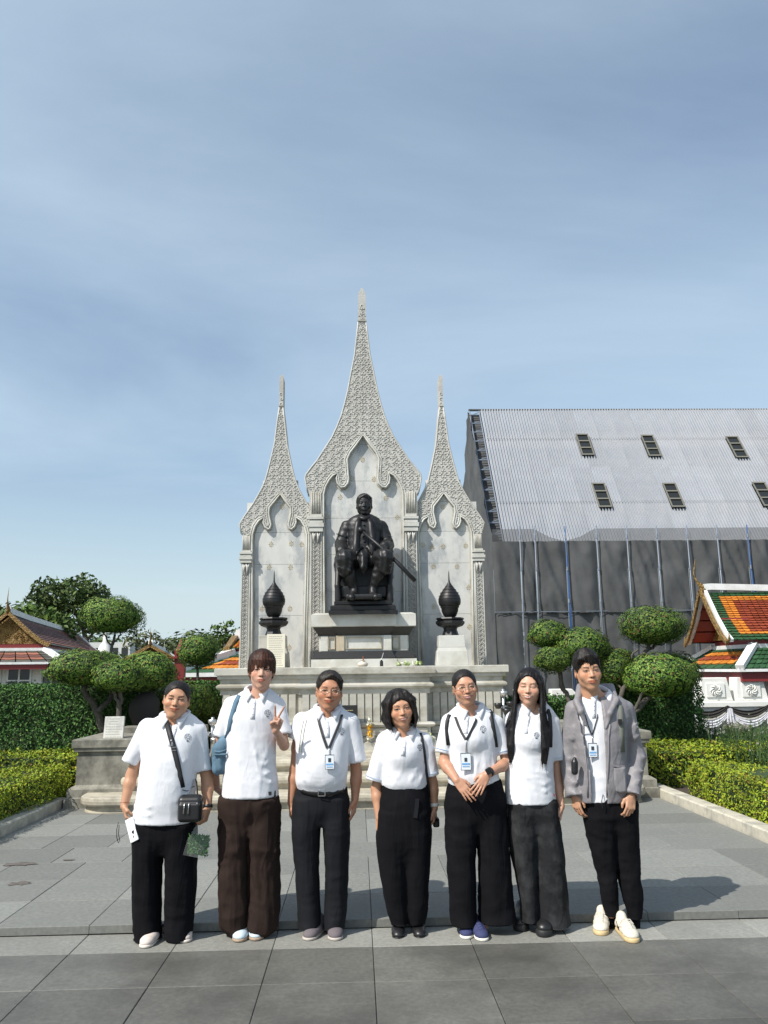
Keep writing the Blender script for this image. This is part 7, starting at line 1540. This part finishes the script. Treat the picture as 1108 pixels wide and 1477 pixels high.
g.box(c, (.052, .085, .105), .05); g.cone(p.P(326, 1070, -.02), p.P(322, 1060, .02), .04, .02, .05); g.cone(p.P(309, 1089, -.09), p.P(327, 1088, -.095), .008, .008, .01); g.field(lambda X, Y, Z: .003*np.sin(X*150+np.sin(Z*30)*2)*(Z < c[2]-.0))
V, F = g.skin(1); V = V+.006*noise3(V, 14)[:, None]; npmesh('bag_body', V, F, M_BLUEBAG, e); mb = MB(); q = p.P(317, 1085, -.095); mb.strip([p.P(309, 1084, -.092), q, p.P(327, 1082, -.094)], (0, 0, 1), .016, .004); mb.build('bag_band', M_BLUEBAG, e, smooth=True)

# ---- older man with glasses
p = Person('person', 464, 5.61, 'older man with glasses, polo tucked into dark belted slacks')
p.head(475, 997, 1.06, yaw=4, roll=4, style='short', seed=3, hc=(.022, .018, .015), skin=(.50, .255, .155), w=1.0, jaw=1.08, smile=.7, eye=.0028, nose=1.12, cheek=1.05, brow=.0028, nk=1.05)
p.glasses()
p.body(dict(neck=(473, 1026, .02), rows=[(1022, 452, 494, .055), (1036, 434, 508, .085, .01), (1055, 428, 504, .11), (1100, 430, 502, .12), (1140, 430, 500, .12)]),
    [dict(j=[(434, 1040, .01), (426, 1110, .05), (420, 1158, .02)], tip=(419, 1190, .04), n=(1, 0, 0), t=(0, -1, 0), pose='loose'),
     dict(j=[(507, 1042, .01), (514, 1115, .05), (512, 1155, .0)], tip=(508, 1194, -.03), n=(-1, .3, 0), t=(0, -1, 0), pose='relax', g=.98)],
    [[(448, 1200), (447, 1290), (448, 1345)], [(484, 1200), (484, 1290), (483, 1345)]])
p.legs([(1136, 428.5, 500, .118), (1150, 425, 502, .125), (1168, 423, 503, .125), (1190, 430, 496, .09)],
       [(1150, 424.5, 465, .120), (1190, 421, 463, .122), (1230, 423.5, 461.5, .105), (1270, 427, 461.5, .095), (1310, 429.5, 462, .090), (1337, 430, 463, .098)],
       [(1150, 462, 502, .120), (1190, 465, 505, .122), (1230, 467.5, 503.5, .105), (1270, 468.5, 502, .095), (1310, 468, 500.5, .090), (1337, 467.5, 498, .098)], M_SLACK, seed=9, amp=.009, dirs=((1, 1, .14), (.5, .5, 1.0)))
p.shirt([(1018, 456, 491, .055, .015), (1026, 443, 501, .078, .01), (1036, 432, 509, .10, .01), (1055, 426, 507, .125), (1080, 427, 504, .145, -.01), (1110, 427, 502, .158, -.015), (1128, 427, 500, .150, -.01), (1138, 430, 499, .135), (1146, 432, 498, .12)],
        [dict(a=(436, 1040, .01), b=(427, 1066, .01), r=(.062, .055)), dict(a=(505, 1042, .01), b=(516, 1099, .015), r=(.064, .060))],
        vee=.07, seed=31, amp=0.0067, neckr=.062, folds=[dict(p=[(430, 1075), (450, 1085), (468, 1098)], r=.007), dict(p=[(430, 1090), (446, 1106), (462, 1118)], r=.008), dict(p=[(429, 1105), (442, 1120), (462, 1130)], r=.008), dict(p=[(500, 1085), (490, 1110), (470, 1126)], r=.008), dict(p=[(502, 1100), (494, 1120), (484, 1128)], r=.007), dict(p=[(436, 1066), (450, 1076), (470, 1083)], r=.006)])
p.collar(r=.064, fr=.006)
p.placket([(472, 1036), (472, 1042), (472, 1050), (472, 1058), (472, 1064)])
p.emblem(493, 1054, .020)
mb = MB(); q = p.P(484, 1038, -.10); 
rr_ = [p.hit(x, y, .003) for x, y in ((430, 1138), (438, 1141), (450, 1143.5), (462, 1144.5), (475, 1144.5), (487, 1142.5), (496, 1139.5))]
mb.strip(rr_, (0, 0, 1), .034, .006); mb.build('belt', M_LEATHER, p.root, smooth=True)
mb = MB(); q = p.hit(464, 1144, .012)
for a, b in (((-.022, -.018), (.022, -.018)), ((.022, -.018), (.022, .018)), ((.022, .018), (-.022, .018)), ((-.022, .018), (-.022, -.018))): mb.tube([q+np.array([a[0], 0, a[1]]), q+np.array([b[0], 0, b[1]])], .0028, 5)
mb.build('belt_buckle', M_STEEL, p.root)
shc = (mat('mauve_grey_mesh', (.13, .11, .12), .85, bump=.6, bscale=500), mat('greige_sole', (.42, .38, .34), .7))
p.shoe((444, 1357), (.075, .235), 'slip', shc, w=.050, hgt=.06); p.shoe((485, 1357), (-.02, .24), 'slip', shc, w=.050, hgt=.06)
p.lanyard([(455, 1020), (458, 1032), (461, 1045), (466, 1062), (472, 1079)], [(495, 1021), (493, 1032), (489, 1045), (482, 1062), (475, 1079)], (474.5, 1078), (475.5, 1099), 'black lanyard with pale name card on the chest of the older man')
e = empty('tote_bag', p.o.tolist(), label='cream canvas shoulder bag half hidden behind the arm of the older man with glasses', cat='bag')
p.strap('strap', [(441, 1030), (437, 1042), (434, 1056), (432.5, 1070), (431, 1085)], .006, M_CREAM, parent=e); p.strap('strap', [(445, 1029), (441, 1042), (438, 1056), (436, 1070), (434.5, 1085)], .006, M_CREAM, parent=e)
mb = MB(); mb.prism([(421, 1078), (433, 1073), (437, 1095), (435, 1128), (428, 1120), (424, 1095)], lambda u, v, d: p.P(u, v, d), .06, .11); mb.build('bag_body', M_CREAM, e, bevel=.006)

# ---- short woman in the middle
p = Person('person', 584, 5.60, 'short woman with a chin length black bob and black flat shoes')
p.head(577, 1023, 1.03, yaw=6, roll=-8, style='bob', seed=4, skin=(.58, .32, .20), w=.98, jaw=.97, smile=.6, open=.15, eye=.0034, brow=.0034, arch=1.3, lip=(.42, .12, .11), nk=.95)
p.body(dict(neck=(581, 1054, .02), rows=[(1050, 562, 600, .05), (1062, 552, 612, .08, .01), (1080, 548, 612, .10), (1110, 554, 612, .10), (1140, 555, 612, .10)]),
    [dict(j=[(556, 1068, .01), (543, 1138, .03), (547, 1180, -.03)], tip=(552, 1214, -.06), n=(.3, 1, 0), t=(1, -.3, 0), pose='relax', g=.95, s=.9),
     dict(j=[(613, 1068, .01), (624, 1130, .04), (627, 1166, .02)], tip=(625, 1198, .03), n=(-1, .2, 0), t=(0, -1, 0), pose='loose', g=.92, s=.9)],
    [[(565, 1200), (570, 1290), (575, 1340)], [(603, 1200), (604, 1290), (605, 1340)]])
p.legs([(1130, 551, 617, .105), (1150, 548, 619, .125), (1180, 545, 621, .132), (1212, 546, 620, .122), (1245, 556, 610, .08)],
       [(1170, 546, 590, .125), (1215, 543, 587, .122), (1250, 547, 587, .112), (1290, 553, 587.5, .098), (1318, 559, 587.5, .085), (1331, 564, 587, .078)],
       [(1170, 576, 620, .125), (1215, 580, 622, .122), (1250, 582, 620, .112), (1290, 586, 618, .098), (1318, 588, 616, .085), (1331, 590, 613, .078)], M_BLACK, seed=14, amp=.009, k=.03)
p.shirt([(1047, 564, 598, .050, .015), (1055, 553, 607, .075, .01), (1064, 546, 615, .092, .01), (1080, 547, 613, .108), (1100, 551, 613, .115), (1118, 551, 614, .118), (1130, 550, 616, .117), (1137, 552, 616, .105), (1142, 553, 615, .095)],
        [dict(a=(556, 1068, .01), b=(540, 1126, .01), r=(.058, .066)), dict(a=(612, 1068, .01), b=(622, 1119, .02), r=(.056, .056))],
        vee=.06, cuffs=True, seed=41, amp=0.0063, neckr=.056, bust=(581, .062, 1090, .075), folds=[dict(p=[(556, 1128), (560, 1115), (566, 1104)], r=.007), dict(p=[(566, 1132), (572, 1118), (580, 1106)], r=.007), dict(p=[(584, 1134), (592, 1120), (600, 1104)], r=.008), dict(p=[(600, 1132), (606, 1120), (612, 1102)], r=.007), dict(p=[(552, 1110), (558, 1106), (566, 1098)], r=.006)])
p.collar(r=.060, hgt=.032, fall=.044, fr=.006)
p.placket([(583.5, 1065), (583, 1072), (582, 1078), (581.5, 1084), (581, 1090)])
p.emblem(606, 1077, .018)
fl = (M_LEATHER, M_LEATHER)
p.shoe((575, 1354), (.005, .225), 'flat', fl, w=.042, hgt=.04); p.shoe((607, 1353), (-.01, .225), 'flat', fl, w=.042, hgt=.04)
p.band((626.5, 1161, .022), (627, 1168, .018), .030, .022, mat('white_watch_strap', (.62, .60, .55), .5), 'wrist_watch')
mb = MB(); mb.strip([p.hit(602, 1152, .004), p.hit(601, 1165, .004), p.hit(599, 1180, .004)], (1, 0, 0), .026, .004); mb.build('tie_belt', M_SLACK, p.root)
e = empty('shoulder_bag', p.o.tolist(), label='black shoulder bag worn behind the arm of the woman with the bob', cat='bag')
p.strap('strap', [(606, 1057), (609, 1068), (611.5, 1082), (613, 1096), (614, 1108)], .022, M_STRAP, parent=e, extra1=[(617, 1130, -.03), (619, 1150, .0)])
g = SDF(p.P(604, 1202, -.06), p.P(640, 1120, .20), .007); c = p.P(620, 1160, .07); g.box(c, (.045, .055, .10), .03); g.box(p.P(629, 1186, .08), (.022, .03, .03), .01, .02); V, F = g.skin(1); npmesh('bag_body', V, F, M_LEATHER, e)

# ---- woman with glasses and clasped hands
p = Person('person', 690, 5.56, 'woman with glasses and tied back hair, hands clasped, in flared black trousers')
p.head(671, 992, 1.0, yaw=0, roll=-6, style='tied', seed=5, skin=(.58, .32, .21), w=.99, jaw=.95, smile=.9, open=.12, eye=.0026, brow=.0032, lip=(.45, .12, .13), nk=.93)
p.glasses()
p.body(dict(neck=(678, 1024, .02), rows=[(1018, 658, 700, .05), (1032, 646, 716, .08, .01), (1050, 642, 718, .10), (1090, 648, 714, .10), (1140, 650, 716, .10)]),
    [dict(j=[(648, 1044, .01), (641, 1100, -.01), (659, 1126, -.15)], tip=(679, 1150, -.20), n=(-.2, 1, .2), t=(.6, 0, .8), pose='flat', s=.92, g=.97),
     dict(j=[(716, 1046, .01), (732, 1100, .0), (703, 1117, -.16)], tip=(684, 1148, -.22), n=(.2, 1, .1), t=(-.8, 0, .5), pose='flat', s=.92, g=.97)],
    [[(664, 1200), (672, 1290), (678, 1338)], [(706, 1200), (703, 1290), (697, 1338)]])
p.legs([(1124, 647, 722, .112), (1145, 643, 727, .13), (1165, 641, 730, .13), (1180, 646, 726, .115), (1200, 655, 718, .08)],
       [(1145, 644, 689, .12), (1195, 641, 688, .122), (1240, 643, 685, .12), (1285, 647, 685.5, .115), (1315, 649, 686, .110), (1331, 651, 687, .112)],
       [(1145, 683, 727, .12), (1195, 686, 732, .122), (1240, 689.5, 735, .12), (1285, 690.5, 739, .115), (1312, 690, 743, .110), (1328, 691, 744, .112)], M_BLACK, seed=17, amp=.012)
p.shirt([(1016, 661, 696, .050, .015), (1025, 650, 708, .075, .01), (1034, 643, 718, .092, .01), (1052, 641, 718, .11), (1080, 646, 716, .118), (1105, 648, 717, .120), (1124, 646, 720, .122), (1132, 648, 720, .115), (1138, 650, 720, .10)],
        [dict(a=(648, 1042, .01), b=(638.5, 1086, .0), r=(.056, .054)), dict(a=(715, 1044, .01), b=(727, 1087, .005), r=(.058, .060))],
        vee=.07, cuffs=True, seed=51, amp=0.0057, neckr=.058, bust=(679, .064, 1068, .078), folds=[dict(p=[(682, 1124), (684, 1100), (682, 1080)], r=.006), dict(p=[(694, 1126), (696, 1104), (694, 1082)], r=.006), dict(p=[(706, 1124), (710, 1106), (708, 1086)], r=.007), dict(p=[(660, 1122), (662, 1104), (664, 1090)], r=.005)])
p.collar(r=.062, fr=.006)
p.placket([(673.5, 1034), (673, 1040), (673, 1046), (672.5, 1052), (672, 1058)])
p.emblem(697, 1051, .020)
sh5 = (mat('navy_mesh', (.030, .038, .11), .8, bump=.5, bscale=500), mat('white_sole', (.66, .64, .58), .6), mat('navy_lace', (.05, .06, .16), .7))
p.shoe((673, 1355), (.04, .23), 'laced', sh5, w=.044); p.shoe((699, 1358), (-.04, .235), 'laced', sh5, w=.045)
a = p.P(704, 1112.5, -.172); mb = MB(); mb.box(a+np.array([.0, -.022, .004]), (.036, .012, .040), ry=R(-28), rz=R(10)); mb.build('smart_watch', M_LEATHER, p.root, bevel=.004)
p.band((707, 1113.5, -.145), (702, 1117.5, -.165), .0300, .022, M_LEATHER, 'watch_strap')
p.lanyard([(654, 1026), (657.5, 1036), (661, 1046), (666, 1057), (672, 1067)], [(691, 1027), (686.5, 1040), (682, 1050), (677, 1060), (673, 1067)], (672.5, 1068), (672, 1098.5), 'black lanyard with name card on the chest of the woman with clasped hands', cw=.066, ch=.105)
e = empty('backpack', p.o.tolist(), label='black backpack whose straps cross the shoulders of the woman with clasped hands', cat='backpack')
p.strap('strap', [(648.5, 1031), (645.5, 1040), (644.5, 1050), (645.5, 1062), (647, 1075)], .028, M_STRAP, parent=e, extra0=[(652, 1027, .08)])
p.strap('strap', [(708, 1027), (709, 1036), (711, 1048), (713.5, 1062), (715.5, 1078)], .030, M_STRAP, parent=e, extra0=[(705, 1023, .08)])
g = SDF(p.P(652, 1120, .08), p.P(712, 1025, .32), .012); g.box(p.P(681, 1072, .20), (.115, .07, .17), .05); V, F = g.skin(1); npmesh('bag_body', V, F, M_STRAP, e)

# ---- girl with long hair
p = Person('person', 780, 5.57, 'girl with very long straight black hair and wide charcoal jeans')
p.head(763, 991, 1.02, yaw=-16, roll=3, pitch=2, style='long', seed=6, skin=(.66, .40, .28), w=.95, jaw=.86, smile=1.0, open=.55, brow=.0034, eye=.0012, cheek=1.1, hc=(.009, .008, .009), nk=.85)
p.body(dict(neck=(768, 1020, .03), rows=[(1016, 746, 790, .05), (1028, 738, 798, .075, .01), (1045, 734, 796, .095), (1100, 734, 794, .10), (1150, 736, 794, .10)]),
    [dict(j=[(738, 1036, .02), (740, 1100, .10), (738, 1150, .12)], tip=(740, 1180, .12), n=(1, 0, 0), t=(0, -1, 0), pose='loose', g=.82, s=.88),
     dict(j=[(797, 1044, .01), (804, 1125, .04), (810, 1164, -.02)], tip=(806, 1196, -.03), n=(-1, .2, 0), t=(0, -1, 0), pose='relax', g=.86, s=.88)],
    [[(756, 1200), (762, 1280), (764, 1312)], [(786, 1200), (794, 1280), (798, 1315)]])
p.legs([(1138, 735, 799, .11), (1160, 733, 802, .120), (1178, 737, 800, .112), (1200, 745, 794, .08)],
       [(1155, 732, 772, .118), (1190, 731, 774, .118), (1225, 736, 775, .110), (1265, 745, 773, .10), (1300, 750, 774, .105), (1326, 751, 775, .11)],
       [(1155, 765, 802, .118), (1190, 768, 807, .118), (1225, 771, 812, .115), (1265, 773, 816, .115), (1305, 774, 820, .112), (1333, 774, 822, .115)], M_DENIM, seed=23, amp=.012)
p.shirt([(1012, 751, 786, .048, .02), (1021, 741, 795, .070, .01), (1032, 734, 802, .088, .01), (1050, 732, 800, .105), (1080, 731, 797, .115), (1110, 729, 798, .122), (1140, 729, 800, .13), (1158, 729, 801, .135)],
        [dict(a=(740, 1038, .02), b=(734, 1080, .04), r=(.052, .050)), dict(a=(796, 1042, .01), b=(803, 1096, .02), r=(.054, .060))],
        vee=.06, cuffs=True, seed=61, amp=0.0075, neckr=.054, bust=(766, .056, 1066, .072), folds=[dict(p=[(794, 1120), (780, 1128), (755, 1122)], r=.008), dict(p=[(794, 1132), (780, 1138), (752, 1130)], r=.008), dict(p=[(792, 1106), (784, 1112), (768, 1110)], r=.007), dict(p=[(740, 1110), (756, 1118), (772, 1118)], r=.006)])
p.collar(r=.058, hgt=.03, fall=.040, fr=.006)
p.placket([(762, 1032), (761, 1040), (760, 1046), (759.5, 1052), (759, 1058)])
p.emblem(774, 1060, .017)
ch = (M_LEATHER, mat('black_rubber', (.015, .015, .016), .6), M_LEATHER)
p.shoe((752, 1344), (.05, .22), 'chunky', ch, w=.052); p.shoe((784, 1352), (.085, .215), 'chunky', ch, w=.054)
mb = MB(); mb.box(p.hit(799, 1147, .003), (.010, .003, .016)); mb.build('hem_label', mat('red_tag', (.25, .03, .03), .6), p.root)
e = empty('backpack', p.o.tolist(), label='black backpack of the long haired girl, one strap over each shoulder', cat='backpack')
p.strap('strap', [(741, 1023), (737, 1031), (734, 1040), (732, 1050)], .030, M_STRAP, parent=e, extra0=[(745, 1021, .07)])
p.strap('strap', [(790, 1023), (793, 1032), (794, 1044), (794.5, 1060), (794, 1078)], .026, M_STRAP, parent=e, extra0=[(788, 1021, .07)])
g = SDF(p.P(738, 1130, .08), p.P(800, 1030, .32), .012); g.box(p.P(768, 1080, .20), (.115, .06, .17), .05); V, F = g.skin(1); npmesh('bag_body', V, F, M_STRAP, e)

# ---- young man in the grey jacket
p = Person('person', 885, 5.55, 'tall young man in open grey hooded jacket, slim black joggers and cream sneakers')
p.head(848, 968.5, 1.10, yaw=-2, roll=-4, style='quiff', seed=7, skin=(.57, .325, .205), w=.94, jaw=.88, smile=.4, eye=.0032, brow=.0042, cheek=.9, nk=.92)
p.body(dict(neck=(862, 1003, .03), rows=[(1000, 836, 888, .05), (1014, 835, 893, .07, .01), (1035, 835, 895, .085), (1100, 840, 892, .09), (1160, 842, 900, .09)]),
    [dict(j=[(828, 1034, .02), (823, 1095, .04), (829, 1146, -.03)], tip=(835, 1179, -.06), n=(.8, .6, 0), t=(.4, -1, 0), pose='relax', s=.97),
     dict(j=[(903, 1030, .01), (914, 1095, .02), (911, 1148, -.12)], tip=(908, 1182, -.17), n=(-.2, 1, 0), t=(-1, -.2, 0), pose='loose', s=.97)],
    [[(868, 1200, .02), (876, 1260), (882, 1318)], [(902, 1200, .02), (911, 1260), (915, 1318)]])
p.legs([(1146, 839, 916, .11), (1165, 841.5, 918, .120), (1180, 846, 916, .112), (1200, 855, 908, .08)],
       [(1155, 841, 884, .115), (1180, 842, 886, .115), (1210, 848, 887, .100), (1240, 856, 888, .082), (1270, 863, 889, .072), (1295, 868, 891, .066), (1308, 870, 892, .052), (1320, 873, 891, .048)],
       [(1155, 876, 917.5, .115), (1180, 878, 919, .115), (1210, 882, 921, .100), (1240, 887, 923, .084), (1270, 893, 925, .074), (1295, 899, 927, .068), (1308, 903, 926, .052), (1324, 906, 925, .048)], M_BLACK, seed=27, amp=.010, dirs=((.7, .7, 1.2), (1, 1, .4)), freq=13)
p.shirt([(998, 843, 882, .05, .02), (1008, 832, 892, .075, .01), (1022, 828, 900, .09, .01), (1050, 830, 900, .10), (1100, 834, 896, .108), (1156, 838, 896, .115)], [], vee=.05, seed=71, amp=0.0060, neckr=.058, h=.0095)
p.collar(r=.060, hgt=.040, fall=.042, fr=.006)
p.placket([(857, 1012), (857, 1018), (857, 1024), (857, 1030), (857, 1036)])
SB = list(p.bvh)
JR = [(1003, 836, 892, .065, .02), (1012, 827, 903, .10, .015), (1026, 824, 908, .125, .01), (1060, 826, 904, .145), (1100, 828, 903, .150), (1135, 828, 906, .155), (1147, 829, 906, .145), (1155, 831, 904, .138)]
def jacket():
    T = p.rows(JR); h = .009; lo = p.P(796, 1172, -.30); hi = p.P(940, 985, .26); lo[1] = -.30; hi[1] = .26; g = SDF(lo, hi, h); g.loft(T)
    g.loft([(a, b, c, d-.020, e-.020) for a, b, c, d, e in T], 0, 's', cap=False)
    for sgn, a, m_, b, r in ((-1, (829, 1024, .01), (820, 1092, .04), (828, 1148, -.035), (.064, .064, .056)), (1, (901, 1024, .01), (916, 1092, .02), (911, 1148, -.12), (.064, .066, .058))):
        k = SDF(lo, hi, h); A, M_, B = p.P(*a), p.P(*m_), p.P(*b); ax = nrm(B-M_)
        k.cone(A, M_, r[0], r[1], .02); k.cone(M_, B+ax*.03, r[1], r[2]*.9, .03); k.cone(B-ax*.012, B+ax*.004, r[2]*1.02, r[2]*.92, .012)
        rs = np.random.RandomState(4+sgn)
        for i in range(7):
            t = i/6; c = lerp(lerp(A, M_, .35), M_, t*1.0) if i < 3 else lerp(M_, B, (i-3)/3.3); dr = nrm(np.array([rs.uniform(.6, 1), -.5, rs.uniform(-.5, .5)])); k.chain([c-dr*.05+np.array([0, -r[1]*.8, 0]), c+np.array([0, -r[1]*.98, -.008]), c+dr*.05+np.array([0, -r[1]*.8, .01])], [.003, .0065, .003], .03)
        k.chain([lerp(M_, B, .7), B+ax*.06], [.02, r[2]-.016], 0, 's'); k.cut(B+ax*.006, ax)
        A_, B_ = g.D, k.D; kk = .008; hh = np.maximum(kk-np.abs(A_-B_), 0)/kk; g.D = np.minimum(A_, B_)-hh*hh*kk*.25
    n = p.nb; g.cone(n+np.array([0, .0, -.10]), n+np.array([0, 0, .15]), .072, .080, .012, 's')
    # open front
    Z = [p.P(850, y, 0)[2] for y in (985, 1010, 1060, 1110, 1172)]; XL = [p.P(x, 1050, -.14)[0] for x in (840, 838, 843, 849, 850)]; XR = [p.P(x, 1050, -.14)[0] for x in (876, 873, 872, 870, 870)]
    sl, X, Y, ZZ = g.sub([g.lo[0], g.lo[1], g.lo[2]], [9, -.02, 9]); xl = np.interp(ZZ[0, 0], Z[::-1], XL[::-1]); xr = np.interp(ZZ[0, 0], Z[::-1], XR[::-1])
    op = np.maximum(xl[None, None, :]-X, X-xr[None, None, :])+np.zeros_like(Y); g.D[sl] = np.maximum(g.D[sl], -op)
    o = p.cloth('jacket', g, M_JACK, amp=.006, dirs=((1, 1, .5), (.5, .5, 1.3)), freq=10, seed=81); return o
J = jacket()
g = SDF(p.P(812, 1062, -.26), p.P(915, 985, .22), .0065)
N0 = p.nb
hoodL = [p.P(845, 1046, -.135), p.P(838, 1026, -.13), p.P(832, 1012, -.075), N0+np.array([-.095, .06, .05]), N0+np.array([0, .11, .055]), N0+np.array([.105, .06, .05]), p.P(889, 1010, -.075), p.P(880, 1028, -.13), p.P(874, 1050, -.135)]
g.chain(hoodL, [.010, .019, .022, .030, .034, .030, .022, .019, .010], .015)
for e_ in (-1, 1): g.chain([N0+np.array([e_*.11, .0, .02]), N0+np.array([e_*.095, -.06, .0]), N0+np.array([e_*.07, -.125, -.05])], [.006, .008, .004], .012, 's')
V, F = g.skin(1); V = V+.004*noise3(V, 22)[:, None]; npmesh('hood', V, F, M_JACK, J); p.reg(V, F)
for side in (0, 1):
    mb = MB(); pts = [(847, 1040), (847, 1060), (849, 1085), (852, 1110), (853, 1130), (853, 1150)] if side == 0 else [(875, 1045), (873, 1062), (873, 1085), (872, 1110), (871, 1130), (871, 1150)]
    mb.strip([p.hit(x+(-5 if side == 0 else 5), y, .003) for x, y in pts], (1, 0, 0), .012, .005); mb.build('zip_flap', M_JACK, J, smooth=True)
g = SDF(p.P(880, 1150, -.22), p.P(908, 1095, .05), .006); g.box(p.P(893, 1124, -.125), (.045, .030, .085), .02); V, F = g.skin(1); V = V+.004*noise3(V*np.array([1, 1, .3]), 50)[:, None]; npmesh('pocket', V, F, M_JACK, J); p.reg(V, F)
mb = MB(); mb.strip([p.hit(x, y, .006) for x, y in ((885, 1104), (893, 1106), (901, 1105))], (0, 0, 1), .012, .006); mb.build('pocket_flap', M_JACK, J)
mb = MB(); mb.tube([p.hit(870, 1146, .004), p.P(868, 1155, -.15), p.P(869, 1166, -.14)], .0025, 5); mb.build('drawstring', M_STRAP, J)
e = empty('backpack', p.o.tolist(), label='grey green backpack worn by the young man in the jacket, strap with black clip', cat='backpack')
p.strap('strap', [(894, 1018), (896, 1030), (896.5, 1044), (897, 1060), (898, 1085)], .034, mat('grey_green_webbing', (.13, .14, .12), .8), parent=e, extra0=[(888, 1004, .06), (891, 1010, -.03)], off=.007)
mb = MB(); mb.box(p.hit(894.5, 1041, .018), (.026, .012, .034)); mb.build('clip', M_STRAP, e, bevel=.003)
g = SDF(p.P(830, 1110, .08), p.P(900, 1010, .38), .012); g.box(p.P(865, 1060, .23), (.13, .07, .18), .05); V, F = g.skin(1); npmesh('bag_body', V, F, M_LINE, e)
g = SDF(p.P(820, 1120, -.20), p.P(836, 1085, .06), .005); g.cone(p.P(829, 1113, -.125), p.P(829, 1100, -.125), .022, .022); g.cone(p.P(829, 1099, -.125), p.P(829, 1095, -.125), .014, .014); V, F = g.skin(1); npmesh('bottle', V, F, M_LEATHER, e)
sn = (mat('cream_leather', (.62, .58, .48), .5, var=.08, vscale=20, bump=.15, bscale=120), mat('yellowed_rubber', (.55, .42, .22), .6), mat('cream_lace', (.66, .63, .55), .8), M_LEATHER)
p.shoe((867, 1350), (.085, .245), 'sneaker', sn, w=.050, hgt=.066); p.shoe((916, 1361), (-.005, .265), 'sneaker', sn, w=.050, hgt=.066)
for a_, b_ in (((883, 1305), (880, 1336)), ((915, 1308), (915, 1342))):
    mb = MB(); mb.tube([p.P(a_[0], a_[1], .03), p.P(b_[0], b_[1], .03)], [.040, .037], 14); mb.build('sock', M_BLACK, p.root, smooth=True)
jb = p.bvh; p.bvh = SB+jb
p.lanyard([(843, 1020), (845, 1034), (849, 1048), (853.5, 1060)], [(864.5, 1018), (862, 1034), (858, 1048), (854.5, 1060)], (854, 1061), (855, 1082), 'thin black lanyard with name card on the white polo inside the grey jacket', wd=.006)
print('people', time.time()-T0)
